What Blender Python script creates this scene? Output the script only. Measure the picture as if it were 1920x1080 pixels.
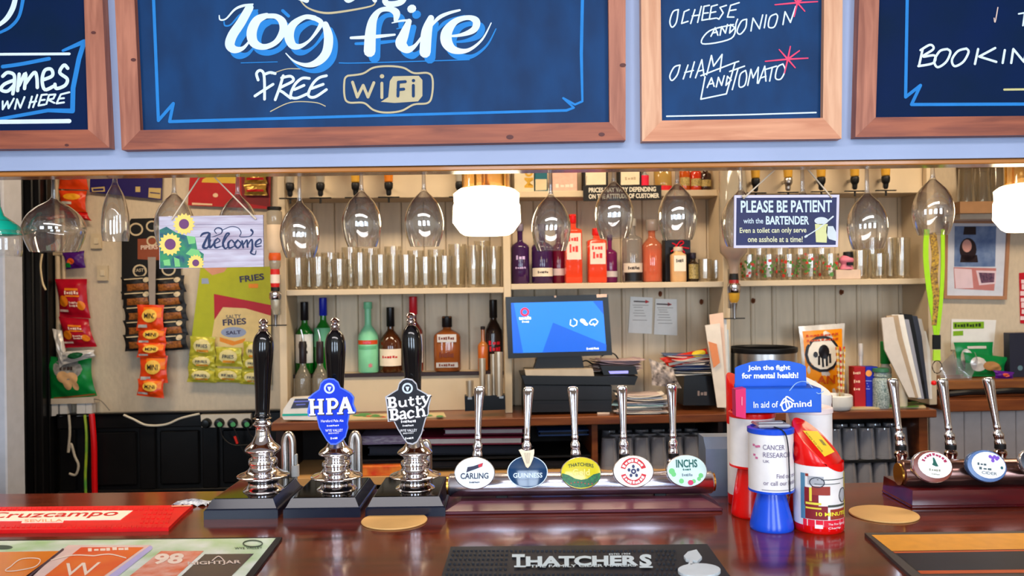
import bpy, math, random
from mathutils import Matrix, Vector
from math import sin, cos, pi, radians, sqrt
for o in list(bpy.data.objects): bpy.data.objects.remove(o)
S = bpy.context.scene
COL = S.collection
random.seed(7)
F = 1600.0
EYE = 1.55
BT = 1.10                                   # bar counter top

# ---------------- camera ----------------
cam_d = bpy.data.cameras.new('camera'); cam = bpy.data.objects.new('camera', cam_d); COL.objects.link(cam)
CM = Matrix.Translation((0, 0, EYE)) @ Matrix.Rotation(radians(90), 4, 'X') @ Matrix.Rotation(radians(-0.75), 4, 'Z')
cam.matrix_world = CM
cam_d.sensor_width = 36; cam_d.lens = 36*F/1920; cam_d.clip_start = 0.05
cam_d.dof.use_dof = True; cam_d.dof.focus_distance = 1.78; cam_d.dof.aperture_fstop = 6.3
S.camera = cam
# ---------------- colour and world ----------------
S.view_settings.view_transform = 'Standard'; S.view_settings.look = 'None'
S.view_settings.exposure = 0.0; S.view_settings.gamma = 1; S.view_settings.use_curve_mapping = False
S.cycles.use_denoising = True; S.cycles.caustics_reflective = False; S.cycles.caustics_refractive = False
S.cycles.max_bounces = 9; S.cycles.diffuse_bounces = 3; S.cycles.glossy_bounces = 4
S.cycles.transparent_max_bounces = 40; S.cycles.sample_clamp_indirect = 4
wd = bpy.data.worlds.new('world'); S.world = wd; wd.use_nodes = True
wd.node_tree.nodes['Background'].inputs[0].default_value = (0.75, 0.85, 1.0, 1)
wd.node_tree.nodes['Background'].inputs[1].default_value = 0.6
# ---------------- lights: daylight through the windows behind the camera, warm ceiling lamps over the bar, added front fill ----------------
def area(name, loc, rot, sx, sy, power, col, spread=180):
    l = bpy.data.lights.new(name, 'AREA'); l.shape = 'RECTANGLE'; l.size = sx; l.size_y = sy; l.energy = power; l.color = col
    l.spread = radians(spread)
    o = bpy.data.objects.new(name, l); o.location = loc; o.rotation_euler = rot; COL.objects.link(o); return o
WINX = (-2.1, 0.1, 2.2)
for i, wx in enumerate(WINX):
    area('window_daylight', (wx, -2.42, 1.75), (radians(90), 0, 0), 1.1, 1.4, (55, 62, 80)[i], (0.70, 0.84, 1.0))
for lx in (-1.5, 0.1, 1.7):
    area('ceiling_and_fill_light', (lx, 2.45, 2.56), (radians(14), 0, 0), 0.9, 0.25, 22, (1.0, 0.80, 0.56))
area('ceiling_and_fill_light', (0, 0.2, 2.56), (radians(18), 0, 0), 2.6, 0.4, 40, (0.98, 0.92, 0.92))  # added front fill that brightens the bar top, no known fitting

# ---------------- materials ----------------
def lin(c):
    return tuple(((x/255)/12.92 if x/255 <= .04045 else ((x/255+.055)/1.055)**2.4) for x in c)
MATS = {}
def mat(name, c, rough=.5, metal=0., noise=.06, scale=30., bump=0., spec=.32, coat=0., trans=0., alpha=1., stretch=None, c2=None, emit=None, es=0., sss=0., warp=0.):
    if name in MATS: return MATS[name]
    m = bpy.data.materials.new(name); m.use_nodes = True; nt = m.node_tree; N = nt.nodes; L = nt.links
    b = N['Principled BSDF']
    base = tuple(v*(.45+.55*min(1, v/.06)) for v in lin(c))
    b.inputs['Roughness'].default_value = rough; b.inputs['Metallic'].default_value = metal
    b.inputs['Specular IOR Level'].default_value = spec; b.inputs['Coat Weight'].default_value = coat
    b.inputs['Coat Roughness'].default_value = .08
    b.inputs['Transmission Weight'].default_value = trans
    if emit: b.inputs['Emission Color'].default_value = (*lin(emit), 1); b.inputs['Emission Strength'].default_value = es
    tc = N.new('ShaderNodeTexCoord'); mp = N.new('ShaderNodeMapping'); nz = N.new('ShaderNodeTexNoise')
    if stretch: mp.inputs['Scale'].default_value = stretch
    nz.inputs['Scale'].default_value = scale; nz.inputs['Detail'].default_value = 5; nz.inputs['Distortion'].default_value = warp
    L.new(tc.outputs['Object'], mp.inputs[0]); L.new(mp.outputs[0], nz.inputs[0])
    rp = N.new('ShaderNodeValToRGB'); rp.color_ramp.elements[0].position = .32; rp.color_ramp.elements[1].position = .68
    lo = lin(c2) if c2 else tuple(x*(1-noise) for x in base); hi = base if c2 else tuple(min(1, x*(1+noise)) for x in base)
    rp.color_ramp.elements[0].color = (*lo, 1); rp.color_ramp.elements[1].color = (*hi, 1)
    L.new(nz.outputs[0], rp.inputs[0]); L.new(rp.outputs[0], b.inputs['Base Color'])
    if bump:
        bp = N.new('ShaderNodeBump'); bp.inputs['Strength'].default_value = bump; bp.inputs['Distance'].default_value = .002
        L.new(nz.outputs[0], bp.inputs['Height']); L.new(bp.outputs[0], b.inputs['Normal'])
    MATS[name] = m; return m
def thin_glass(name, tint=(255, 255, 255), gain=1.0, body=0.0, bodycol=(200, 190, 170), rough=.02):
    """thin wall glass: straight-through light plus a Fresnel reflection"""
    m = bpy.data.materials.new(name); m.use_nodes = True; nt = m.node_tree; N = nt.nodes; L = nt.links
    N.remove(N['Principled BSDF']); out = N['Material Output']
    tr = N.new('ShaderNodeBsdfTransparent'); gl = N.new('ShaderNodeBsdfGlossy'); gl.inputs['Roughness'].default_value = rough
    lw = N.new('ShaderNodeLayerWeight'); lw.inputs['Blend'].default_value = .5
    rp = N.new('ShaderNodeValToRGB'); e = rp.color_ramp.elements
    t = lin(tint); e[0].position = .6; e[0].color = (*t, 1); e[1].position = .97; e[1].color = (t[0]*.55, t[1]*.53, t[2]*.52, 1)
    L.new(lw.outputs['Facing'], rp.inputs[0]); L.new(rp.outputs[0], tr.inputs[0])
    pw = N.new('ShaderNodeMath'); pw.operation = 'POWER'; pw.inputs[1].default_value = 2.8; L.new(lw.outputs['Facing'], pw.inputs[0])
    mu = N.new('ShaderNodeMath'); mu.operation = 'MULTIPLY_ADD'; mu.inputs[1].default_value = .6*gain; mu.inputs[2].default_value = .05*gain; mu.use_clamp = True
    L.new(pw.outputs[0], mu.inputs[0])
    mx = N.new('ShaderNodeMixShader'); L.new(mu.outputs[0], mx.inputs[0]); L.new(tr.outputs[0], mx.inputs[1]); L.new(gl.outputs[0], mx.inputs[2])
    last = mx
    if body:
        df = N.new('ShaderNodeBsdfPrincipled'); df.inputs['Base Color'].default_value = (*lin(bodycol), 1); df.inputs['Roughness'].default_value = .12
        m2 = N.new('ShaderNodeMixShader'); m2.inputs[0].default_value = body; L.new(mx.outputs[0], m2.inputs[1]); L.new(df.outputs[0], m2.inputs[2]); last = m2
    L.new(last.outputs[0], out.inputs[0]); MATS[name] = m; return m
def M(c, rough=.5, metal=0.):
    """plain coloured stuff: plastic, paint, print, paper"""
    return mat('paint_%02x%02x%02x_%d_%d' % (*c, int(rough*100), int(metal*10)), c, rough, metal, noise=.05)
GLASS = thin_glass('clear_glass', (252, 252, 252), 2.3, .02, (235, 230, 220))
TUMB = thin_glass('tumbler_glass', (248, 246, 240), 2.0, .03, (240, 226, 200))
CHROME = mat('chrome', (225, 222, 225), .08, 1., noise=.02)
STEEL = mat('brushed_steel', (190, 186, 182), .28, 1., stretch=(1, 1, 30), noise=.06)
TUBESTEEL = mat('polished_steel', (214, 212, 224), .24, 1., noise=.02)
BRASS = mat('brass', (214, 160, 70), .25, 1.)
BLACK = mat('gloss_black', (14, 15, 20), .12, 0, noise=.05, coat=.5)
MBLACK = mat('matt_black', (18, 18, 20), .5)
CREAM = mat('cream_paint', (202, 182, 152), .45, 0, noise=.05, scale=8, bump=.05)
PLANKM = mat('plank_paint', (212, 192, 164), .5, 0, noise=.07, scale=6, stretch=(6, 6, 1), bump=.1)
ANAG = mat('textured_wallpaper', (206, 188, 162), .6, 0, noise=.05, scale=70, bump=.6, stretch=(1, 1, .5))
WHITE = mat('white_paper', (236, 232, 226), .6, 0, noise=.03)
PINE = mat('stained_pine', (182, 116, 90), .45, 0, scale=5, stretch=(14, 14, 1.2), c2=(140, 80, 60), bump=.1, warp=.6)
PINEH = mat('stained_pine_rail', (162, 88, 62), .42, 0, scale=5, stretch=(1.2, 14, 14), c2=(122, 60, 42), bump=.1, warp=.6)
PINEL = mat('pale_pine', (222, 172, 136), .45, 0, scale=5, stretch=(14, 14, 1.2), c2=(196, 138, 102), bump=.08, warp=.6)
PINELH = mat('pale_pine_rail', (214, 150, 112), .42, 0, scale=5, stretch=(1.2, 14, 14), c2=(190, 122, 86), bump=.08, warp=.6)
MAHOG = mat('bar_mahogany', (112, 48, 24), .17, 0, scale=4, stretch=(1, 9, 9), c2=(66, 24, 12), coat=.35, warp=1.2)
BACKW = mat('back_counter_wood', (128, 72, 46), .3, 0, scale=4, stretch=(1, 9, 9), c2=(92, 46, 28), coat=.2)
DARKW = mat('dark_wood', (52, 26, 18), .35, 0, scale=5, stretch=(8, 8, 1), c2=(34, 17, 12))
REDW = mat('red_mahogany', (92, 14, 20), .16, 0, scale=4, stretch=(1, 9, 9), c2=(56, 8, 14), coat=.6)

# ---------------- mesh builder ----------------
class MB:
    def __init__(s): s.v = []; s.f = []
    def add(s, vs, fs, T=None):
        n = len(s.v)
        s.v += [tuple(T @ Vector(p)) if T else tuple(p) for p in vs]
        s.f += [tuple(i+n for i in f) for f in fs]; return s
    def box(s, x0, x1, y0, y1, z0, z1, b=0., T=None):
        if b <= 0:
            vs = [(x, y, z) for x in (x0, x1) for y in (y0, y1) for z in (z0, z1)]
            return s.add(vs, [(0, 1, 3, 2), (4, 6, 7, 5), (0, 4, 5, 1), (2, 3, 7, 6), (0, 2, 6, 4), (1, 5, 7, 3)], T)
        vs = []; idx = {}
        X = (x0, x1); Y = (y0, y1); Z = (z0, z1); sg = (1, -1)
        for i in (0, 1):
            for j in (0, 1):
                for k in (0, 1):
                    for a in range(3):
                        p = [X[i]+sg[i]*b, Y[j]+sg[j]*b, Z[k]+sg[k]*b]; p[a] = (X[i], Y[j], Z[k])[a]
                        idx[(i, j, k, a)] = len(vs); vs.append(tuple(p))
        fs = []
        for i in (0, 1): fs.append([idx[(i, j, k, 0)] for j, k in ((0, 0), (1, 0), (1, 1), (0, 1))])
        for j in (0, 1): fs.append([idx[(i, j, k, 1)] for i, k in ((0, 0), (1, 0), (1, 1), (0, 1))])
        for k in (0, 1): fs.append([idx[(i, j, k, 2)] for i, j in ((0, 0), (1, 0), (1, 1), (0, 1))])
        for j in (0, 1):
            for k in (0, 1): fs.append([idx[(0, j, k, 1)], idx[(1, j, k, 1)], idx[(1, j, k, 2)], idx[(0, j, k, 2)]])
        for i in (0, 1):
            for k in (0, 1): fs.append([idx[(i, 0, k, 0)], idx[(i, 1, k, 0)], idx[(i, 1, k, 2)], idx[(i, 0, k, 2)]])
        for i in (0, 1):
            for j in (0, 1): fs.append([idx[(i, j, 0, 0)], idx[(i, j, 1, 0)], idx[(i, j, 1, 1)], idx[(i, j, 0, 1)]])
        for i in (0, 1):
            for j in (0, 1):
                for k in (0, 1): fs.append([idx[(i, j, k, 0)], idx[(i, j, k, 1)], idx[(i, j, k, 2)]])
        return s.add(vs, fs, T)
    def lathe(s, prof, n=24, T=None, sx=1., sy=1., a0=0., a1=2*pi, square=0.):
        full = abs(a1-a0-2*pi) < 1e-6; m = n if full else n+1
        vs = []; fs = []; rows = []
        for r, z in prof:
            if r < 1e-6: rows.append([len(vs)]); vs.append((0, 0, z)); continue
            row = []
            for i in range(m):
                a = a0+(a1-a0)*i/n; c, d = cos(a), sin(a)
                k = 1.
                if square: k = 1/((abs(c)**square+abs(d)**square)**(1/square))
                row.append(len(vs)); vs.append((r*k*c*sx, r*k*d*sy, z))
            rows.append(row)
        for A, B in zip(rows, rows[1:]):
            for i in range(n):
                j = (i+1) % m
                if len(A) == 1 and len(B) == 1: continue
                if len(A) == 1: fs.append((A[0], B[j], B[i]))
                elif len(B) == 1: fs.append((A[i], A[j], B[0]))
                else: fs.append((A[i], A[j], B[j], B[i]))
        return s.add(vs, fs, T)
    def cyl(s, r, z0, z1, n=20, T=None, r1=None):
        r1 = r if r1 is None else r1
        return s.lathe([(0, z0), (r, z0), (r1, z1), (0, z1)], n, T)
    def tube(s, pts, r, n=8, cap=True):
        pts = [Vector(p) for p in pts]; rs = r if isinstance(r, (list, tuple)) else [r]*len(pts)
        up = Vector((0.13, 0.2, 1)); rows = []; vs = []; fs = []
        for i, p in enumerate(pts):
            t = (pts[min(i+1, len(pts)-1)]-pts[max(i-1, 0)]).normalized()
            a = t.cross(up);
            if a.length < 1e-3: a = t.cross(Vector((1, 0, 0)))
            a.normalize(); b = a.cross(t).normalized()
            rows.append([len(vs)+k for k in range(n)])
            for k in range(n):
                q = 2*pi*k/n; vs.append(tuple(p+rs[i]*(a*cos(q)+b*sin(q))))
        for A, B in zip(rows, rows[1:]):
            for k in range(n): fs.append((A[k], A[(k+1) % n], B[(k+1) % n], B[k]))
        if cap: fs.append(tuple(rows[0])); fs.append(tuple(reversed(rows[-1])))
        return s.add(vs, fs)
    def prism(s, pts, y0, y1, T=None):
        """outline in x,z extruded along y"""
        n = len(pts); vs = [(x, y0, z) for x, z in pts]+[(x, y1, z) for x, z in pts]
        fs = [tuple(range(n)), tuple(reversed(range(n, 2*n)))]+[(i, i+n, (i+1) % n+n, (i+1) % n) for i in range(n)]
        return s.add(vs, fs, T)
    def grid(s, fn, nx, nz):
        vs = [fn(i/nx, j/nz) for j in range(nz+1) for i in range(nx+1)]
        fs = [(j*(nx+1)+i, j*(nx+1)+i+1, (j+1)*(nx+1)+i+1, (j+1)*(nx+1)+i) for j in range(nz) for i in range(nx)]
        return s.add(vs, fs)
def crom(pts, k=6, closed=False):
    if len(pts) < 3 and not closed: return [tuple(p) for p in pts]
    out = []; n = len(pts)
    rng = range(n) if closed else range(n-1)
    for i in rng:
        g = lambda j: pts[j % n] if closed else pts[max(0, min(n-1, j))]
        p0, p1, p2, p3 = g(i-1), g(i), g(i+1), g(i+2)
        for t in range(k):
            t /= k
            out.append(tuple(.5*(2*b+(c-a)*t+(2*a-5*b+4*c-d)*t*t+(3*b-a-3*c+d)*t**3) for a, b, c, d in zip(p0, p1, p2, p3)))
    if not closed: out.append(tuple(pts[-1]))
    return out
def ell(cx, cy, rx, ry, n=24, a0=0, a1=2*pi, rot=0.):
    full = abs(a1-a0-2*pi) < 1e-6
    R = []
    for i in range(n if full else n+1):
        a = a0+(a1-a0)*i/n; x = rx*cos(a); y = ry*sin(a)
        R.append((cx+x*cos(rot)-y*sin(rot), cy+x*sin(rot)+y*cos(rot)))
    return R

# ---------------- objects ----------------
def tag(o, label=None, cat=None, group=None, kind=None):
    if label: o['label'] = label
    if cat: o['category'] = cat
    if group: o['group'] = group
    if kind: o['kind'] = kind
    return o
def part(name, mb, m, parent=None, smooth=True, label=None, kind=None, ang=40):
    me = bpy.data.meshes.new(name); me.from_pydata(mb.v, [], mb.f); me.validate()
    if smooth:
        me.polygons.foreach_set('use_smooth', [True]*len(me.polygons))
        me.set_sharp_from_angle(angle=radians(ang))
    me.materials.append(m); me.update()
    o = bpy.data.objects.new(name, me); COL.objects.link(o)
    if parent is not None: o.parent = parent
    return tag(o, label=label, kind=kind)
IDM = Matrix.Identity(4)
BF = Matrix.Translation((0, 3.3, 0)) @ Matrix.Rotation(radians(2.6), 4, 'Z') @ Matrix.Translation((0, -3.3, 0))   # frame of the back bar
def thing(name, label, cat, loc, fr=IDM, rz=0., group=None, tilt=None):
    o = bpy.data.objects.new(name, None); COL.objects.link(o); o.empty_display_size = .05
    m = fr @ Matrix.Translation(loc) @ Matrix.Rotation(rz, 4, 'Z')
    if tilt: m = m @ tilt
    o.matrix_world = m; o['M'] = [x for r in m for x in r]
    return tag(o, label, cat, group)
def mw(o): 
    q = list(o['M']); return Matrix((q[0:4], q[4:8], q[8:12], q[12:16]))
def struct(name, mb, m, fr=IDM, smooth=True, **k):
    o = part(name, mb, m, None, smooth, **k); o.matrix_world = fr; o['kind'] = 'structure'; o['M'] = [x for r in fr for x in r]; return o
def ray(px, py):
    return CM.to_3x3() @ Vector(((px-960)/F, -(py-540)/F, -1))
def P(px, py, d, fr=IDM, ax=1):
    """point of the plane (axis ax = d) of frame fr that the photograph shows at px, py"""
    inv = fr.inverted(); o = inv @ Vector((0, 0, EYE)); r = inv.to_3x3() @ ray(px, py)
    return o+r*((d-o[ax])/r[ax])
def on(o, d, ax=1):
    fr = mw(o); return lambda px, py, e=0.: P(px, py, d-e if ax == 1 else d+e, fr, ax)
def strip(o):
    for q in [o]: pass
def dup(o, parent=None, **k):
    c = o.copy(); COL.objects.link(c)
    if parent is not None: c.parent = parent
    for ch in list(KIDS.get(o.name, ())):
        dup(ch, c)
    return c
KIDS = {}
def learn():
    KIDS.clear()
    for q in COL.objects:
        if q.parent: KIDS.setdefault(q.parent.name, []).append(q)
def place(o, loc, fr=IDM, rz=0., tilt=None):
    m = fr @ Matrix.Translation(loc) @ Matrix.Rotation(rz, 4, 'Z')
    if tilt: m = m @ tilt
    o.matrix_world = m; o['M'] = [x for r in m for x in r]; return o
# print on a surface: everything is laid on plane through mapping g(px, py, lift)
SC = [0]
def stroke(mb, pts, w, g, e=.0006, smooth=True, cap=True, k=6):
    if not smooth and cap and len(pts) > 2:
        ww = list(w) if isinstance(w, (list, tuple)) else [w]*len(pts)
        for i in range(len(pts)-1): stroke(mb, [pts[i], pts[i+1]], [ww[i], ww[i+1]], g, e, False, True)
        return mb
    SC[0] += 1; e += (SC[0] % 25)*2e-5; n = len(pts); ws = list(w) if isinstance(w, (list, tuple)) else [w]*n
    q = [(*p, ww) for p, ww in zip(pts, ws)]
    q = crom(q, k) if smooth else [tuple(p) for p in q]
    L, R = [], []
    for i, (x, y, ww) in enumerate(q):
        a = q[max(i-1, 0)]; b = q[min(i+1, len(q)-1)]; dx, dy = b[0]-a[0], b[1]-a[1]; l = math.hypot(dx, dy) or 1
        nx, ny = -dy/l, dx/l; L.append((x+nx*ww/2, y+ny*ww/2)); R.append((x-nx*ww/2, y-ny*ww/2))
    n = len(L); vs = [g(*p, e+i*3e-6) for i, p in enumerate(L)]+[g(*p, e+i*3e-6) for i, p in enumerate(R)]
    mb.add(vs, [(i, i+1, n+i+1, n+i) for i in range(n-1)])
    if cap:
        for x, y, ww, ee in ((*q[0], e-4e-6), (*q[-1], e+n*3e-6+4e-6)):
            if ww > .8: mb.add([g(*p, ee) for p in ell(x, y, ww/2, ww/2, 10)], [tuple(range(10))])
    return mb
def poly(mb, pts, g, e=.0006): return mb.add([g(*p, e) for p in pts], [tuple(range(len(pts)))])
TXT = {}
def txt2d(s, bold=0., shear=0., sp=1.):
    key = (s, bold, shear, sp)
    if key in TXT: return TXT[key]
    if isinstance(s, int):                                  # writing too small to read: a row of short marks
        vs, fs = [], []; n = s
        for i in range(n):
            a, b_ = i/n, (i+.62+.25*(i*7 % 3)/2)/n; h0, h1 = .12*(i*5 % 3)/2, 1-.3*(i*3 % 4)/3
            fs.append((len(vs), len(vs)+1, len(vs)+2, len(vs)+3)); vs += [(a, h0), (b_, h0), (b_, h1), (a, h1)]
        TXT[key] = (vs, fs); return TXT[key]
    c = bpy.data.curves.new('t', 'FONT'); c.body = s; c.offset = bold; c.shear = shear; c.space_character = sp; c.resolution_u = 3
    o = bpy.data.objects.new('t', c); COL.objects.link(o)
    me = bpy.data.meshes.new_from_object(o.evaluated_get(bpy.context.evaluated_depsgraph_get()))
    vs = [tuple(v.co) for v in me.vertices]; fs = [tuple(p.vertices) for p in me.polygons]
    bpy.data.objects.remove(o); bpy.data.curves.remove(c); bpy.data.meshes.remove(me)
    x0 = min(v[0] for v in vs); x1 = max(v[0] for v in vs); y0 = min(v[1] for v in vs); y1 = max(v[1] for v in vs)
    TXT[key] = ([((x-x0)/(x1-x0), (y-y0)/(y1-y0)) for x, y, z in vs], fs); return TXT[key]
def text(mb, s, a, b, h, g, e=.0006, bold=.01, shear=0., sp=1., arc=0.):
    """s between pixel points a (lower left) and b (lower right), h pixels tall"""
    vs, fs = txt2d(s, bold, shear, sp)
    dx, dy = b[0]-a[0], b[1]-a[1]; l = math.hypot(dx, dy); ux, uy = dy/l*h, -dx/l*h
    out = []
    for u, v in vs:
        k = arc*(1-(2*u-1)**2)
        out.append(g(a[0]+dx*u+ux*v, a[1]+dy*u+uy*v-k, e))
    return mb.add(out, fs)
def textl(mb, s, O, U, V, bold=.01, shear=0.):
    vs, fs = txt2d(s, bold, shear); O, U, V = Vector(O), Vector(U), Vector(V)
    return mb.add([O+U*u+V*v for u, v in vs], fs)
def wrap(mb, s, r, z0, z1, a0, a1, bold=.01, cx=0, cy=0):
    """lettering round a cylinder; angle 0 faces the camera (-y), grows to the right"""
    vs, fs = txt2d(s, bold)
    return mb.add([(cx+r*sin(a0+(a1-a0)*u), cy-r*cos(a0+(a1-a0)*u), z0+(z1-z0)*v) for u, v in vs], fs)
def shell(mb, r, z0, z1, a0, a1, n=14, r1=None):
    r1 = r1 or r
    return mb.add([(q*sin(a0+(a1-a0)*i/n), -q*cos(a0+(a1-a0)*i/n), z) for z, q in ((z0, r), (z1, r1)) for i in range(n+1)],
                  [(i, i+1, n+2+i, n+1+i) for i in range(n)])
def solid(mb, pts, g, e0, e1, ax=1, b=0.):
    fr = [g(x, y, e1) for x, y in pts]; off = Vector((0, e1-e0, 0)) if ax == 1 else Vector((0, 0, -(e1-e0)))
    n = len(fr); vs = fr+[p+off for p in fr]
    fs = [tuple(range(n)), tuple(reversed(range(n, 2*n)))]+[(i, i+n, (i+1) % n+n, (i+1) % n) for i in range(n)]
    return mb.add(vs, fs)
# ================= the room =================
WALLM = mat('pub_wall', (206, 186, 160), .7, 0, scale=10, bump=.05)
struct('floor', MB().box(-3.6, 3.6, -2.6, 4.0, -.1, 0), mat('floor_boards', (70, 44, 30), .4, 0, scale=3, stretch=(1, 10, 1)))
struct('ceiling', MB().box(-3.6, 3.6, -2.6, 4.0, 2.6, 2.7), mat('ceiling_paint', (226, 216, 198), .8))
struct('wall_left', MB().box(-3.6, -3.5, -2.5, 3.9, 0, 2.6), WALLM)
struct('wall_right', MB().box(3.5, 3.6, -2.5, 3.9, 0, 2.6), WALLM)
mb = MB(); xs = [-3.5]
for wx in WINX: xs += [wx-.62, wx+.62]
xs.append(3.5)
for a, b in zip(xs[::2], xs[1::2]): mb.box(a, b, -2.6, -2.5, 0, 2.6)
for wx in WINX: mb.box(wx-.62, wx+.62, -2.6, -2.5, 0, .98); mb.box(wx-.62, wx+.62, -2.6, -2.5, 2.5, 2.6)
struct('wall_rear', mb, WALLM)
for i, wx in enumerate(WINX):
    fr = struct('window_%d' % (i+1), MB().box(wx-.62, wx-.57, -2.58, -2.36, .98, 2.5).box(wx+.57, wx+.62, -2.58, -2.36, .98, 2.5).box(wx-.57, wx+.57, -2.58, -2.36, .98, 1.03).box(wx-.57, wx+.57, -2.58, -2.36, 2.45, 2.5), M((220, 216, 206), .4))
    part('glazing_bar', MB().box(wx-.018, wx+.018, -2.40, -2.37, 1.03, 2.45).box(wx-.57, wx+.57, -2.40, -2.37, 1.72, 1.75), M((220, 216, 206), .4), fr)
wb = struct('wall_back', MB().box(-3.5, 3.5, 3.50, 3.60, 0, 2.6), ANAG, BF)
# header over the bar, with the wooden edge under it
HY = 1.70; HZ = P(960, 308, HY).z
HEADM = mat('header_paint', (152, 166, 198), .42, 0, noise=.04, scale=5, bump=.04)
struct('wall_front', MB().box(-3.5, 3.5, HY, HY+.045, HZ, 2.6), HEADM)
struct('trim_1', MB().box(-3.5, 3.5, HY+.006, HY+.06, HZ-.0105, HZ-.0005, .002), mat('golden_oak', (176, 112, 56), .25, 0, scale=6, stretch=(1, 9, 9), coat=.3))

# glass rack hidden behind the header: the rails that hold the feet of the glasses
rk = thing('glass_rack', 'wooden rack behind the pale blue header holding the upside-down glasses', 'rack', (0, 1.86, 1.835))
for i in range(22):
    x = -1.35+i*.128
    part('rack_rail', MB().box(x-.008, x+.008, -.12, .12, -.006, .004, .001), PINEH, rk)
part('rack_board', MB().box(-1.42, 1.42, -.12, .12, .03, .045), PINEH, rk)

# ================= chalk boards =================
CHALKM = mat('chalk_board', (3, 37, 72), .55, 0, scale=7, c2=(2, 28, 58), spec=.08)
CHALKM2 = mat('chalk_board_glare', (12, 62, 108), .5, 0, scale=9, c2=(5, 46, 88), spec=.14, stretch=(2, 2, 1))  # paler board colour carries window glare; noise adds the chalk smears
CW = M((214, 232, 244), .7); CB = M((36, 124, 200), .7); CP = M((236, 70, 110), .7); CT = M((188, 176, 140), .7); CY = M((196, 190, 130), .7)
def chalkboard(label, out, inn, boardm, vm, hm, knots=()):
    """out/inn: pixel outlines (left x top, left x bottom, bottom y left, bottom y right, right x bottom, right x top)"""
    top = -170
    def q(t):
        lt, lb, bl, br, rb, rt = t; s = (lt-lb)/bl; s2 = (rt-rb)/br
        return [(lt-s*top*-1 if 0 else lt+s*-top, top), (lb, bl), (rb, br), (rt+s2*-top, top)]
    O, I = q(out), q(inn)
    I[0] = (I[0][0], top+36); I[3] = (I[3][0], top+36)
    c = P((out[1]+out[4])/2, (out[2]+out[3])/2, HY)
    t = thing('chalkboard', label, 'chalkboard', (c.x, HY, c.z)); g = on(t, 0)
    part('frame_rail', solid(MB(), [O[0], O[1], I[1], I[0]], g, .0005, .024), vm, t, False)
    part('frame_rail', solid(MB(), [O[1], O[2], I[2], I[1]], g, .0005, .0245), hm, t, False)
    part('frame_rail', solid(MB(), [O[2], O[3], I[3], I[2]], g, .0005, .024), vm, t, False)
    part('frame_rail', solid(MB(), [O[3], O[0], I[0], I[3]], g, .0005, .0245), hm, t, False)
    part('board', solid(MB(), [(I[0][0]-6, I[0][1]-6), (I[1][0]-6, I[1][1]+6), (I[2][0]+6, I[2][1]+6), (I[3][0]+6, I[3][1]-6)], g, .0005, .010), boardm, t, False)
    for kx, ky, kr in knots: poly(k_ := MB(), ell(kx, ky, kr, kr*.62, 12), g, .0252); part('wood_knot', k_, M((84, 44, 40), .5), t)
    return t, on(t, -.010)
# games board, far left
t, g = chalkboard('chalkboard at the far left of the header, white lettering about games', (-420, -420, 284, 277, 205, 192), (-380, -380, 249, 243, 165, 158), CHALKM, PINE, PINEH, [(175, 61, 4.5), (125, 272, 4)])
b = MB()
stroke(b, [(118, 95), (158, 78), (148, 110), (137, 165), (136, 208), (90, 207), (0, 223)], [5, 9, 9, 9, 9, 7, 6], g, smooth=False)
stroke(b, [(5, 125), (40, 120), (92, 110)], 7, g)
stroke(b, [(44, -6), (36, 30), (20, 50), (0, 61)], [7, 6, 6, 5], g)
part('blue_line', b, CB, t)
w = MB()
stroke(w, [(-40, 102), (130, 101)], 5, g, .0009); stroke(w, [(-40, 229), (130, 227)], 8, g, .0009)
stroke(w, [(30, -8), (24, 15), (12, 35), (-6, 50)], [9, 10, 9, 6], g, .0009)
# hand lettering "Games" / "DOWN HERE"
def glyphs(mb, L, g, w, e=.0009, k=5):
    for s in L: stroke(mb, s, w, g, e, k=k)
glyphs(w, [[(-8, 132), (-24, 130), (-36, 150), (-28, 170), (-12, 166), (-12, 152), (-22, 152)],
           [(5, 143), (14, 136), (26, 140), (27, 155), (24, 176)], [(27, 150), (8, 158), (2, 168), (14, 171), (26, 160)],
           [(36, 139), (33, 170)], [(36, 160), (48, 137), (46, 166)], [(47, 158), (64, 136), (69, 145), (70, 164)],
           [(80, 150), (98, 142), (96, 130), (84, 132), (79, 150), (84, 168), (100, 162)],
           [(127, 128), (120, 122), (112, 136), (126, 148), (122, 160), (106, 166), (103, 158)]], g, 6.5)
glyphs(w, [[(-52, 194), (-50, 214), (-40, 204), (-42, 190), (-52, 194)], [(-22, 190), (-32, 202), (-26, 212), (-16, 202), (-22, 190)]], g, 4)
for s in ([(5, 190), (5, 205), (14, 190), (16, 203), (26, 185)], [(28, 204), (32, 186), (38, 202), (46, 182)],
          [(60, 181), (54, 202)], [(70, 178), (62, 201)], [(56, 192), (68, 190)],
          [(88, 177), (78, 178), (72, 198), (84, 196)], [(76, 188), (84, 187)],
          [(92, 178), (87, 195)], [(92, 178), (104, 177), (100, 185), (90, 187), (102, 193)],
          [(130, 173), (114, 177), (106, 194), (120, 192)], [(110, 185), (120, 184)]): stroke(w, s, 3.6, g, .0009, smooth=False)
part('lettering', w, CW, t)

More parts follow.
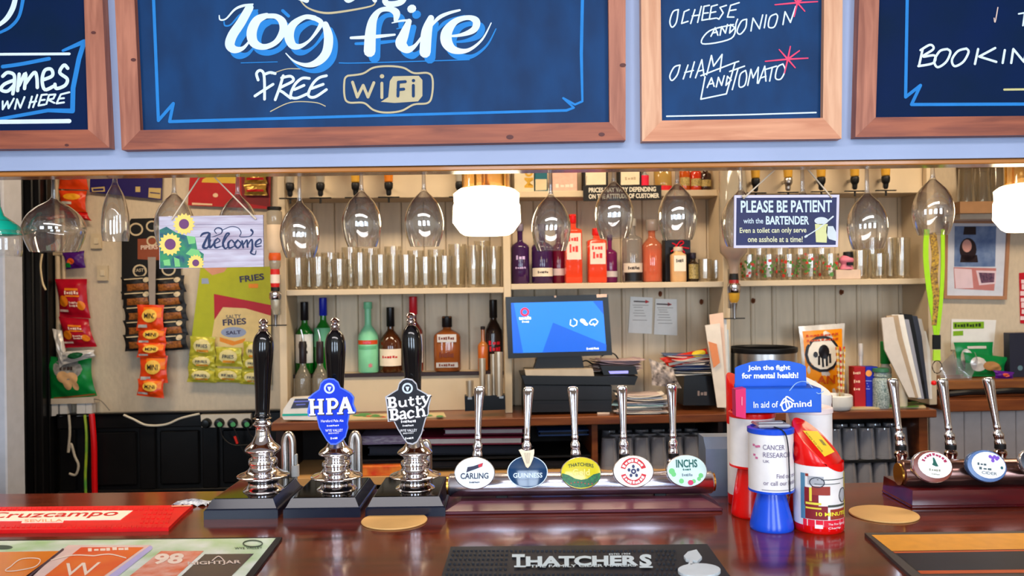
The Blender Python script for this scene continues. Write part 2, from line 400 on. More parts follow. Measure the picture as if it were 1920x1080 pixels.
# log fire board
t, g = chalkboard('wide chalkboard with large white log fire lettering and a wifi logo', (215, 228, 281, 263, 1173, 1173), (253, 263, 244, 229, 1143, 1141), CHALKM2, PINE, PINEH, [(250, 112, 5), (956, 257, 7), (1128, 252, 6), (1168, 122, 6)])
b = MB()
stroke(b, [(284, -60), (288, 0), (297, 226), (325, 194), (318, 228), (700, 217), (1062, 207), (1076, 202), (1056, 184), (1078, 196), (1092, 190), (1090, 100), (1092, 0), (1092, -60)], [6]*5+[5]*2+[4]*4+[6]*3, g, smooth=False)
LOG = [([(411, 29), (413, 37), (424, 35), (440, 18), (455, 11), (474, 8)], [2, 3, 3, 4, 5, 3]),
       ([(468, 14), (452, 42), (436, 66), (431, 84), (440, 93), (456, 90), (470, 74)], [15, 17, 18, 18, 14, 7, 3]),
       ([(500, 29), (482, 38), (472, 60), (476, 80), (494, 88), (516, 80), (530, 60), (530, 42), (518, 31), (500, 30)], [10, 16, 19, 17, 11, 10, 14, 15, 10, 9]),
       ([(590, 34), (572, 32), (550, 46), (542, 66), (548, 84), (562, 87), (580, 76), (596, 56), (602, 42), (590, 34)], [10, 9, 14, 18, 15, 9, 5, 7, 9, 9]),
       ([(610, 46), (616, 70), (612, 98), (596, 116), (575, 122), (552, 115), (536, 100)], [12, 17, 17, 14, 8, 4, 2]),
       ([(742, 38), (743, 24), (730, 17), (712, 20), (700, 36), (695, 60), (693, 96)], [8, 14, 10, 9, 15, 20, 22]),
       ([(658, 71), (700, 69), (740, 65)], [5, 7, 4]), ([(771, 17), (773, 16)], 15),
       ([(735, 43), (752, 39), (768, 38)], [2, 4, 4]), ([(767, 40), (757, 66), (752, 82), (764, 93), (778, 86), (790, 70)], [10, 18, 21, 14, 7, 4]),
       ([(808, 34), (800, 60), (797, 98)], [12, 20, 21]), ([(808, 50), (822, 34), (840, 25), (862, 19)], [3, 7, 6, 4]),
       ([(830, 68), (862, 66), (888, 56), (893, 40), (878, 33), (854, 40), (838, 60), (838, 80), (852, 94), (878, 94), (904, 74), (921, 43)], [3, 6, 12, 14, 9, 12, 20, 21, 14, 7, 4, 2])]
for p_, w_ in LOG: stroke(b, [(x+9, y+11) for x, y in p_], w_, g, .0004, k=7)
stroke(b, [(452, 118), (485, 117), (520, 116)], 1.6, g); stroke(b, [(636, 118), (680, 118), (880, 112)], 2, g)
stroke(b, [(530, 20), (541, 30)], 6, g)
part('blue_shadow', b, CB, t)
w = MB()
for p_, w_ in LOG: stroke(w, p_, w_, g, .0011, k=7)
stroke(w, [(556, -6), (575, 1)], 9, g); stroke(w, [(596, -20), (606, -4)], 7, g); stroke(w, [(640, -18), (651, 1), (664, -4)], 8, g); stroke(w, [(690, -18), (703, 1)], 8, g)
stroke(w, [(733, -30), (722, 3), (742, 7), (757, -2), (757, -30)], 11, g); stroke(w, [(757, -10), (757, -2)], 9, g)
for s in ([(484, 150), (481, 138), (487, 132), (494, 137), (496, 156), (496, 186)], [(495, 140), (506, 136), (516, 138)], [(478, 180), (490, 172), (512, 158)],
          [(531, 142), (524, 165), (516, 187)], [(528, 146), (545, 143), (549, 152), (524, 166), (532, 174), (545, 184)],
          [(580, 147), (566, 147), (552, 160), (545, 180), (556, 184), (576, 176)], [(552, 168), (570, 160)],
          [(612, 142), (598, 146), (586, 158), (578, 178), (590, 182), (612, 168)], [(584, 166), (606, 158)]): stroke(w, s, 5.2, g, .0011)
part('lettering', w, CW, t)
k = MB()
stroke(k, [(560, -4), (576, 14), (606, 24), (640, 22), (694, 12), (704, 4)], [2, 3, 4, 4, 3, 2], g)
stroke(k, [(509, 139), (540, 129), (584, 131)], 1.6, g); stroke(k, [(507, 209), (545, 192), (590, 192), (610, 199)], 1.8, g)
o_ = [(652, 142), (680, 138), (700, 127), (728, 124), (756, 127), (776, 137), (802, 137), (811, 148), (810, 178), (802, 193), (776, 196), (752, 208), (722, 211), (700, 206), (682, 193), (654, 192), (646, 180), (646, 150), (652, 142)]
stroke(k, o_, 3.6, g)
for s in ([(661, 154), (670, 182), (681, 160), (690, 182), (701, 155)], [(716, 156), (716, 183)]): stroke(k, s, 5.5, g, smooth=False)
stroke(k, [(716, 143), (716.5, 143)], 8, g)
poly(k, [(737, 143), (785, 142), (792, 150), (792, 180), (784, 190), (740, 193), (714, 191), (728, 182), (731, 152)], g)
part('wifi_logo', k, CT, t)
k = MB(); G2 = lambda x, y, e=0: g(x, y, .0012)
for s in ([(746, 180), (747, 154), (760, 153)], [(746, 168), (757, 167)], [(775, 160), (775, 180)]): stroke(k, s, 5.5, g, .0012, smooth=False)
stroke(k, [(775, 151), (775.5, 151)], 6, g, .0012)
part('wifi_letters', k, CHALKM2, t)

# sandwiches board
t, g = chalkboard('narrow pale-framed chalkboard listing cheese and onion, ham and tomato', (1202, 1204, 265, 260, 1578, 1580), (1239, 1241, 226, 221, 1543, 1545), CHALKM2, PINEL, PINELH)
w = MB()
ital = [([(1273, 18), (1262, 20), (1255, 38), (1260, 50), (1270, 36), (1273, 18)], 2.6)]
for s in ([(1272, 18), (1262, 22), (1256, 40), (1260, 51), (1268, 42), (1272, 18)],
          [(1292, 18), (1283, 22), (1278, 44), (1290, 40)], [(1303, 18), (1295, 44)], [(1315, 12), (1308, 42)], [(1298, 30), (1312, 28)],
          [(1330, 10), (1320, 12), (1316, 38), (1328, 36)], [(1319, 25), (1328, 24)], [(1345, 9), (1334, 12), (1330, 36), (1342, 34)], [(1332, 24), (1342, 22)],
          [(1362, 10), (1350, 14), (1356, 24), (1348, 36), (1344, 34)], [(1386, 5), (1370, 10), (1364, 32), (1376, 32)], [(1368, 20), (1380, 18)],
          [(1375, 46), (1330, 58), (1317, 82), (1371, 72), (1380, 44), (1383, 36)],
          [(1333, 68), (1341, 52), (1346, 66)], [(1336, 62), (1345, 60)], [(1350, 66), (1353, 50), (1360, 62), (1364, 46)], [(1368, 62), (1370, 46), (1378, 52), (1368, 62)],
          [(1400, 36), (1390, 40), (1382, 58), (1388, 64), (1398, 52), (1400, 36)], [(1408, 58), (1412, 34), (1424, 54), (1430, 28)], [(1437, 28), (1433, 52)],
          [(1455, 26), (1444, 32), (1441, 50), (1452, 50), (1458, 32), (1455, 26)], [(1468, 46), (1472, 22), (1482, 42), (1492, 12)],
          [(1275, 122), (1264, 126), (1256, 142), (1260, 151), (1270, 140), (1275, 122)],
          [(1290, 122), (1281, 148)], [(1302, 116), (1294, 145)], [(1284, 136), (1300, 132)], [(1304, 146), (1316, 112), (1320, 142)], [(1308, 134), (1319, 131)],
          [(1325, 140), (1334, 104), (1338, 124), (1354, 102), (1350, 134)], [(1314, 142), (1376, 118), (1385, 115)],
          [(1322, 144), (1314, 186), (1362, 176), (1372, 140), (1378, 118)],
          [(1326, 164), (1334, 146), (1339, 162)], [(1329, 158), (1338, 156)], [(1343, 163), (1347, 145), (1353, 160), (1358, 142)], [(1361, 160), (1364, 143), (1371, 150), (1361, 160)],
          [(1368, 134), (1396, 124)], [(1384, 128), (1373, 168)], [(1398, 132), (1388, 140), (1386, 162), (1396, 160), (1400, 144), (1398, 132)],
          [(1402, 160), (1408, 130), (1412, 146), (1422, 126), (1420, 156)], [(1422, 156), (1434, 124), (1436, 152)], [(1427, 146), (1436, 143)],
          [(1436, 130), (1456, 124)], [(1448, 127), (1443, 152)], [(1468, 120), (1458, 126), (1454, 146), (1464, 148), (1472, 132), (1468, 120)],
          [(1250, 218), (1400, 215), (1530, 211)]): stroke(w, s, 2.7, g, .0009, smooth=len(s) > 5)
part('lettering', w, CW, t)
k = MB()
for cx, cy in ((1495, 5), (1477, 111)):
    for dx, dy in ((-42, 4), (38, -2), (5, -24), (-16, -18), (22, -16), (-6, 26), (14, 16)): stroke(k, [(cx, cy), (cx+dx, cy+dy)], [3.4, 2.2], g, .0013, smooth=False)
part('star_mark', k, CP, t)

# bookings board
t, g = chalkboard('chalkboard at the right end of the header with white booking lettering', (1611, 1604, 257, 249, 2300, 2300), (1648, 1642, 220, 214, 2262, 2262), CHALKM, PINE, PINEH)
b = MB(); stroke(b, [(1703, -60), (1701, 0), (1698, 182), (1726, 160), (1709, 196), (1960, 195), (2200, 192)], [6, 6, 6, 6, 6, 6, 5], g, smooth=False)
part('blue_line', b, CB, t)
w = MB()
for s in ([(1730, 92), (1723, 124)], [(1726, 94), (1744, 84), (1750, 92), (1730, 106), (1752, 104), (1750, 118), (1722, 124)],
          [(1776, 92), (1762, 96), (1752, 114), (1758, 126), (1774, 116), (1782, 98), (1776, 92)], [(1812, 91), (1796, 96), (1785, 112), (1790, 124), (1806, 116), (1816, 98), (1812, 91)],
          [(1834, 92), (1828, 120)], [(1866, 90), (1836, 106), (1868, 116)], [(1884, 94), (1880, 118)], [(1896, 118), (1900, 92), (1920, 116), (1926, 88)],
          [(1958, 90), (1944, 92), (1938, 112), (1952, 114), (1954, 102), (1946, 102)]): stroke(w, s, 4.4, g, .0009, smooth=len(s) > 5)
stroke(w, [(1910, 26), (1932, 22)], 3, g); stroke(w, [(1921, 26), (1918, 48)], 3, g)
part('lettering', w, CW, t)
k = MB(); stroke(k, [(1883, 168), (1960, 167)], 4, g); part('gold_line', k, CY, t)
k = MB(); stroke(k, [(1864, 34), (1866, 41), (1871, 14)], 2, g); part('chalk_tick', k, M((216, 190, 176), .7), t)

# ================= hanging glasses =================
STEMP = []; FOOTP = []
STEMG = thin_glass('stem_glass', (250, 250, 250), 3.2, .10, (236, 234, 232))
def bowl(kind, top):
    if kind == 'wine': pr = [(.031, 0), (.0375, .018), (.0420, .040), (.0425, .056), (.0385, .076), (.029, .096), (.017, .110), (.008, .119), (.0045, .128)]
    elif kind == 'balloon': pr = [(.048, 0), (.056, .018), (.0635, .042), (.063, .058), (.054, .078), (.036, .096), (.018, .107), (.009, .113), (.005, .121)]
    elif kind == 'flute': pr = [(.026, 0), (.0285, .02), (.028, .05), (.024, .078), (.017, .102), (.010, .116), (.006, .125), (.0042, .132)]
    pr = crom(pr, 3)
    inner = [(r-.0012, z+.0004) for r, z in pr if r > .0075]
    STEMP[:] = [(.0052, pr[-1][1]-.004), (.0046, pr[-1][1]+.004), (.0040, top-.024), (.0046, top-.014), (.009, top-.007)]
    FOOTP[:] = [(.009, top-.007), (.022, top-.0035), (.0335, top-.002), (.0335, top), (0, top)]
    out = pr+[][:0] if 1 else pr+[(.0042, top-.016), (.008, top-.008), (.022, top-.004), (.034, top-.002), (.034, top), (0, top)]
    return MB().lathe(out, 28), MB().lathe([(.0, inner[-1][1]+.002)]+inner[::-1]+[pr[0]], 28)
GL = [(102, 472, 'balloon', 'round gin balloon glass hanging between the green-topped glass and the flute'),
      (217, 452, 'flute', 'slim champagne flute hanging left of the sunflower sign'),
      (328, 468, 'wine', 'wine glass hanging behind the left end of the sunflower sign'),
      (447, 470, 'wine', 'wine glass hanging behind the right end of the sunflower sign'),
      (563, 483, 'wine', 'wine glass hanging just right of the sunflower sign'),
      (679, 463, 'wine', 'wine glass hanging second to the right of the sunflower sign'),
      (796, 462, 'wine', 'wine glass hanging just left of the lit central lamp'),
      (1034, 470, 'wine', 'wine glass hanging just right of the lit central lamp'),
      (1152, 446, 'wine', 'wine glass hanging in front of the small black prices sign'),
      (1271, 450, 'wine', 'wine glass hanging midway between the prices sign and the bartender sign'),
      (1390, 462, 'wine', 'wine glass hanging behind the left end of the bartender sign'),
      (1506, 465, 'wine', 'wine glass hanging behind the right half of the bartender sign'),
      (1627, 467, 'wine', 'wine glass hanging just right of the bartender sign'),
      (1750, 440, 'wine', 'wine glass hanging above the green lanyard at the right')]
for x, yr, kd, lb in GL:
    p = P(x, yr, 1.86); top = 1.8290-p.z
    t = thing('flute_glass' if kd == 'flute' else 'wine_glass', lb, 'glass', (p.x, 1.86, p.z), group='glasses hanging from the rack')
    o_, i_ = bowl(kd, top)
    o_.v += []; part('bowl', o_.add(*((i_.v), (i_.f))), GLASS, t, ang=60)
    part('stem', MB().lathe(STEMP, 12), STEMG, t); part('foot', MB().lathe(FOOTP, 24), GLASS, t)
# green topped hurricane glass at the far left
p = P(-7, 481, 1.775); t = thing('cocktail_glass', 'upside-down clear glass with green base hanging at the far left edge', 'glass', (p.x, 1.775, p.z))
part('bowl', MB().lathe([(.046, 0), (.0485, .01), (.048, .05), (.044, .062), (.030, .075), (0, .075)], 28), GLASS, t)
part('coloured_base', MB().lathe([(.0485, .045), (.0450, .062), (.031, .074), (.016, .085), (.009, .105), (.007, 1.829-p.z-.01), (.03, 1.829-p.z-.003), (.03, 1.829-p.z), (0, 1.829-p.z)], 28), mat('green_glass', (20, 178, 150), .1, 0, coat=.6), t, label='turquoise green glass stem and shoulder')

# ================= lamps =================
LG = mat('lit_opal_glass', (255, 246, 225), .3, emit=(255, 232, 190), es=7.5)
AMB = thin_glass('amber_glass', (248, 222, 176), 1.2, .14, (232, 190, 120))
for (x, y, d, lb) in ((913, 441, 2.25, 'lit white faceted pendant lamp hanging behind the glasses near the middle'), (1934, 434, 2.25, 'lit white faceted pendant lamp at the right edge of the photo')):
    p = P(x, y, d); t = thing('pendant_lamp', lb, 'lamp', p, group='pendant lamps over the bar')
    s = d/F
    n = 12
    part('lamp_shade', MB().lathe([(0, 0), (42*s, 0), (50*s, 5*s), (64*s, 24*s), (63*s, 55*s), (61*s, 60*s), (62*s, 78*s), (52*s, 86*s), (30*s, 90*s), (0, 91*s)], n), LG, t, False)
    part('gallery', MB().lathe([(46*s, 88*s), (44*s, 92*s), (44*s, 140*s), (46*s, 142*s)], 24), AMB, t, label='amber glass collar above the shade')
    for a in range(5):
        q = a*2*pi/5+.5; part('brass_rod', MB().tube([(44*s*cos(q), 44*s*sin(q), 88*s), (44*s*cos(q), 44*s*sin(q), 142*s)], 2.2*s), BRASS, t)
    part('lamp_stem', MB().lathe([(9*s, 90*s), (6*s, 96*s), (3*s, 108*s), (3*s, 142*s), (14*s, 144*s), (48*s, 146*s), (50*s, 152*s), (6*s, 158*s), (4*s, 170*s), (4*s, 2.6-p.z)], 16), BRASS, t)
# ================= hanging signs =================
TWINE = M((214, 196, 170), .8)
p = P(396, 503, 1.775)
t = thing('welcome_sign', 'wooden welcome sign with sunflowers hanging on twine from the header', 'sign', (p.x, 1.775, p.z)); g = on(t, 0)
part('plaque', solid(MB(), [(298, 406), (493, 403), (494, 500), (299, 504)], g, 0, .006), mat('weathered_boards', (206, 204, 218), .6, 0, scale=5, stretch=(2, 1, 22), c2=(170, 154, 172)), t, False)
g = on(t, -.006); k = MB()
for y in (421, 444, 468): stroke(k, [(366, y), (493, y-1)], .8, g, smooth=False, cap=False)
part('board_joint', k, M((140, 128, 150), .7), t)
k = MB(); poly(k, [(299, 431), (312, 425), (330, 436), (350, 442), (366, 446), (370, 468), (382, 476), (380, 501), (300, 503)], g, .0004); part('foliage_print', k, mat('foliage_print', (62, 150, 96), .6, 0, scale=60, c2=(44, 78, 112)), t)
k = MB()
for pts in ([(350, 442), (366, 444), (366, 456), (354, 458)], [(348, 476), (358, 466), (372, 468), (378, 480), (364, 482)], [(326, 482), (336, 486), (338, 500), (328, 500)], [(306, 488), (318, 486), (320, 498), (308, 498)]): poly(k, pts, g, .0006)
part('leaf_print', k, M((122, 196, 120), .6), t)
k = MB(); kc = MB()
for cx, cy, r, rc in ((345, 420, 21, 9.5), (319, 458, 22, 10.5), (367, 493, 16, 6.5)):
    pts = []
    for i in range(32):
        a = 2*pi*i/32; rr = r*(1.0 if i % 2 else .80); y = cy+rr*sin(a); pts.append((cx+rr*cos(a), min(y, 502 if cx > 340 else 600)))
    poly(k, pts, g, .0008); poly(kc, ell(cx, cy, rc, rc, 18), g, .0010)
part('petals_print', k, M((244, 212, 110), .6), t); part('flower_centre_print', kc, M((112, 66, 112), .6), t)
k = MB()
for s, w_ in (([(376, 443), (381, 438), (392, 437), (386, 450), (381, 463), (389, 464), (395, 450)], [2, 4, 3, 4, 5, 3, 2]), ([(393, 438), (392, 452), (394, 464), (404, 452), (408, 446)], [4, 5, 4, 2, 1.5]),
              ([(398, 444), (414, 438), (416, 430), (408, 427), (402, 432), (406, 438)], [1, 1.5, 2.5, 2, 1.5, 1.5]),
              ([(402, 457), (412, 452), (408, 447), (402, 454), (404, 464), (414, 462)], [1.5, 2, 2, 4, 3.5, 1.5]),
              ([(416, 462), (424, 446), (430, 438), (424, 439), (418, 456), (422, 466), (428, 462)], [1.5, 2, 2.5, 3, 4, 3, 1.5]),
              ([(438, 454), (434, 450), (428, 456), (430, 465), (440, 461)], [3, 2, 4, 3.5, 1.5]),
              ([(446, 450), (440, 458), (446, 465), (452, 457), (446, 450)], [3, 4, 3, 3, 2]),
              ([(454, 452), (456, 464)], 3.5), ([(457, 458), (463, 450), (464, 463)], [2, 3, 3.5]), ([(465, 458), (472, 449), (473, 466), (470, 474), (478, 477), (480, 470)], [2, 3, 4, 3, 2, 1.5]),
              ([(480, 459), (489, 455), (488, 448), (480, 454), (480, 462), (490, 461)], [1.5, 2, 2, 4, 3, 1.5]),
              ([(416, 432), (432, 425), (446, 427), (452, 436), (450, 444), (468, 443), (474, 436), (471, 431)], [1, 1.3, 1.3, 1.6, 1.3, 1.5, 3, 4])): stroke(k, s, w_, g, .0008)
part('lettering', k, M((44, 58, 92), .6), t)
k = MB()
k.tube([g(322, 412, .003), g(378, 326, -.004), g(390, 315, -.004)], .0016, 6); k.tube([g(480, 411, .003), g(398, 328, -.004), g(386, 315, -.004)], .0016, 6); k.tube([g(480, 411, .003), g(474, 405, .004), g(470, 402, .004)], .0022, 6)
part('twine', k, TWINE, t)

p = P(1475, 466, 1.775)
t = thing('bartender_sign', 'dark blue please be patient bartender sign hanging on string', 'sign', (p.x, 1.775, p.z)); g = on(t, 0)
part('plaque', solid(MB(), [(1377, 366), (1574, 365), (1571, 463), (1376, 465)], g, 0, .006), M((206, 200, 222), .5), t, False, label='pale lilac edge of the plaque')
g = on(t, -.006)
part('sign_face', poly(MB(), [(1381, 371), (1569, 370), (1567, 459), (1380, 460)], g, .0004), mat('navy_print', (38, 42, 86), .5, 0, c2=(30, 34, 72)), t)
k = MB(); SE = .0008
def ctext(k, s, x0, x1, yb, h, g, e=SE, bold=.0, rise=0., **kw): text(k, s, (x0, yb), (x1, yb-rise), h, g, e, bold, **kw)
ctext(k, 'PLEASE BE PATIENT', 1389, 1560, 399, 23, g, bold=.025, rise=1)
ctext(k, 'with the', 1394, 1431, 419, 10, g, bold=.01)
ctext(k, 'BARTENDER', 1436, 1517, 421, 16, g, bold=.03)
part('lettering', k, M((206, 222, 232), .6), t)
k = MB(); ctext(k, 'Even a toilet can only serve', 1387, 1512, 440, 13, g, bold=.015, rise=1); ctext(k, 'one asshole at a time!', 1402, 1505, 454, 11, g, bold=.015)
part('small_lettering', k, M((218, 216, 176), .6), t)
k = MB(); poly(k, [(1528, 420), (1530, 454), (1550, 455), (1552, 420)], g, SE); part('beer_print', k, M((214, 214, 150), .6), t)
k = MB(); poly(k, ell(1540, 414, 13, 7), g, SE); stroke(k, [(1510, 444), (1535, 428), (1562, 406)], [2, 2, 3], g, SE); stroke(k, [(1510, 444), (1513, 442)], 4, g, SE); poly(k, [(1550, 424), (1562, 424), (1568, 436), (1568, 452), (1554, 448), (1549, 436)], g, SE)
part('hand_print', k, M((206, 214, 216), .6), t)
k = MB(); k.tube([g(1395, 371, .003), g(1462, 310, -.004), g(1470, 302, -.004)], .0016, 6); k.tube([g(1560, 371, .003), g(1510, 312, -.004), g(1500, 300, -.004)], .0016, 6); k.tube([g(1395, 371, .003), g(1393, 368, .006), g(1397, 367, .006)], .003, 6)
part('string', k, TWINE, t)

# ================= bar counter =================
t = thing('bar_counter', 'polished dark red-brown wooden bar counter across the foreground', 'counter', (0, 0, 0))
part('counter_top', MB().box(-3.4, 3.4, .92, 1.93, BT-.045, BT, .004), MAHOG, t)
part('counter_front', MB().box(-3.4, 3.4, 1.00, 1.04, .01, BT-.045), DARKW, t, False)
part('counter_back', MB().box(-3.4, 3.4, 1.82, 1.85, .01, BT-.045), MBLACK, t, False)

# ================= hand pumps =================
PR = [(0, 0), (34, 0), (36, 3), (31, 8), (28, 13), (28, 20), (33, 24), (46, 29), (48, 32), (44, 35), (33, 40), (27, 46), (25, 52), (27, 58), (26, 66), (22, 70), (22, 74), (27, 80), (32, 84), (33, 88), (29, 94), (21, 102), (17, 110), (14, 118), (13, 126), (13.5, 134), (17, 138), (18, 141), (14, 146), (13, 150)]
def pump(label, xb0, xb1, ybot, xc, yb, ht, hb, clip=None, top_x=None):
    """xb0, xb1: pixels of the plinth's front edge; xc, yb: foot of the column; ht, hb: top and bottom of the handle"""
    fy = 1.69; a = P(xb0, ybot, fy); b = P(xb1, ybot, fy); cx = (a.x+b.x)/2; hw = (b.x-a.x)/2-.001; D = .205
    t = thing('hand_pump', label, 'beer pump', (cx, fy+D/2, BT), group='hand pumps on the bar')
    part('base', MB().add([(sx*hw, sy*D/2, z) for z in (0, .016) for sx, sy in ((-1, -1), (1, -1), (1, 1), (-1, 1))], [(3, 2, 1, 0), (4, 5, 6, 7), (0, 1, 5, 4), (1, 2, 6, 5), (2, 3, 7, 6), (3, 0, 4, 7)]).box(-hw+.001, hw-.001, -D/2+.001, D/2-.001, .014, .019, .002)
         .add([(sx*(hw-i), sy*(D/2-i), z) for z, i in ((.019, .004), (.036, .013)) for sx, sy in ((-1, -1), (1, -1), (1, 1), (-1, 1))], [(3, 2, 1, 0), (4, 5, 6, 7), (0, 1, 5, 4), (1, 2, 6, 5), (2, 3, 7, 6), (3, 0, 4, 7)]), mat('navy_black_gloss', (20, 28, 46), .22, 0, noise=.04, coat=.15), t, False)
    part('base_plate', MB().box(-hw+.016, hw-.016, -D/2+.016, D/2-.016, .036, .0372), mat('smoked_plate', (34, 30, 28), .06, .6, noise=.04), t, False)
    cyy = fy+.085; c = P(xc, yb, cyy); lx = c.x-cx; ly = cyy-(fy+D/2); z0 = .037; s = cyy/F*1.0
    T = Matrix.Translation((lx, ly, z0))
    top = P(xc, hb, cyy).z-BT-z0
    k = top/(150*s)
    prof = [(r*s, z*s*k) for r, z in PR]
    part('column', MB().lathe(crom(prof, 3), 32, T), CHROME, t, ang=60)
    zt = P(xc, ht, cyy).z-BT-z0; tx = (P(top_x or xc, ht, cyy).x-cx)-lx
    sh = Matrix.Identity(4); sh[0][2] = tx/(zt-top)
    T2 = Matrix.Translation((lx, ly, z0+top)) @ sh; h = zt-top; hh = h-22*s
    hp = [(0, 0), (14, .0), (15.5, .02), (13, .035), (15, .05), (13.5, .07), (13, .10), (13.5, .2), (14.5, .35), (16, .5), (18, .66), (19.3, .78), (18.5, .88), (15, .95), (9, .995), (8, 1)]
    part('handle', MB().lathe(crom([(r*s, z*hh) for r, z in hp], 3), 28, T2), BLACK, t, ang=60)
    fp = [(8.5, 0), (9, 4), (6, 6), (9, 9), (8, 12), (5, 14), (8, 16), (9, 20), (6, 25), (0, 27)]
    part('finial', MB().lathe([(r*s, hh+z*s*.9) for r, z in fp], 20, T2), CHROME, t)
    part('red_badge' if not clip else 'collar_ring', MB().lathe([(14*s, 0), (17.5*s, 2*s), (14*s, 4*s)], 24, Matrix.Translation((lx, ly, z0+top+1*s))), CHROME, t)
    return t, cyy
t, cy_ = pump('left black-handled beer pump without a badge', 381, 522, 974, 494, 932, 599, 787)
k = MB(); g = on(t, -.105+.045); poly(k, [(478, 810), (484, 812), (484, 826), (490, 829), (480, 830), (476, 822)], g)
W2 = []
def clip_badge(t, out, col, edge, letters, m):
    g = on(t, -.1025+.085-.045)
    part('pump_clip', solid(MB(), out, g, -.004, 0), edge, t, False, label=m[1])
    cx = sum(x for x, y in out)/len(out); cy = sum(y for x, y in out)/len(out)
    sm = [(cx+(x-cx)*.94, cy+(y-cy)*.955) for x, y in out]
    part('clip_face', poly(MB(), sm, g, .0006), col, t)
    x0 = m[0]
    part('clip_emblem', poly(stroke(MB(), ell(x0, m[2], 8.5, 8.5, 20)+[(x0+8.5, m[2])], 3.4, g, .0012, smooth=False), [(x0-4, m[2]-3), (x0+4, m[2]-3), (x0+1, m[2]+5), (x0-1, m[2]+5)], g, .0012), M((206, 220, 238), .5), t)
    k = MB(); ks = MB()
    for s in letters: stroke(ks, [(x+1.6, y+1.8) for x, y in s[0]], s[1], g, .0010, smooth=s[2], cap=False)
    for s in letters: stroke(k, s[0], s[1], g, .0015, smooth=s[2], cap=False)
    part('lettering_shadow', ks, M((60, 56, 60), .5), t)
    for nm, a, b, y, h in m[3]: text(k, nm, (a, y), (b, y-1), h, g, .0013, .01)
    part('lettering', k, M((244, 244, 246), .4), t)
out1 = [(616, 709), (626, 710), (634, 716), (638, 726), (648, 731), (658, 737), (664, 745), (663, 758), (668, 770), (666, 776), (655, 778), (652, 795), (653, 802), (648, 820), (640, 828), (630, 834), (620, 834), (612, 826), (606, 816), (598, 802), (593, 780), (578, 781), (576, 772), (580, 752), (577, 746), (586, 738), (598, 730), (601, 718), (607, 712)]
HP = []
def slab(x, y0, y1, w, sl=0.):   # vertical serifed stem
    HP.append(([(x, y0), (x+sl, y1)], w, False)); HP.append(([(x-w*.85, y0+1.4), (x+w*.85, y0+1.2)], 3, False)); HP.append(([(x+sl-w*.85, y1-1.4), (x+sl+w*.85, y1-1.6)], 3, False))
slab(584, 748, 779, 7, 1.5); slab(601, 748, 777, 7, .5); HP.append(([(585, 764), (602, 763)], 5, False))
slab(617, 747, 777, 7, .5); HP.append(([(617, 749.5), (627, 749), (632, 756), (627, 763.5), (618, 764)], 5, True))
HP += [([(647, 745), (638, 773)], 6, False), ([(647, 745), (658, 773)], 7.5, False), ([(641, 764), (655, 763)], 4, False), ([(632, 775), (643, 774.5)], 3.2, False), ([(652, 774), (665, 773.5)], 3.2, False)]
CBLUE = mat('clip_blue', (24, 62, 214), .25, 0, coat=.4, noise=.04)
t, _ = pump('middle black-handled beer pump with a blue HPA clip', 530, 677, 972, 632, 928, 597, 800, top_x=628)
clip_badge(t, out1, CBLUE, M((86, 120, 236), .3), HP, (617.5, 'blue HPA pump clip with scalloped outline', 728, [('Hereford Pale Ale', 602, 644, 792, 5), (8, 613, 636, 800, 3), ('WYE VALLEY', 610, 643, 810, 5), ('BREWERY', 616, 636, 814, 2.5), (4, 620, 634, 824, 4)]))
HP = []
def bb(x, y0, y1, dx):   # a capital B
    slab(x, y0, y1, 5.5, dx); m = (y0+y1)/2
    HP.append(([(x, y0+1.3), (x+8, y0+1), (x+10, y0+5), (x+7, m), (x+1, m)], [3, 4, 4.5, 3, 3], True)); HP.append(([(x+1, m), (x+9, m), (x+12, m+5), (x+8, y1-1.6), (x+1, y1-1.5)], [3, 4, 5, 4, 3], True))
bb(730, 745, 765, 1.5); bb(734, 767, 788, 1.5)
def st(*a): HP.append(([*a[0]], a[1], a[2] if len(a) > 2 else True))
st([(749, 751), (750, 760), (755, 762), (760, 758), (760, 750)], [4, 4, 3, 3, 4]); st([(760, 750), (761, 762), (764, 761)], [3.5, 3.5, 2.5], False)
st([(770, 744), (770, 757), (774, 760), (777, 757)], [4, 4, 3, 2]); st([(765, 750), (776, 748.5)], 2.6, False)
st([(783, 742), (783, 755), (787, 758), (790, 755)], [4, 4, 3, 2]); st([(779, 748), (790, 747)], 2.6, False)
st([(792, 744), (798, 756)], 4.5, False); st([(805, 742), (797, 760), (791, 764)], [3, 3, 4]); st([(789, 744), (796, 743)], 2.4, False); st([(800, 742), (808, 741)], 2.4, False)
st([(750, 774), (756, 771), (759, 775), (760, 784), (763, 783)], [3, 3, 4, 4, 2]); st([(759, 777), (751, 780), (752, 785), (759, 783)], [2, 4, 3.5, 2])
st([(776, 773), (770, 770), (765, 776), (768, 783), (777, 780)], [4, 3, 4.5, 4, 2])
st([(782, 762), (784, 781)], 4.5, False); st([(784, 771), (790, 767), (794, 771), (795, 779)], [2.5, 4, 4, 4.5]); st([(779, 782), (788, 781)], 2.6, False); st([(791, 780), (799, 779)], 2.6, False); st([(779, 763), (783, 762)], 2.4, False)
out2 = [(762, 709), (773, 711), (781, 719), (783, 729), (796, 736), (806, 742), (808, 748), (804, 764), (804, 776), (799, 784), (794, 802), (791, 814), (782, 830), (774, 834), (764, 832), (756, 822), (746, 806), (738, 790), (727, 791), (725, 766), (724, 758), (722, 744), (738, 734), (745, 730), (748, 718), (755, 711)]
t, _ = pump('right black-handled beer pump with a black Butty Bach clip', 684, 836, 968, 779, 926, 588, 800, top_x=770)
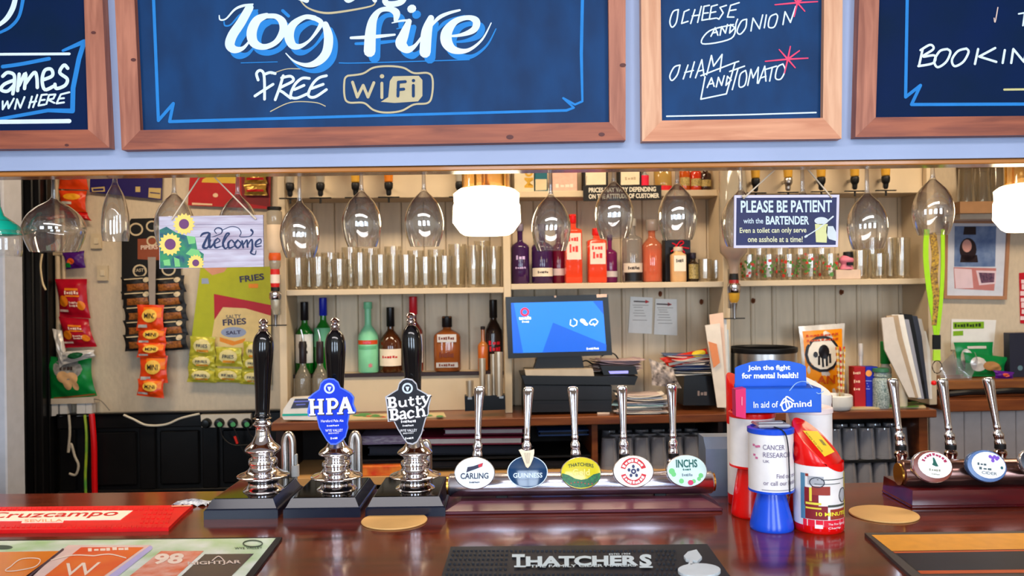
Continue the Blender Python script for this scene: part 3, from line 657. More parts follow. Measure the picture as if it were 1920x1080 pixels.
clip_badge(t, out2, mat('clip_black', (36, 38, 46), .25, 0, coat=.4), M((190, 190, 196), .3), HP, (764, 'black Butty Bach pump clip with scalloped outline', 728, [(9, 752, 780, 793, 5), (8, 755, 776, 800, 3.4), ('WYE VALLEY', 750, 782, 810, 5), ('BREWERY', 756, 776, 814, 2.5), (5, 760, 776, 824, 4)]))

# chrome beer spouts behind the pumps and the small white tap
for x, x2, yt, lb in ((535, 548, 815, 'chrome looped beer spout behind the left pump'), (661, 672, 814, 'chrome looped beer spout behind the middle pump'), (795, 803, 830, 'chrome looped beer spout behind the right pump')):
    a = P(x, 905, 1.912); z0 = BT-a.z
    t = thing('beer_spout', lb, 'tap', (a.x, 1.912, BT), group='spouts behind the hand pumps')
    h = P(x, yt, 1.912).z-BT; w_ = (P(x2, yt, 1.912).x-a.x)
    part('spout', MB().tube(crom([(0, 0, .0), (0, 0, h*.5), (0, 0, h*.85), (w_*.25, 0, h*.97), (w_*.6, 0, h), (w_*.95, 0, h*.9), (w_, 0, h*.7), (w_, 0, h*.25)], 4), .0085, 12), STEEL, t)
    part('foot_ring', MB().cyl(.013, 0, .006), STEEL, t)
a = P(553, 900, 1.912)
t = thing('line_tap', 'small white tap fitting beside the left chrome spout', 'tap', (a.x, 1.912, BT))
part('tap_body', MB().cyl(.006, 0, .05).cyl(.010, .035, .06), M((206, 204, 200), .3), t)
part('tap_lever', MB().box(-.006, .006, -.006, .006, .06, .085, .002), M((186, 190, 190), .3), t)
# ================= keg fonts with taps =================
def badge_poly(cx, cz, rx, rz, n=28, k=1.): return [(cx+rx*k*cos(2*pi*i/n), cz+rz*k*sin(2*pi*i/n)) for i in range(n)]
def font(label, xl, xr, tr, zc, hpl, taps, tube_m, pl_m, hz):
    """taps: list of (badge centre px, py, label, print function, top of the handle, tilt)"""
    a = P(xl, 950, 1.76); b = P(xr, 950, 1.76); cx = (a.x+b.x)/2; hw = (b.x-a.x)/2
    t = thing('keg_font', label, 'beer taps', (cx, 1.76, BT))
    part('plinth', MB().box(-hw-.006, hw+.006, -.062, .075, 0, .007, .002).add([(sx*(hw+.004-i), sy*.068-i*sy+.006, z) for z, i in ((.007, 0), (hpl, .030 if hpl < .025 else .002)) for sx, sy in ((-1, -1), (1, -1), (1, 1), (-1, 1))], [(3, 2, 1, 0), (4, 5, 6, 7), (0, 1, 5, 4), (1, 2, 6, 5), (2, 3, 7, 6), (3, 0, 4, 7)]), pl_m, t, False)
    TX = Matrix.Translation((0, 0, zc-BT)) @ Matrix.Rotation(pi/2, 4, 'Y')
    part('font_tube', MB().lathe([(0, -hw), (tr*.86, -hw), (tr, -hw+.004), (tr, hw-.004), (tr*.86, hw), (0, hw)], 36, TX), tube_m, t, ang=50)
    part('tube_end', MB().lathe([(0, -hw-.004), (tr*.8, -hw-.004), (tr*.8, -hw)], 24, TX).lathe([(0, hw+.004), (tr*.8, hw+.004), (tr*.8, hw)], 24, TX), BRASS, t)
    for f in (-.6, .6): part('tube_foot', MB().box(hw*f-.012, hw*f+.012, -.008, .012, hpl-.001, zc-BT-tr*.8, .001), MBLACK, t)
    for (px, py, lb, fn, htop, hx, tilt, edge) in taps:
        yb = 1.705; c = P(px, py, yb); x = c.x-cx; z = c.z-BT; sy = 1.84-1.76
        rx, rz = .0408, .0318
        R = Matrix.Translation((x, yb-1.76, z)) @ Matrix.Rotation(tilt, 4, 'Y') @ Matrix.Rotation(radians(-14), 4, 'X') @ Matrix.Rotation(radians(90), 4, 'X')
        part('tap_arm', MB().tube([(x, yb-1.76+.012, z), (x, -.01, zc-BT+.004), (x, .03, zc-BT+.006), (x, sy, zc-BT+.008)], .0085, 12), CHROME, t)
        zb = zc-BT
        part('tap_body', MB().lathe([(0, zb-.02), (.010, zb-.018), (.0115, zb), (.011, zb+.018), (.0135, zb+.022), (.0135, zb+.028), (.0095, zb+.032), (.0095, zb+.040)], 20, Matrix.Translation((x, sy, 0))), CHROME, t)
        part('tap_collar', MB().cyl(.0115, zb+.034, zb+.044, 20, Matrix.Translation((x, sy, 0))), MBLACK, t)
        zt = P(px, htop, 1.84).z-BT; z1 = zb+.043
        xt = P(hx, htop, 1.84).x-cx-x
        sh = Matrix.Identity(4); sh[0][2] = xt/(zt-z1)
        H = zt-z1; hp = [(0, 0), (9.5, .0), (10, .04), (8.5, .08), (9.5, .12), (9.5, .16), (6.5, .20), (6, .23), (7, .26), (6.2, .30), (6.8, .5), (8.8, .75), (10.6, .92), (10.2, .97), (7, .995), (0, 1)]
        part('tap_handle', MB().lathe(crom([(r*.00108, h*H) for r, h in hp], 3), 20, Matrix.Translation((x, sy, z1)) @ sh, sy=.7, square=3.2), CHROME, t, ang=50)
        bd = part('badge_lens', MB().lathe([(0, -.012), (.9, -.012), (1.0, -.006), (1.0, .003), (.96, .005)], 36, R @ Matrix.Diagonal((rx, rz, 1, 1))), edge, t)
        part('badge_face', MB().lathe([(.965, .0048), (.7, .0062), (0, .0068)], 36, R @ Matrix.Diagonal((rx, rz, 1, 1))), fn[0], bd, label=lb)
        Q = R
        def gg(u, v, e=0., Q=Q): return Q @ Vector((u*rx, v*rz, .0069+e-.0015*(u*u+v*v)))
        fn[1](gg, bd)
    return t
def ring(mb, g, r, w, a0, a1, e=.0005, n=24, cx=0, cy=0):
    vs = []
    for i in range(n+1):
        a = a0+(a1-a0)*i/n
        for q in (r-w/2, r+w/2): vs.append(g(cx+q*cos(a), cy+q*sin(a), e))
    return mb.add(vs, [(2*i, 2*i+1, 2*i+3, 2*i+2) for i in range(n)])
def disc(mb, g, cx, cy, rx, ry, e=.0006, n=24, m=4):
    vs = [g(cx, cy, e)]+[g(cx+rx*r/m*cos(2*pi*i/n), cy+ry*r/m*sin(2*pi*i/n), e) for r in range(1, m+1) for i in range(n)]
    return mb.add(vs, [(0, 1+i, 1+(i+1) % n) for i in range(n)]+[(1+r*n+i, 1+(r+1)*n+i, 1+(r+1)*n+(i+1) % n, 1+r*n+(i+1) % n) for r in range(m-1) for i in range(n)])
def T_(mb, s, x0, x1, y0, y1, g, e=.0008, bold=.01, arc=0):
    vs, fs = txt2d(s, bold); return mb.add([g(x0+(x1-x0)*u, y0+(y1-y0)*v+arc*(1-(2*u-1)**2), e) for u, v in vs], fs)
def arctext(mb, s, r0, r1, a0, a1, g, e=.0009, bold=.01, cx=0, cy=0, k=1.3):
    """text along an arc of a badge (u squeezed by k to stay round)"""
    vs, fs = txt2d(s, bold); out = []
    for u, v in vs:
        a = a0+(a1-a0)*u; r = r0+(r1-r0)*v; out.append(g(cx+r*cos(a)/k, cy+r*sin(a), e))
    return mb.add(out, fs)
def f1(g, p):
    k = MB(); T_(k, 'CARLING', -.68, .68, -.36, .0, g, bold=.02); T_(k, 8, -.25, .25, -.62, -.52, g); part('lettering', k, M((36, 44, 70), .4), p)
    k = MB(); k.add([g(x, y, .0008) for x, y in ((-.40, .04), (-.34, .36), (-.05, .42), (.42, .62), (.38, .40), (.10, .26))], [(0, 1, 2, 3, 4, 5)]); part('flash_print', k, M((40, 42, 66), .4), p)
    k = MB(); k.add([g(x, y, .001) for x, y in ((.18, .50), (.42, .62), (.36, .38), (.2, .32))], [(0, 1, 2, 3)]); part('red_print', k, M((200, 40, 60), .4), p)
def f2(g, p):
    k = MB(); T_(k, 'GUINNESS', -.7, .72, -.36, -.06, g, bold=.02); ring(k, g, .97, .04, 0, 2*pi, .0004, 32); part('lettering', k, M((214, 232, 248), .4), p)
    k = MB()
    o = [(-.42, 1.34), (-.28, 1.4), (-.10, 1.28), (.12, 1.3), (.34, 1.38), (.34, 1.14), (.28, .80), (.14, .40), (.02, .22), (-.08, .30), (-.20, .70), (-.30, 1.05)]
    A = [g(x, y, .012) for x, y in o]; B = [g(x, y, .0) for x, y in o]; n = len(o)
    k.add(A+B, [tuple(range(n)), tuple(reversed(range(n, 2*n)))]+[(i, i+n, (i+1) % n+n, (i+1) % n) for i in range(n)])
    part('harp', k, mat('pale_gold', (206, 190, 164), .3, .7), p)
    k = MB(); 
    for i in range(5): k.add([g(x, y, .0125) for x, y in ((-.16+i*.07, 1.16), (-.14+i*.07, 1.16), (-.04+i*.03, .5), (-.05+i*.03, .5))], [(0, 1, 2, 3)])
    part('harp_string', k, M((110, 100, 90), .4), p)
def f3(g, p):
    k = MB(); pts = [(-.93, .0), (-.6, -.12), (-.3, -.34), (0, -.42), (.3, -.36), (.6, -.10), (.93, -.0)]
    nb = len(pts); k.add([g(x, max(-.93, y*(1-q)+q*-.9*sqrt(max(0, 1-(x*.98)**2))), .0006) for q in (0, .34, .67, 1) for x, y in pts], [(r*nb+i, r*nb+i+1, (r+1)*nb+i+1, (r+1)*nb+i) for r in range(3) for i in range(nb-1)]); part('orchard_print', k, mat('orchard_print', (24, 120, 56), .3, 0, scale=300, c2=(20, 56, 40)), p)
    k = MB(); T_(k, 'THATCHERS', -.62, .62, .30, .52, g, bold=.02, arc=.12); part('lettering', k, M((60, 70, 20), .4), p)
    k = MB(); T_(k, 'Gold', -.42, .42, -.16, .24, g, .0022, bold=.02); part('gold_lettering', k, M((250, 226, 120), .4), p)
    k = MB()
    for i in range(7): a = i*.9; k.add([g(-.5+.17*i+.03*cos(b), -.62+.06*sin(a)+.04*sin(b), .0009) for b in (0, 1.05, 2.1, 3.14, 4.2, 5.2)], [(0, 1, 2, 3, 4, 5)])
    part('apple_print', k, M((190, 50, 40), .4), p)
def f4(g, p):
    k = MB(); q = lambda x, y, e=0: g(x/1.3, y, e)
    ring(k, q, .68, .30, radians(15), radians(165)); ring(k, q, .68, .30, radians(195), radians(345)); part('red_ring', k, M((206, 30, 46), .35), p)
    k = MB(); arctext(k, 7, .58, .78, radians(158), radians(22), g, k=1.3); arctext(k, 9, .78, .58, radians(205), radians(335), g, k=1.3); part('lettering', k, M((246, 236, 232), .4), p)
    k = MB()
    for i in range(5):
        a = pi/2+i*2*pi/5; k.add([q(.3*cos(a)+.1*cos(a+b), .3*sin(a)+.12*sin(a+b), .0008) for b in (0, 1.25, 2.5, 3.75, 5)], [(0, 1, 2, 3, 4)])
    ring(k, q, .12, .1, 0, 2*pi, .0008, 12); part('emblem', k, M((50, 54, 96), .4), p)
def f5(g, p):
    k = MB(); T_(k, 'INCHS', -.52, .52, .20, .70, g, bold=.03); T_(k, 5, -.2, .2, .02, .14, g); part('lettering', k, M((22, 92, 84), .4), p)
    k = MB()
    for cx, cy, r in ((-.74, -.02, .15), (-.66, -.2, .12), (.66, -.30, .12), (.56, -.5, .10), (-.3, -.62, .12), (.3, -.64, .10)): k.add([g(cx+r*cos(a), cy+r*1.3*sin(a), .0006) for a in [i*pi/5 for i in range(10)]], [tuple(range(10))])
    part('leaf_print', k, M((110, 204, 120), .4), p)
    k = MB(); k.add([g(.14+.14*cos(a), -.72+.16*sin(a), .001) for a in [i*pi/5 for i in range(10)]], [tuple(range(10))]); part('apple_print', k, M((206, 40, 90), .4), p)
    k = MB(); T_(k, 6, -.26, .26, -.34, -.16, g); part('small_lettering', k, M((120, 140, 150), .4), p)
WL = M((226, 236, 242), .25); RIM = mat('badge_chrome_rim', (216, 216, 222), .15, .9)
TAPS = [(890, 887, 'pale badge reading CARLING', (WL, f1), 724, 899, 0, RIM),
        (989, 885, 'dark blue badge with a gold harp', (mat('badge_blue', (30, 62, 98), .1, 0, coat=.6), f2), 725, 991, 0, RIM),
        (1089, 887, 'yellow badge with a green orchard', (mat('badge_yellow', (216, 200, 40), .15, 0, coat=.4), f3), 724, 1074, 0, RIM),
        (1187, 884, 'cream badge with a red ring', (M((232, 230, 218), .25), f4), 722, 1166, 0, RIM),
        (1287, 883, 'pale green badge with leaves', (M((206, 230, 226), .25), f5), 719, 1259, 0, RIM)]
font('long polished steel font with five chrome taps in the middle of the bar', 842, 1336, .0235, 1.1450, .0195, TAPS, TUBESTEEL, mat('font_plinth', (104, 56, 66), .42, 0, scale=4, stretch=(1, 9, 9), c2=(74, 34, 42), coat=.1), 0)
def f6(g, p):
    k = disc(MB(), g, .08, .10, .84, .80); part('badge_disc', k, M((244, 248, 246), .2), p)
    k = MB(); arctext(k, 'ASPALL SUFFOLK' if 0 else 9, .56, .74, radians(165), radians(20), g, .001, k=1.1, cx=.06, cy=.1); part('lettering', k, M((170, 50, 84), .4), p)
    k = MB(); k.add([g(x, y, .001) for x, y in ((-.04, .56), (.04, .54), (.16, .22), (.24, .04), (.10, .02), (-.08, .10), (-.02, .26))], [tuple(range(7))]); part('emblem', k, M((20, 90, 76), .4), p)
    k = MB(); T_(k, 5, -.22, .36, -.28, -.14, g, .001); T_(k, 8, -.1, .3, -.5, -.42, g, .001); part('small_lettering', k, M((150, 150, 130), .4), p)
def f7(g, p):
    k = disc(MB(), g, .06, .06, .84, .82); part('badge_disc', k, M((246, 248, 250), .2), p)
    k = MB(); T_(k, 3, -.5, -.05, .0, .16, g, .001); T_(k, 3, -.42, .2, -.26, -.1, g, .001); T_(k, 'CIDER', -.3, .45, -.52, -.34, g, .001); part('lettering', k, M((70, 90, 96), .4), p)
    k = MB()
    for cx, cy in ((.14, .6), (.26, .52), (.36, .62), (.46, .5), (.26, .36), (.52, .58)): k.add([g(cx+.09*cos(a), cy+.11*sin(a), .001) for a in [i*pi/4 for i in range(8)]], [tuple(range(8))])
    part('flower_print', k, M((126, 84, 200), .4), p)
    k = MB(); k.add([g(.70+.07*cos(a), -.02+.10*sin(a), .001) for a in [i*pi/4 for i in range(8)]], [tuple(range(8))]); part('seal_print', k, M((30, 90, 100), .4), p)
def f8(g, p):
    k = MB(); ring(k, g, .5, .5, radians(95), radians(265), .0006); part('yellow_print', k, M((236, 214, 20), .3), p)
RIMR = mat('red_brown_rim', (120, 58, 50), .2, .3); RIMB = mat('blue_rim', (70, 96, 140), .2, .4)
TAPS = [(1747, 875, 'white oval badge with a red-brown edge and green emblem', (M((128, 66, 56), .25), f6), 708, 1673, radians(7), RIM),
        (1848, 874, 'white oval badge with purple flowers', (M((90, 120, 170), .25), f7), 708, 1766, radians(7), RIMB),
        (1948, 868, 'dark badge with a yellow half at the right edge', (M((30, 30, 44), .25), f8), 706, 1852, radians(7), RIM)]
font('dark bronze font with chrome taps and a red plinth at the right', 1688, 2230, .0285, 1.156, .036, TAPS, mat('bronze_tube', (112, 84, 78), .2, .9), REDW, 0)

# ================= runners, mats and coasters =================
z = BT
def flat(name, label, cat, px, py, h, out, m, z=BT, fr=IDM, pname='mat_base'):
    c = P(px, py, z, fr, 2)
    t = thing(name, label, cat, (c.x, c.y, z), fr)
    part(pname, solid(MB(), out, on(t, 0, 2), 0, h, 2), m, t, False)
    return t, on(t, h, 2)
RUB = mat('black_rubber', (40, 42, 48), .55, 0, noise=.08)
t, g = flat('bar_runner', 'red rubber bar runner with a white Cruzcampo banner at the far left', 'bar mat', 100, 975, .007, [(-260, 953), (362, 947), (343, 963), (316, 989), (210, 991), (-300, 997)], mat('red_rubber', (214, 18, 22), .4, 0, noise=.08))
k = MB()
for i in range(46):
    for j in range(5):
        x = -60+i*9.5-j*3; y = 951+j*8.2
        if -12 < x < 262 and 956 < y < 978 or x > 330-(y-950)*.7: continue
        solid(k, [(x, y), (x+6, y), (x+4.5, y+4.5), (x-1.5, y+4.5)], g, 0, .0015, 2)
part('rubber_stud', k, MATS['red_rubber'], t, False, kind='stuff')
k = MB(); solid(k, [(-200, 960), (249, 957), (226, 974), (120, 975), (118, 979), (40, 980), (42, 976), (-220, 978)], g, 0, .001, 2); part('white_banner', k, M((244, 228, 212), .5), t, False)
k = MB(); text(k, 'Cruzcampo', (-22, 975), (222, 970), 14, g, .0014, .012, .35); part('lettering', k, M((200, 24, 26), .5), t)
k = MB(); text(k, 'SEVILLA', (46, 979), (118, 978), 5, g, .0014, .012); stroke(k, [(322, 949), (358, 948)], 2, g, .001); part('small_lettering', k, M((246, 160, 130), .5), t)
# poster style mat
t, g = flat('poster_mat', 'glossy mat printed with beer posters lying at the lower left', 'bar mat', 250, 1050, .004, [(-380, 1016), (529, 1007), (522, 1018), (452, 1110), (430, 1135), (-520, 1150)], MBLACK)
part('printed_sheet', poly(MB(), [(-370, 1018), (517, 1009), (436, 1110), (420, 1130), (-505, 1145)], g, .0004), mat('leafy_print', (240, 244, 240), .3, 0, scale=12, c2=(168, 206, 140), coat=.2), t)
k = MB(); poly(k, [(-60, 1036), (112, 1033), (62, 1080), (0, 1130), (-160, 1130)], g, .0007); part('orange_poster', k, mat('orange_print', (240, 140, 40), .25, 0, scale=12, c2=(246, 130, 40), coat=.2), t)
k = MB(); poly(k, [(128, 1022), (284, 1022), (206, 1080), (140, 1130), (-20, 1130)], g, .0007); part('poster_border', k, M((240, 206, 196), .25), t)
k = MB(); poly(k, [(152, 1026), (270, 1026), (200, 1076), (130, 1130), (20, 1130)], g, .0010); part('red_poster', k, mat('red_orange_print', (238, 76, 40), .3, 0, scale=9, c2=(250, 130, 50), coat=.2), t)
k = MB(); stroke(k, [(118, 1030), (60, 1076), (10, 1120)], 4, g, .001); part('dark_line', k, M((70, 50, 60), .4), t)
k = MB(); stroke(k, [(282, 1027), (215, 1078), (160, 1120)], [8, 11, 13], g, .0012); part('lilac_band', k, M((190, 180, 224), .4), t)
k = MB(); poly(k, [(302, 1033), (382, 1033), (310, 1100), (280, 1130), (180, 1130)], g, .0008); part('orange_white_poster', k, mat('orange_white_print', (240, 180, 160), .3, 0, scale=40, c2=(226, 104, 60)), t)
k = MB(); text(k, '98', (290, 1058), (345, 1057), 20, g, .0014, .04, .2); text(k, 'W', (125, 1080), (190, 1078), 24, g, .0014, -.0, .3)
for a, b, c_, d in ((96, 1050, 176, 1042), (176, 1042, 236, 1046)): stroke(k, [(a, b), ((a+c_)/2, (b+d)/2-5), (c_, d)], 2, g, .0014)
stroke(k, [(20, 1062), (40, 1048), (74, 1048), (66, 1062), (30, 1070), (10, 1070), (20, 1062)], 1.6, g, .0014); text(k, 7, (165, 1034), (245, 1031), 6, g, .0014, .02)
part('lettering', k, M((250, 226, 206), .4), t)
k = MB(); poly(k, [(384, 1039), (476, 1038), (436, 1078), (400, 1120), (310, 1120), (340, 1080)], g, .0009); part('black_poster', k, mat('navy_poster', (36, 38, 54), .25, 0, coat=.5), t)
k = MB(); text(k, 'NIGHTJAR', (352, 1061), (452, 1058), 8, g, .0014, .02); stroke(k, [(398, 1051), (410, 1043), (420, 1051)], 2, g, .0014); part('pale_lettering', k, M((226, 206, 190), .4), t)
k = MB(); stroke(k, ell(474, 1019, 18, 6, 20)+[(492, 1019)], 2.2, g, .0012, smooth=False); text(k, 'WYE VALLEY', (440, 1030), (492, 1029), 4, g, .0012); poly(k, ell(4, 1026, 20, 4), g, .001); part('dark_lettering', k, M((60, 76, 60), .4), t)
# THATCHERS rubber mat
t, g = flat('rubber_mat', 'black studded rubber bar mat lettered THATCHERS in the centre foreground', 'bar mat', 1090, 1060, .006, [(845, 1025), (1326, 1020), (1372, 1084), (1420, 1160), (808, 1165), (826, 1086)], RUB)
k = MB()
for j in range(10):
    y = 1029+j*7.2+j*j*.32; u = (y-1024)/(1084-1024)
    x0 = 845-19*u; x1 = 1326+46*u; n = 58
    for i in range(n):
        x = x0+8+(x1-x0-16)*i/(n-1)
        if 955 < x < 1228 and 1034 < y < 1064 or 1266+(y-1028)*.1 < x < 1358 and 1028 < y < 1080: continue
        if i*0 == 0: solid(k, [(x-2.2, y-1.6), (x+2.2, y-1.6), (x+2.3, y+2.6), (x-2.3, y+2.6)], g, 0, .003, 2)
part('rubber_stud', k, RUB, t, False, kind='stuff')
k = MB(); text(k, 'T', (960, 1062), (984, 1062), 23, g, .0033, .05); text(k, 'HATCHER', (986, 1062), (1197, 1060), 19, g, .0033, .045); text(k, 'S', (1199, 1062), (1222, 1062), 23, g, .0033, .05)
stroke(k, [(964, 1062), (986, 1062)], 3, g, .0033, smooth=False, cap=False); stroke(k, [(1199, 1063), (1224, 1063)], 3, g, .0033, smooth=False, cap=False)
text(k, 'THE FAMILY CIDER MAKERS', (994, 1064), (1193, 1062), 5, g, .0036, .02); text(k, 'ESTD 1904', (1142, 1041), (1182, 1040), 3.5, g, .0033, .01)
part('lettering', k, M((206, 222, 226), .4), t)
k = MB(); solid(k, ell(1311, 1068, 40, 12, 26), g, 0, .0045, 2); solid(k, [(1282, 1042), (1290, 1034), (1306, 1030), (1316, 1044), (1308, 1052), (1300, 1050), (1298, 1058), (1290, 1058), (1294, 1050), (1286, 1048)], g, 0, .0045, 2)
part('apple_relief', k, M((206, 214, 218), .4), t, False)
# right hand mat
t, g = flat('striped_mat', 'orange and black striped bar mat with grey edge at the lower right', 'bar mat', 1800, 1040, .006, [(1621, 999), (2120, 993), (2400, 1140), (1790, 1150), (1700, 1072)], mat('grey_rubber', (72, 66, 62), .5))
k = MB(); poly(k, [(1634, 1003), (2112, 997), (2180, 1026), (1672, 1033)], g, .0006); part('orange_band', k, mat('orange_cloth', (232, 156, 56), .5, 0, scale=40), t)
k = MB(); poly(k, [(1674, 1034), (2182, 1027), (2186, 1029), (1678, 1037)], g, .0006); poly(k, [(1720, 1070), (2270, 1064), (2280, 1070), (1727, 1076)], g, .0006); part('red_stripe', k, M((196, 84, 40), .5), t)
k = MB(); poly(k, [(1680, 1037), (2188, 1030), (2268, 1063), (1720, 1070)], g, .0006); part('black_band', k, mat('black_cloth', (36, 36, 46), .5, 0, noise=.1, scale=40), t)
# coasters
for x, y, lb in ((740, 976, 'round pale wooden beer coaster tucked under the right hand pump'), (1657, 965, 'round pale wooden beer coaster beside the right-hand font')):
    c = P(x, y, BT, IDM, 2); t = thing('coaster', lb, 'coaster', (c.x, c.y if x > 1000 else c.y-.004, BT), group='round coasters')
    part('disc', MB().lathe([(0, .0), (.063, 0), (.064, .0015), (.063, .003), (0, .003)], 40), mat('coaster_ply', (214, 168, 104), .5, 0, scale=12), t)

# ================= charity collection =================
sr = lambda d: d/F
TINW = M((232, 228, 226), .4); RED = mat('red_plastic', (222, 20, 18), .25, 0, noise=.03, coat=.2); BLU = mat('blue_plastic', (28, 74, 206), .25, 0, noise=.03, coat=.2)
def cone_tin(label, x, yb, hcone, hcyl, rb, rn, rc, bm, capm, Y=None):
    c = P(x, yb, BT, IDM, 2) if Y is None else Vector((P(x, yb, Y).x, Y, BT)); s = sr(c.y)
    t = thing('collection_tin', label, 'collection tin', (c.x, c.y, BT))
    part('base', MB().lathe(crom([(rb*.97*s, 0), (rb*s, 3*s), (rb*.98*s, 12*s), ((rb+rn)/2*s, hcone*.55*s), (rn*s, hcone*.95*s)], 3)+[(rc*s, hcone*s), (rc*s, (hcone+4)*s), (0, (hcone+4)*s)], 32), bm, t)
    part('drum', MB().lathe([(rc*.98*s, (hcone+4)*s), (rc*.98*s, (hcone+hcyl-8)*s)], 40), TINW, t)
    part('lid', MB().lathe([(rc*.98*s, (hcone+hcyl-9)*s), (rc*1.02*s, (hcone+hcyl-8)*s), (rc*1.02*s, (hcone+hcyl)*s), (rc*.92*s, (hcone+hcyl+2)*s), (rc*.85*s, (hcone+hcyl-1)*s), (0, (hcone+hcyl-1)*s)], 40), capm, t)
    return t, s, rc*s*.99
# white and red tins at the back that carry the carton
tb1, s, r = cone_tin('white collection tin on a red base, under the left of the blue carton', 1412, 960, 92, 101, 40, 27, 42, RED, RED, 1.672)
tb2, s, r = cone_tin('white collection tin with a red rim, under the right of the blue carton', 1519, 955, 92, 101, 40, 27, 42, RED, M((238, 220, 216), .4), 1.70)
k = MB(); shell(k, r+.0006, .19*.52, .19*.58, .5, 1.1); part('label_mark', k, M((110, 104, 106), .5), tb2)
# front blue tin
t, s, r = cone_tin('blue-based white collection tin lettered CANCER RESEARCH in front', 1447, 990, 72, 117, 40, 25, 42, BLU, BLU)
zq = lambda y: (990-y)*s*1.0+.002
k = MB(); wrap(k, 'CANCER', r+.0005, zq(838), zq(829), -.62, .32, 0); wrap(k, 'RESEARCH', r+.0005, zq(852), zq(843), -.62, .62, 0); wrap(k, 'UK', r+.0005, zq(862), zq(857), -.62, -.35, 0)
wrap(k, 'Find out more', r+.0005, zq(890), zq(882), -.05, 1.2, 0); wrap(k, 'or call our hotline', r+.0005, zq(903), zq(895), -.62, 1.2, 0); part('lettering', k, M((110, 96, 130), .5), t)
k = MB()
for a, zz in ((-1.15, 830), (-1.0, 832), (-1.12, 848), (-1.0, 853), (-.88, 831)): shell(k, r+.0006, zq(zz+4), zq(zz), a, a+.13, 3)
part('arrow_mark', k, M((206, 110, 150), .5), t)
k = MB(); k.add([((r+.0007)*sin(1.25+.33*cos(a)), -(r+.0007)*cos(1.25+.33*cos(a)), zq(846)+.018*sin(a)) for a in [i*pi/8 for i in range(16)]], [tuple(range(16))]); part('round_sticker', k, M((84, 50, 140), .5), t)
k = MB(); shell(k, r+.0006, zq(913), zq(911.5), -.7, 1.2); part('grey_line', k, M((150, 148, 160), .5), t)
part('slot_cover', MB().box(-.03, .03, -.028, .026, zq(800), zq(794), .003).box(-.022, .022, -.004, .004, zq(794), zq(793)), thin_glass('cloudy_plastic', (240, 240, 240), 1.4, .5, (220, 220, 224)), t, label='cloudy clear plastic cover on the lid')
k = MB(); k.tube(crom([(-.006, -.02, zq(797)), (.010, -r-.002, zq(803)), (.018, -r-.001, zq(825)), (.0205, -r-.0, zq(870)), (.022, -r*.92, zq(905)), (.024, -.030, zq(925))], 5), .0013, 6); part('cord', k, M((40, 44, 52), .4), t, label='dark grey cord')
# slanted red tins
def slant_tin(label, x, yb, r_, z_lo, z_hi, bandz, dirv, Y=None, topm=None):
    c = P(x, yb, BT, IDM, 2) if Y is None else Vector((P(x, yb, Y).x, Y, BT)); s = sr(c.y); r = r_*s
    t = thing('slanted_collection_tin', label, 'collection tin', (c.x, c.y, BT))
    b0, b1 = bandz[0]*s, bandz[1]*s
    part('base', MB().lathe([(0, 0), (r*.97, 0), (r*1.01, .003), (r*1.01, b0)], 40), RED, t)
    part('drum', MB().lathe([(r, b0), (r, b1)], 40), TINW, t)
    zt = lambda a, q=1.: ((z_lo+z_hi)/2-(z_hi-z_lo)/2*q*(cos(a)*dirv[0]+sin(a)*dirv[1]))*s
    n = 40; vs = []; fs = []
    rings = [(1.01, lambda a: b1, 0), (1.02, lambda a: b1+.004, 0), (1.02, lambda a: zt(a)-.004, 1), (.98, lambda a: zt(a, .97), 1)]
    for q, fz, _ in rings: vs += [(r*q*cos(2*pi*i/n), r*q*sin(2*pi*i/n), fz(2*pi*i/n)) for i in range(n)]
    for k_ in range(len(rings)-1): fs += [(k_*n+i, k_*n+(i+1) % n, (k_+1)*n+(i+1) % n, (k_+1)*n+i) for i in range(n)]
    fs.append(tuple((len(rings)-1)*n+i for i in range(n)))
    part('slanted_top', MB().add(vs, fs), topm or RED, t, ang=35)
    return t, s, r, zt
slant_tin('tall red slanted collection tin, its edge showing left of the blue carton', 1404, 950, 38, 180, 244, (20, 150), (.8, -.6), Y=1.76)
t, s, r, zt = slant_tin('tall white and red slanted collection tin, edge showing right of the carton', 1519, 950, 40, 196, 236, (20, 180), (.8, -.6), Y=1.79, topm=TINW)
k = MB(); k.add([((r*1.03+.0004)*sin(a), -(r*1.03+.0004)*cos(a), z_) for a in (1.15, 1.3, 1.45, 1.6) for z_ in (30*s, 194*s)], [(0, 2, 3, 1), (2, 4, 5, 3), (4, 6, 7, 5)]); part('red_edge', k, RED, t)
t, s, r, zt = slant_tin('red slanted collection tin with a firefighter picture, in front at the right', 1535, 990, 45, 116, 204, (14, 124), (.72, -.69))
zq = lambda y: (990-y)*s
mid = (116+204)/2*s
sl = (204-116)/2*s/(r)
def gs(u, v, e=0):   # u across to the right, v upward on the slanted face, in px of the photo
    x, y = u*s, v*s; return Vector((x, y, mid-sl*(x*.72-y*.69)+e+.0008))
k = MB(); k.add([gs(*p, .0005) for p in ((-26, 4), (12, 34), (34, 6), (2, -30))], [(0, 1, 2, 3)]); part('yellow_sticker', k, M((246, 206, 30), .4), t)
k = MB(); k.add([gs(*p, .001) for p in ((6, 10), (14, 16), (20, 8), (12, 2))], [(0, 1, 2, 3)]); part('grey_sticker_mark', k, M((150, 130, 60), .5), t)
k = MB(); O = gs(-22, 2, .001); U = (gs(2, -26, .001)-O)*.9; V = (gs(-16, 10, .001)-O)*.7; textl(k, 'SCAN TO GIVE', O, U, V); part('lettering', k, M((120, 70, 20), .5), t)
k = MB(); O = gs(-40, 8, .001); U = gs(-16, 30, .001)-O; textl(k, 'Thank You', O, U*.9, (gs(-32, 14, .001)-gs(-38, 8, .001))*.9); part('thank_lettering', k, M((250, 150, 60), .5), t)
k = MB()
a_ = lambda x: (x-1535)/45*1.15
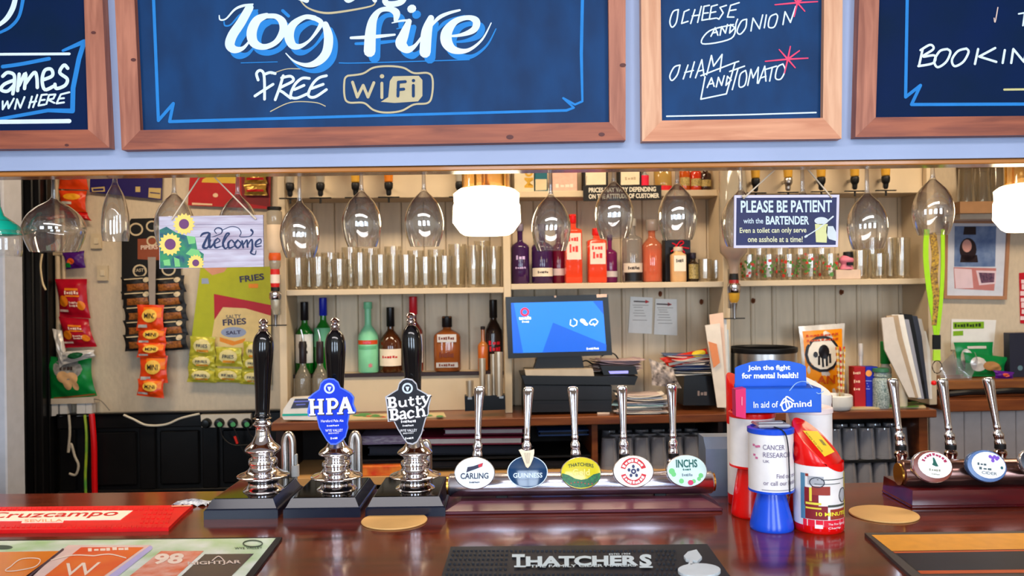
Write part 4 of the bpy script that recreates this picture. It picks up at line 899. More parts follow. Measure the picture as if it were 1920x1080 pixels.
def q4(k, x0, x1, y0, y1, e=.0006): return shell(k, r+e, zq(y1), zq(y0), a_(x0), a_(x1), 6)
q4(k, 1497, 1578, 964, 984); part('red_strip', k, M((222, 40, 60), .4), t)
k = MB(); q4(k, 1498, 1536, 938, 963); q4(k, 1500, 1522, 905, 938, .0008); part('dark_red_print', k, M((130, 40, 48), .5), t)
k = MB(); q4(k, 1540, 1578, 944, 963); q4(k, 1512, 1540, 902, 918, .0009); q4(k, 1502, 1507, 880, 885, .001); part('brown_print', k, M((150, 60, 50), .5), t)
k = MB(); q4(k, 1502, 1526, 932, 936, .001); q4(k, 1502, 1526, 941, 944, .001); q4(k, 1508, 1512, 905, 930, .001); q4(k, 1574, 1580, 880, 963, .0007); part('yellow_print', k, M((226, 210, 70), .5), t)
k = MB(); wrap(k, '10 MINUTES', r+.001, zq(956), zq(949), a_(1518), a_(1576), .02); part('yellow_lettering', k, M((240, 226, 60), .5), t)
k = MB(); q4(k, 1506, 1530, 884, 900, .0008); q4(k, 1560, 1576, 908, 930, .0008); part('grey_print', k, M((170, 172, 178), .5), t)
k = MB(); q4(k, 1520, 1572, 889, 890.5, .001); q4(k, 1516, 1560, 897, 898.2, .001); q4(k, 1536, 1574, 936, 940, .001); part('hose_print', k, M((70, 76, 70), .5), t)
k = MB(); wrap(k, 'The Fire Fighters', r+.001, zq(974), zq(969), a_(1536), a_(1572), .01); wrap(k, 'Charity', r+.001, zq(981), zq(976), a_(1536), a_(1560), .01); q4(k, 1516, 1528, 972, 979, .001); part('white_lettering', k, M((246, 226, 226), .5), t)
k = MB(); rr_ = lambda x, y, e=0: Vector(((r+.0012)*sin(a_(x)), -(r+.0012)*cos(a_(x)), zq(y)))
for cx1, cy1, ra, rb_ in ((1520, 895, 11, 9), (1566, 920, 9, 13)): stroke(k, ell(cx1, cy1, ra, rb_, 16)+[(cx1+ra, cy1)], 1.6, rr_, smooth=False, cap=False)
part('outline_print', k, M((60, 62, 70), .5), t)
k = MB(); q4(k, 1493, 1501, 880, 964); part('blue_print', k, M((80, 130, 160), .5), t)
# the carton
c = P(1460, 785, 1.645); zb = max(BT+(92+101+2)*1.70/F, BT+(92+101+2)*1.672/F)+.0005
t = thing('charity_carton', 'blue mental health charity carton with an arched header card', 'carton', (c.x, 1.655, zb), rz=radians(-2)); g = on(t, -.045)
CARB = mat('blue_card', (16, 86, 200), .4, 0, noise=.04)
a = g(1398, 786); b = g(1540, 728)
part('box_body', MB().box(a.x, b.x, -.045, .05, 0, b.z, .001), CARB, t, False)
k = MB(); solid(k, [(1379, 731), (1398.5, 728), (1398.5, 785), (1380, 781)], g, -.03, 0); part('side_flap', k, M((214, 36, 96), .4), t, False, label='crimson pink side flap')
g2 = on(t, .0)
part('header_card', solid(MB(), [(1378, 690), (1385, 686), (1410, 678), (1445, 675), (1480, 677), (1502, 682), (1511, 687), (1513, 745), (1378, 745)], g2, -.001, .001), CARB, t, False)
k = MB(); text(k, 'In aid of', (1413, 765), (1459, 764), 12, g, .0008, .01)
text(k, 'mind', (1484, 764), (1522, 762), 12, g, .0008, .02)
stroke(k, [(1463, 760), (1472, 747), (1480, 762), (1470, 770), (1466, 758), (1478, 752), (1486, 758), (1476, 766), (1474, 744), (1488, 752)], 2.6, g, .0008, smooth=True)
g3 = on(t, -.001); text(k, 'Join the fight', (1402, 697), (1482, 696), 12, g3, .0008, .035); text(k, 'for mental health!', (1391, 710), (1497, 709), 11, g3, .0008, .035)
part('lettering', k, M((236, 240, 246), .4), t)
k = MB(); gsd = on(t, 0)
k.tube([g(1392, 744, .001)+Vector((-.001, .0, 0)), g(1391, 760, .001)], .0012); part('crease', k, M((240, 140, 170), .4), t)
k = MB(); k.tube(crom([g(1480, 733, .002), g(1494, 718, -.01), g(1512, 716, -.03), g(1524, 728, -.01), g(1534, 738, .002), g(1544, 734, .001)], 5), .0009, 6); part('clear_tie', k, M((150, 190, 236), .3), t, label='loose pale plastic tie')
# grey box behind the font
c = P(1350, 935, 1.85); 
t = thing('grey_dispenser', 'small grey metal box standing behind the right end of the steel font', 'box', (c.x, 1.85, BT)); h = P(1352, 818, 1.85).z-BT; w_ = .062/2
part('box_body', MB().add([(x, y, z) for x, y, z in ((-.036, -.028, 0), (.028, -.028, 0), (.028, .04, 0), (-.036, .04, 0), (-.036, -.006, h), (.028, -.006, h), (.028, .04, h), (-.036, .04, h), (-.036, -.028, h*.82), (.028, -.028, h*.82))], [(0, 3, 2, 1), (4, 5, 6, 7), (0, 1, 9, 8), (8, 9, 5, 4), (1, 2, 6, 5, 9), (2, 3, 7, 6), (3, 0, 8, 4, 7)]), mat('grey_metal', (116, 132, 156), .3, .3), t, False)
# small things lying on the left part of the bar behind the runner
c = P(360, 948, 1.81)
t = thing('bottle_top_tray', 'small crumpled blue and white foil packet behind the red runner', 'packet', (c.x, 1.81, BT))
part('foil', MB().grid(lambda u, v: ((u-.5)*.075, (v-.5)*.04, .003+.008*sin(u*pi)*sin(v*pi)+.003*sin(u*23)*cos(v*17)), 12, 6), mat('blue_white_foil', (206, 214, 226), .3, 0, scale=90, c2=(50, 62, 110)), t)
# ================= back of the bar: shelf unit =================
B = BF
def pz(x, y, d): return P(x, y, d, B).z
def pxx(x, y, d): return P(x, y, d, B).x
FD = 3.22                       # front edge of the shelves
BZ = pz(960, 784, 3.10)         # top of the back counter
u = thing('shelf_unit', 'cream painted shelf unit with planked back behind the bar', 'shelves', (0, 3.42, BZ), B)
def ub(name, x0, x1, y0, y1, z0, z1, m, b=.002, **k): return part(name, MB().box(x0, x1, y0-3.42, y1-3.42, z0-BZ, z1-BZ, b), m, u, False, **k)
XL = pxx(524, 600, FD); XM = pxx(945, 600, FD); XM2 = pxx(959, 600, FD); XR = pxx(1357, 600, FD); XR2 = pxx(1370, 600, FD); XE = pxx(1741, 600, FD)
ub('side_panel', XL-.002, XL+.026, FD, 3.42, BZ+.0005, 2.5, CREAM); ub('upright', XM, XM2, FD+.002, 3.418, BZ+.0005, 2.5, CREAM); ub('upright', XR, XR2, FD+.002, 3.418, BZ+.0005, 2.5, CREAM)
ub('side_panel', XE, XE+.03, FD, 3.42, BZ+.0005, 2.5, CREAM)
x = XL; i = 0
while x < XE:
    w_ = .088; ub('plank', x+.0008, min(x+w_, XE+.03)-.0008, 3.421, 3.433, BZ+.0005, 2.5, PLANKM, .004)
    part('plank_bead', MB().box(x+.016, x+.019, 3.4185-3.42, 3.4215-3.42, .001, 1.4, 0), PLANKM, u, False)
    x += w_; i += 1
ub('backing', XL, XE+.03, 3.434, 3.445, BZ+.0005, 2.5, MBLACK, 0)
SZ = {}
def shelf(nm, x0, x1, px, y0, y1, d0=None, m=CREAM):
    d0 = d0 or FD; z1 = pz(px, y0, d0); z0 = pz(px, y1, d0); ub('shelf', x0, x1, d0, 3.42, z0, z1, m, .002); SZ[nm] = z1
shelf('L', XL+.026, XM, 740, 541, 552); shelf('M', XM2, XR, 1155, 530, 541); shelf('R', XR2, XE, 1560, 524, 535)
shelf('TM', XM2, XR, 1155, 357, 369, 3.28)
ub('front_panel', XL+.026, XM-.001, FD+.03, FD+.05, pz(740, 371, FD+.03), 2.5, CREAM); ub('front_panel', XR2, XE-.001, FD+.03, FD+.05, pz(1560, 363, FD+.03), 2.5, CREAM)
ub('panel_underside', XL+.026, XM-.001, FD+.051, 3.42, pz(740, 371, FD+.03), pz(740, 371, FD+.03)+.012, CREAM, 0); ub('panel_underside', XR2, XE-.001, FD+.051, 3.42, pz(1560, 363, FD+.03), pz(1560, 363, FD+.03)+.012, CREAM, 0)
# low step with the dark edge that carries the bottles on the left
LZ = pz(740, 700, 3.33); ub('low_step', XL+.026, XM, 3.33, 3.42, BZ+.0005, LZ, CREAM, .001); ub('step_edge', XL+.026, XM, 3.322, 3.332, LZ-.012, LZ+.003, DARKW, .001)

# back counter
bc = thing('back_counter', 'long low brown wooden counter along the back of the bar with open compartments', 'counter', (0, 3.3, 0), B)
def cb(name, x0, x1, y0, y1, z0, z1, m, b=.001, **k): return part(name, MB().box(x0, x1, y0-3.3, y1-3.3, z0, z1, b), m, bc, False, **k)
BL = pxx(508, 800, 3.10); BR = pxx(1757, 775, 3.10)
cb('counter_top', BL, BR, 3.10, 3.495, BZ-.030, BZ, BACKW, .003)
cb('end_panel', BL+.01, BL+.04, 3.13, 3.49, .01, BZ-.03, DARKW)
cb('divider', pxx(1110, 850, 3.13), pxx(1121, 850, 3.13), 3.13, 3.46, .01, BZ-.03, BACKW)
cb('divider', pxx(662, 850, 3.13), pxx(670, 850, 3.13), 3.13, 3.46, .01, BZ-.03, DARKW)
cb('divider', pxx(1724, 850, 3.13), pxx(1740, 850, 3.13), 3.13, 3.46, .01, BZ-.03, BACKW)
cb('back_panel', BL+.04, BR-.04, 3.46, 3.48, .01, BZ-.03, mat('blackish_wood', (30, 20, 18), .6))  # very dark wood colour for the back panel
Z1 = pz(900, 858, 3.15); Z2 = pz(900, 886, 3.15)
cb('inner_shelf', pxx(671, 850, 3.14), pxx(1109, 850, 3.14), 3.16, 3.459, Z1-.008, Z1, MBLACK)
XD = pxx(1345, 850, 3.14); Z3 = pz(1640, 925, 3.15); cb('divider', XD+.001, XD+.02, 3.13, 3.46, .01, BZ-.03, DARKW); cb('inner_shelf', XD+.021, pxx(1722, 850, 3.14), 3.12, 3.459, Z3-.03, Z3, DARKW)
cb('inner_shelf', BL+.041, XD, 3.12, 3.459, Z2-.03, Z2, mat('pale_shelf', (196, 150, 96), .4, 0, scale=5, stretch=(1, 9, 9)))
GZ = pz(1230, 905, 3.15)
# dark lower area left: black panelling
struct_l = []
DX0 = pxx(108, 800, 3.44); DX1 = BL+.02; DZ = pz(300, 775, 3.44)
pn = struct('trim_2', MB().box(DX0, DX1, 3.46, 3.495, 0, DZ-.002), MBLACK, B, False)
BW = mat('black_paint', (24, 24, 26), .3, 0, noise=.12, scale=14, bump=.1)
def db(name, x0, x1, y0, y1, z0, z1, b=.003): return part(name, MB().box(x0, x1, y0, y1, z0, z1, b), BW, pn, False)
db('top_rail', DX0, DX1, 3.435, 3.4595, DZ-.055, DZ-.002); db('cap', DX0, DX1, 3.425, 3.4605, DZ-.0015, DZ+.006)
db('mid_rail', DX0, DX1, 3.435, 3.4595, DZ-.37, DZ-.30)
for px in (112, 262, 380, 500): xx = pxx(px, 850, 3.44); db('stile', xx, min(xx+.06, DX1), 3.437, 3.4595, DZ-.2995, DZ-.056)
for a, b_ in ((262, 380), (380, 500), (140, 262)):
    x0 = pxx(a, 850, 3.44)+.075; x1 = pxx(b_, 850, 3.44)-.015; db('panel', x0, x1, 3.445, 3.4595, DZ-.285, DZ-.07, .006)
# black door post at the left with its mouldings, and the pale jamb beyond
XA = pxx(14, 640, 3.38); XB = pxx(78, 640, 3.38)
bp_ = struct('trim_3', MB().box(XA, XB, 3.38, 3.498, 0, 2.55, .004), BW, B, False)
part('moulding', MB().box(XA+.055, XA+.070, 3.365, 3.3805, 0, 2.55, .005).box(XA+.095, XA+.105, 3.37, 3.3805, 0, 2.55, .004), BW, bp_, False)
part('door_edge', MB().box(XB+.0005, XB+.008, 3.42, 3.498, 0, 2.55, .002), BW, bp_, False)
c = P(9, 600, 2.60)
struct('trim_4', MB().box(c.x-.5, c.x, 2.60, 2.70, 0, 2.55, .004), M((176, 178, 186), .5), IDM, False)
# pipes beside the black post
for i, (px, r) in enumerate(((93, .012), (105, .010), (116, .007))):
    c = P(px, 500, 3.46, B); t = thing('wall_pipe', ('left-hand cream wall pipe beside the black post', 'middle cream wall pipe beside the black post', 'thin right-hand cream wall pipe beside the black post')[i], 'pipe', (c.x, 3.475, DZ+.01), B)
    part('pipe', MB().cyl(r, 0, 2.5-DZ, 12), M((198, 176, 144), .4), t)
    part('pipe_clip', MB().box(-r*1.3, r*1.3, -r*1.15, .02, .30, .315, .001).box(-r*1.3, r*1.3, -r*1.15, .02, .62, .635, .001), M((176, 156, 128), .4), t)

# right part of the back: wall counter with white planks under it
rc = thing('side_counter', 'rough brown wooden counter with a lower ledge at the far right', 'counter', (pxx(1840, 760, 3.2), 3.35, 0), B)
def rb(name, x0, x1, y0, y1, z0, z1, m, b=.001, **k):
    ox = pxx(1840, 760, 3.2); return part(name, MB().box(x0-ox, x1-ox, y0-3.35, y1-3.35, z0, z1, b), m, rc, False, **k)
RX0 = max(BR+.004, XE+.034)
zA = pz(1840, 712, 3.3); zB = pz(1840, 748, 3.18)
rb('upper_ledge', RX0, 3.2, 3.28, 3.49, zA-.035, zA, mat('worn_brown_wood', (150, 96, 54), .4, 0, scale=4, stretch=(1, 9, 9), c2=(110, 62, 34)), .003)
rb('lower_ledge', RX0, 3.2, 3.16, 3.49, zB-.045, zB, BACKW, .003)
rb('backing', RX0, 3.2, 3.30, 3.49, .01, zB-.046, CREAM, 0)
for i in range(14): rb('plank', RX0+.002+i*.07, RX0+.002+i*.07+.068, 3.285, 3.299, .01, zB-.046, M((196, 184, 180), .45), .003)
c = P(1830, 728, 3.26, B)
t = thing('cable_tray', 'dark cable and rag lying between the two ledges at the right', 'cable', (c.x, 3.24, zB+.001), B)
part('cable', MB().tube(crom([(-.12, .0, .012), (-.05, -.02, .02), (.04, .0, .016), (.12, -.02, .024), (.25, 0, .014)], 4), .011, 8), MBLACK, t)

# ================= bottles and glasses =================
def glassmat(c, a=.55): 
    n = 'bottle_%02x%02x%02x_%d' % (*c, int(a*100))
    return MATS.get(n) or thin_glass(n, c, 1.2, a, c, .04)
def bottle(label, x, ytop, z, d, wpx, body, cap, capfrac=.18, neck=.30, nw=.36, shoulder=.18, lab=None, lab2=None, sq=0., lettering=None, group=None, x_off=0, fill=None, capr=1., lz=(.12, .5), l2z=(.6, .68), yb=None):
    c = P(x, 600, d, B); s = d/F; H = pz(x, ytop, d)-z; R = wpx*s/2
    t = thing('bottle', label, 'bottle', (c.x, d, z), B, group=group)
    zn = H*(1-neck); zs = zn-H*shoulder; rn = R*nw
    pr = [(0, 0), (R*.92, 0), (R, .005), (R, zs*.6), (R, zs), (R*.94, zs+(zn-zs)*.35), (R*.66, zs+(zn-zs)*.72), (rn*1.12, zn), (rn, zn+H*.03), (rn, H*.97), (rn*1.15, H*.975), (rn*1.1, H-.001)]
    part('bottle_body', MB().lathe(pr, 24, square=sq), body, t, ang=50)
    part('cap', MB().lathe([(rn*1.2*capr, H*(1-capfrac)), (rn*1.28*capr, H*(1-capfrac)+.002), (rn*1.25*capr, H-.002), (rn*1.1*capr, H), (0, H)], 20), cap, t)
    if fill: part('liquid', MB().lathe([(0, .004), (R*.95, .004), (R*.95, H*fill[1]), (0, H*fill[1])], 24, square=sq), fill[0], t)
    rl = R*1.012
    if lab:
        if sq: part('label', MB().box(-R*.8, R*.8, -R*1.02, -R*.98, H*lz[0], H*lz[1]), lab, t, False)
        else: part('label', shell(MB(), rl, H*lz[0], H*lz[1], -1.2, 1.2), lab, t)
    if lab2: part('neck_label', (MB().box(-R*.7, R*.7, -R*1.03, -R*.985, H*l2z[0], H*l2z[1]) if sq else shell(MB(), rl*1.004, H*l2z[0], H*l2z[1], -1.0, 1.0)), lab2, t)
    if lettering:
        k = MB()
        for s_, a0, a1, f0, f1 in lettering[1]:
            if sq: textl(k, s_, (a0*R, -R*1.035, H*f0), ((a1-a0)*R, 0, 0), (0, 0, H*(f1-f0)))
            else: wrap(k, s_, rl+.0008, H*f0, H*f1, a0, a1)
        part('lettering', k, lettering[0], t)
    return t, H, R
INK = M((60, 48, 44), .5); REDP = M((190, 30, 30), .5)
GRN = glassmat((20, 140, 40), .55)
# low step, left
b1 = LZ+.0035
bottle('green wine bottle with a black cap, leftmost on the low step', 571, 566, b1, 3.366, 34, GRN, M((24, 20, 26), .3), .26, .32, .34, lab=WHITE, lz=(.15, .55), lettering=(INK, [(4, -.5, .5, .36, .42), (3, -.3, .5, .28, .33)]))
bottle('green wine bottle with a bright blue cap', 606, 558, b1, 3.366, 34, GRN, M((20, 40, 160), .3), .24, .32, .34, lab=M((90, 160, 120), .4), lz=(.35, .6))
for x, l in ((567, 'small pourer bottle with grey base in front of the black-capped green bottle'), (599, 'small pourer bottle with grey base in front of the blue-capped green bottle')):
    t, H, R = bottle(l, x, 640, BZ+.0005, 3.285, 30, glassmat((190, 180, 160), .25), M((40, 30, 36), .4), .30, .35, .36, group='speed pourer bottles', fill=(glassmat((70, 66, 70), .8), .22), lab=None)
    part('pourer_spout', MB().tube([(0, 0, H-.001), (0, 0, H+.02), (-.006, 0, H+.045)], [.006, .004, .003], 8), STEEL, t)
bottle('pale mint green cream liqueur bottle with an orange band', 690, 566, b1, 3.366, 38, mat('mint_green', (132, 206, 160), .3, 0, noise=.04), M((120, 196, 150), .3), .1, .34, .33, .2, lab=M((206, 74, 40), .5), lz=(.40, .46), lab2=M((96, 176, 128), .4), l2z=(.33, .38), lettering=(M((220, 90, 120), .5), [('*', .1, .5, .07, .14), (7, -.4, .4, .41, .45)]))
bottle('squat brandy bottle with black neck and cream label', 732, 576, b1, 3.366, 42, glassmat((96, 48, 20), .55), M((20, 18, 20), .3), .30, .36, .28, .26, lab=M((232, 214, 190), .5), lz=(.1, .36), lettering=(REDP, [(6, -.7, .7, .22, .26)]))
bottle('bottle with a red cap behind the handle of the right hand pump', 775, 556, b1, 3.366, 36, glassmat((170, 60, 40), .5), M((196, 40, 50), .3), .24, .34, .34, lab=M((224, 216, 206), .5))
t, H, R = bottle('flat square-shouldered bourbon bottle with amber liquid', 838, 593, b1, 3.366, 50, glassmat((196, 110, 50), .45), M((30, 22, 22), .4), .2, .24, .30, .14, sq=3.4, fill=(mat('amber_liquid', (170, 76, 20), .1, 0, coat=.5), .48), lab2=M((206, 200, 196), .5), l2z=(.54, .68), lab=M((178, 172, 168), .5), lz=(.08, .17), lettering=(M((110, 50, 20), .5), [(7, -.6, .6, .58, .64), (7, -.55, .55, .26, .36), (7, -.6, .6, .10, .15)]))
bottle('small bottle of orange liquid left of the dark red-labelled bottle', 905, 612, b1, 3.355, 20, glassmat((240, 150, 60), .4), M((50, 36, 30), .4), .07, .34, .34, .12, fill=(mat('orange_liquid', (236, 130, 30), .1, 0, coat=.5), .55))
bottle('dark brown bottle with red lettering beside the till screen', 925, 562, b1, 3.372, 32, glassmat((44, 26, 22), .85), M((40, 34, 32), .3), .26, .30, .36, .2, lettering=(M((206, 30, 50), .4), [(3, -.6, .8, .36, .42), (4, -.5, .9, .27, .34)]))
# middle shelf spirits
mz = SZ['M']+.0005
PUR = glassmat((70, 34, 90), .6); PK = glassmat((236, 90, 70), .5)
bottle('purple gin bottle at the left end of the middle shelf', 977, 420, mz, 3.33, 34, PUR, M((120, 110, 130), .3), .12, .3, .3, .1, lettering=(M((206, 180, 226), .4), [(3, -.5, .5, .40, .47), (5, -.6, .6, .25, .28)]))
bottle('purple gin bottle with a cream label behind the fifth wine glass', 1018, 420, mz, 3.33, 40, PUR, M((80, 60, 90), .3), .12, .3, .3, .1, lab=M((220, 206, 186), .5), lz=(.12, .26), lettering=(INK, [(6, -.5, .5, .17, .21)]))
bottle('dark crimson gin bottle beside the pink grapefruit gin', 1049, 425, mz, 3.355, 28, glassmat((120, 20, 50), .65), M((90, 30, 50), .3), .12, .3, .34, .1, lab=M((206, 180, 176), .5), lz=(.14, .26))
for x, yt, wd, l in ((1076, 402, 33, 'left square bottle of pink grapefruit gin with a red cap'), (1120, 428, 36, 'right square bottle of orange-pink gin with a red cap')):
    bottle(l, x, yt, mz, 3.31, wd, glassmat((246, 84, 50), .6), M((206, 24, 30), .3), .13, .2, .34, .04, sq=8, lab=M((236, 206, 190), .5), lz=(.34, .72), lettering=(M((226, 60, 50), .4), [(4, -.6, .6, .60, .67), (3, -.5, .5, .44, .56)]), fill=(mat('red_liquid', (226, 40, 30), .1, 0, coat=.5), .30))
bottle('magenta bottle tucked behind the orange-pink gin', 1145, 440, mz, 3.38, 28, glassmat((150, 40, 110), .6), M((90, 60, 90), .3), .12, .3, .3, .1, lab=M((226, 214, 206), .5), lz=(.12, .24))
bottle('clear gin bottle with pale label and black base', 1187, 410, mz, 3.33, 38, glassmat((196, 190, 184), .25), M((176, 170, 160), .3), .12, .26, .34, .08, lab=M((206, 192, 176), .5), lz=(.16, .30), lab2=M((24, 22, 26), .4), l2z=(.02, .15), lettering=(INK, [(7, -.6, .6, .20, .25)]))
bottle('cut glass decanter bottle of orange liquid', 1224, 412, mz, 3.33, 38, glassmat((236, 150, 110), .3), glassmat((200, 190, 180), .4), .18, .3, .36, .14, fill=(mat('decanter_liquid', (222, 110, 60), .12, 0, noise=.3, scale=200), .52), capr=1.3)
t = thing('gift_box', 'black upright gift box tied with red ribbon on the middle shelf', 'box', (pxx(1268, 500, 3.36), 3.36, mz), B); s = 3.36/F; H = pz(1262, 450, 3.36)-mz
part('box_body', MB().box(-24*s, 24*s, -.03, .03, 0, H, .001), M((22, 20, 24), .4), t, False); g = on(t, -.030)
k = MB(); yb_ = 466
for s_ in ([(1262, 470), (1276, 452), (1282, 456), (1274, 462), (1292, 466)], [(1260, 456), (1270, 462), (1258, 472)], [(1274, 462), (1284, 474)]): k.tube([g(x, y, .004) for x, y in crom(s_, 4)], .0028, 6)
part('ribbon', k, M((214, 24, 50), .4), t)
bottle('small square cream bottle in front of the black gift box', 1273, 463, mz, 3.29, 28, mat('cream_bottle', (214, 170, 120), .3), M((220, 206, 186), .3), .12, .16, .5, .08, sq=4, lab=M((236, 226, 206), .5), lz=(.3, .75), lettering=(INK, [(5, -.5, .5, .55, .65)]))
bottle('tiny dark bottle with gold patterned label on the middle shelf', 1301, 474, mz, 3.29, 20, glassmat((50, 36, 24), .8), M((40, 34, 50), .4), .2, .3, .45, .1, lab=mat('gold_label', (206, 180, 110), .4, 0, scale=300, c2=(90, 76, 40)), lz=(.1, .6))
# tumblers
def tumbler(label, x, ytop, z, d, wt, wb, group, prints=None, handle=False):
    c = P(x, 520, d, B); s = d/F; H = pz(x, ytop, d)-z
    t = thing('glass_mug' if handle else 'tumbler', label, 'glass', (c.x, d, z), B, group=group)
    a, b_ = wb*s/2, wt*s/2
    part('glass_wall', MB().lathe([(0, .0), (a*.9, 0), (a, .004), (a+(b_-a)*.5, H*.5), (b_, H), (b_*.93, H), (a*.92, .012), (0, .010)], 20), TUMB, t)
    if handle: part('mug_handle', MB().tube(crom([(b_*.95, 0, H*.8), (b_*1.22, -b_*.2, H*.78), (b_*1.3, -b_*.25, H*.5), (b_*1.2, -b_*.2, H*.25), (a, 0, H*.2)], 4), .0045, 8), TUMB, t)
    if prints:
        k = [MB(), MB()]; R_ = random.Random(int(x)); 
        for q in range(26):
            aa = R_.uniform(-1.4, 1.4); zz = R_.uniform(.15, .8)*H; rr = (a+(b_-a)*zz/H)+.0006; e = R_.uniform(.004, .008)
            k[q % 3 == 0].add([(rr*sin(aa+e/rr*cos(v)), -rr*cos(aa+e/rr*cos(v)), zz+e*sin(v)) for v in (0, 1.25, 2.5, 3.75, 5)], [(0, 1, 2, 3, 4)])
        part('leaf_print', k[0], M((76, 130, 60), .5), t); part('flower_print', k[1], M((206, 60, 50), .5), t)
    return t
lz_ = SZ['L']+.0005
ORD = ['first', 'second', 'third', 'fourth', 'fifth', 'sixth', 'seventh', 'eighth', 'ninth', 'tenth', 'eleventh', 'twelfth']
for i, (x, yt, w_, hd) in enumerate(((560, 484, 36, 0), (598, 482, 36, 1), (637, 486, 34, 1), (676, 474, 34, 0), (714, 478, 34, 0), (762, 478, 32, 0), (798, 482, 32, 0), (834, 480, 32, 0), (888, 460, 30, 0), (926, 462, 30, 0))):
    tumbler('%s clear glass from the left in the front row of the left shelf' % ORD[i], x, yt, lz_, 3.265, w_, w_*.86, 'clear glasses on the left shelf', handle=hd)
for i, (x, yt, w_) in enumerate(((580, 474, 34), (620, 474, 34), (658, 464, 34), (696, 466, 34), (738, 462, 34), (780, 470, 32), (818, 468, 32), (858, 458, 34), (905, 452, 32))):
    tumbler('%s clear glass from the left in the back row of the left shelf' % ORD[i], x, yt, lz_, 3.355, w_, w_*.86, 'clear glasses on the left shelf')
tumbler('small clear mug beside the tiny dark bottle', 1322, 486, mz, 3.29, 26, 24, 'small mugs on the middle shelf'); tumbler('small clear mug with handle at the right end of the middle shelf', 1343, 488, mz, 3.31, 24, 22, 'small mugs on the middle shelf', handle=True)
rz_ = SZ['R']+.0005
for i, x in enumerate((1404, 1441, 1479, 1519, 1556)):
    tumbler('%s flower-printed tumbler from the left under the bartender sign' % ORD[i], x, 478-i*.5, rz_, 3.27, 35, 31, 'flower printed tumblers', True)
for i, x in enumerate((1422, 1462, 1500, 1540)):
    tumbler('%s flower-printed tumbler from the left in the back row' % ORD[i], x, 466, rz_, 3.36, 34, 31, 'flower printed tumblers', True)
for i, x in enumerate((1612, 1648, 1690)):
    tumbler('%s of the plain tumblers at the right end of the shelf' % ORD[i], x, (470, 476, 446)[i], rz_, 3.28, 34, 30, 'plain tumblers at the right end')
for i, x in enumerate((1634, 1668)):
    tumbler('%s plain tumbler behind, at the right end of the shelf' % ORD[i], x, 446, rz_, 3.365, 36, 30, 'plain tumblers at the right end')
c = P(1588, 522, 3.25, B); t = thing('figurine', 'small pink and black ornament beside the flower-printed tumblers', 'ornament', (c.x, 3.255, rz_), B); s = 3.25/F
part('stand', MB().box(-24*s, 24*s, -.02, .02, 0, 18*s, .002), M((206, 180, 160), .5), t, False)
part('pink_body', MB().lathe(crom([(0, 18*s), (12*s, 19*s), (9*s, 28*s), (13*s, 36*s), (8*s, 44*s), (0, 47*s)], 3), 16, sx=1.1), M((214, 120, 140), .5), t)
part('black_hat', MB().lathe([(0, 40*s), (10*s, 41*s), (9*s, 52*s), (0, 53*s)], 14, Matrix.Translation((4*s, 0, 0))).box(-4*s, 8*s, -14*s, -10*s, 26*s, 32*s, .001), M((24, 20, 24), .4), t)
# top middle shelf
tz = SZ['TM']+.0005
def carton(name, label, x0, x1, yt, d, m, prints=(), z=None, dep=.06, cat='box', fr=B):
    z = tz if z is None else z; a = pxx(x0, 330, d) if fr is B else P(x0, 330, d, fr).x; b_ = pxx(x1, 330, d) if fr is B else P(x1, 330, d, fr).x
    t = thing(name, label, cat, ((a+b_)/2, d+dep/2, z), fr); H = P((x0+x1)/2, yt, d, fr).z-z
    part('box_body', MB().box(-(b_-a)/2, (b_-a)/2, -dep/2, dep/2, 0, H, .001), m, t, False); g = on(t, -dep/2)
    for nm, fn, mm in prints: k = MB(); fn(k, g); part(nm, k, mm, t)
    return t
GOLDP = M((196, 150, 50), .4)
carton('drink_carton', 'cream carton with gold lettering at the left of the top shelf', 964, 1001, 280, 3.30, M((206, 190, 160), .5), [('lettering', lambda k, g: (text(k, 'MO', (1000, 352), (1000, 310), 17, g, .0008, .03)), GOLDP)])
carton('drink_carton', 'small teal and cream carton beside the gold-lettered one', 1003, 1026, 320, 3.31, M((24, 92, 106), .5), [('cream_print', lambda k, g: poly(k, [(1004, 336), (1025, 336), (1025, 356), (1004, 357)], g), M((206, 186, 150), .5))])
carton('drink_carton', 'rose pink carton on the top shelf', 1036, 1082, 300, 3.30, mat('rose_card', (216, 168, 150), .5, 0, scale=80), [('lettering', lambda k, g: text(k, 4, (1042, 352), (1078, 351), 7, g), M((236, 206, 190), .4))])
for x0, x1, l, s_ in ((1094, 1140, 'black carton with a white panel, left of the two on the top shelf', None), (1160, 1203, 'black carton with a cream lettered panel on the top shelf', 'Hennes')):
    carton('drink_carton', l, x0, x1, 290, 3.31, M((30, 24, 24), .5), [('label_panel', lambda k, g, x0=x0, x1=x1: poly(k, [(x0+4, 318), (x1-4, 317), (x1-4, 346), (x0+4, 347)], g), M((222, 206, 176), .5))]+([('lettering', lambda k, g: text(k, 4, (1172, 338), (1194, 337), 6, g, .001), M((180, 160, 130), .4))] if s_ else []))
bottle('small bottle with a bright red label on the top shelf', 1212, 310, tz, 3.32, 16, glassmat((200, 200, 200), .3), M((170, 160, 150), .4), .2, .3, .4, .1, lab=M((214, 24, 60), .5), lz=(.05, .6))
t, H, R = bottle('gold-foiled round bottle on the top shelf', 1246, 296, tz, 3.32, 34, glassmat((206, 170, 90), .5), mat('gold_foil', (220, 180, 80), .25, .8), .3, .3, .4, .1, lab=M((200, 30, 40), .5), lz=(.0, .14))
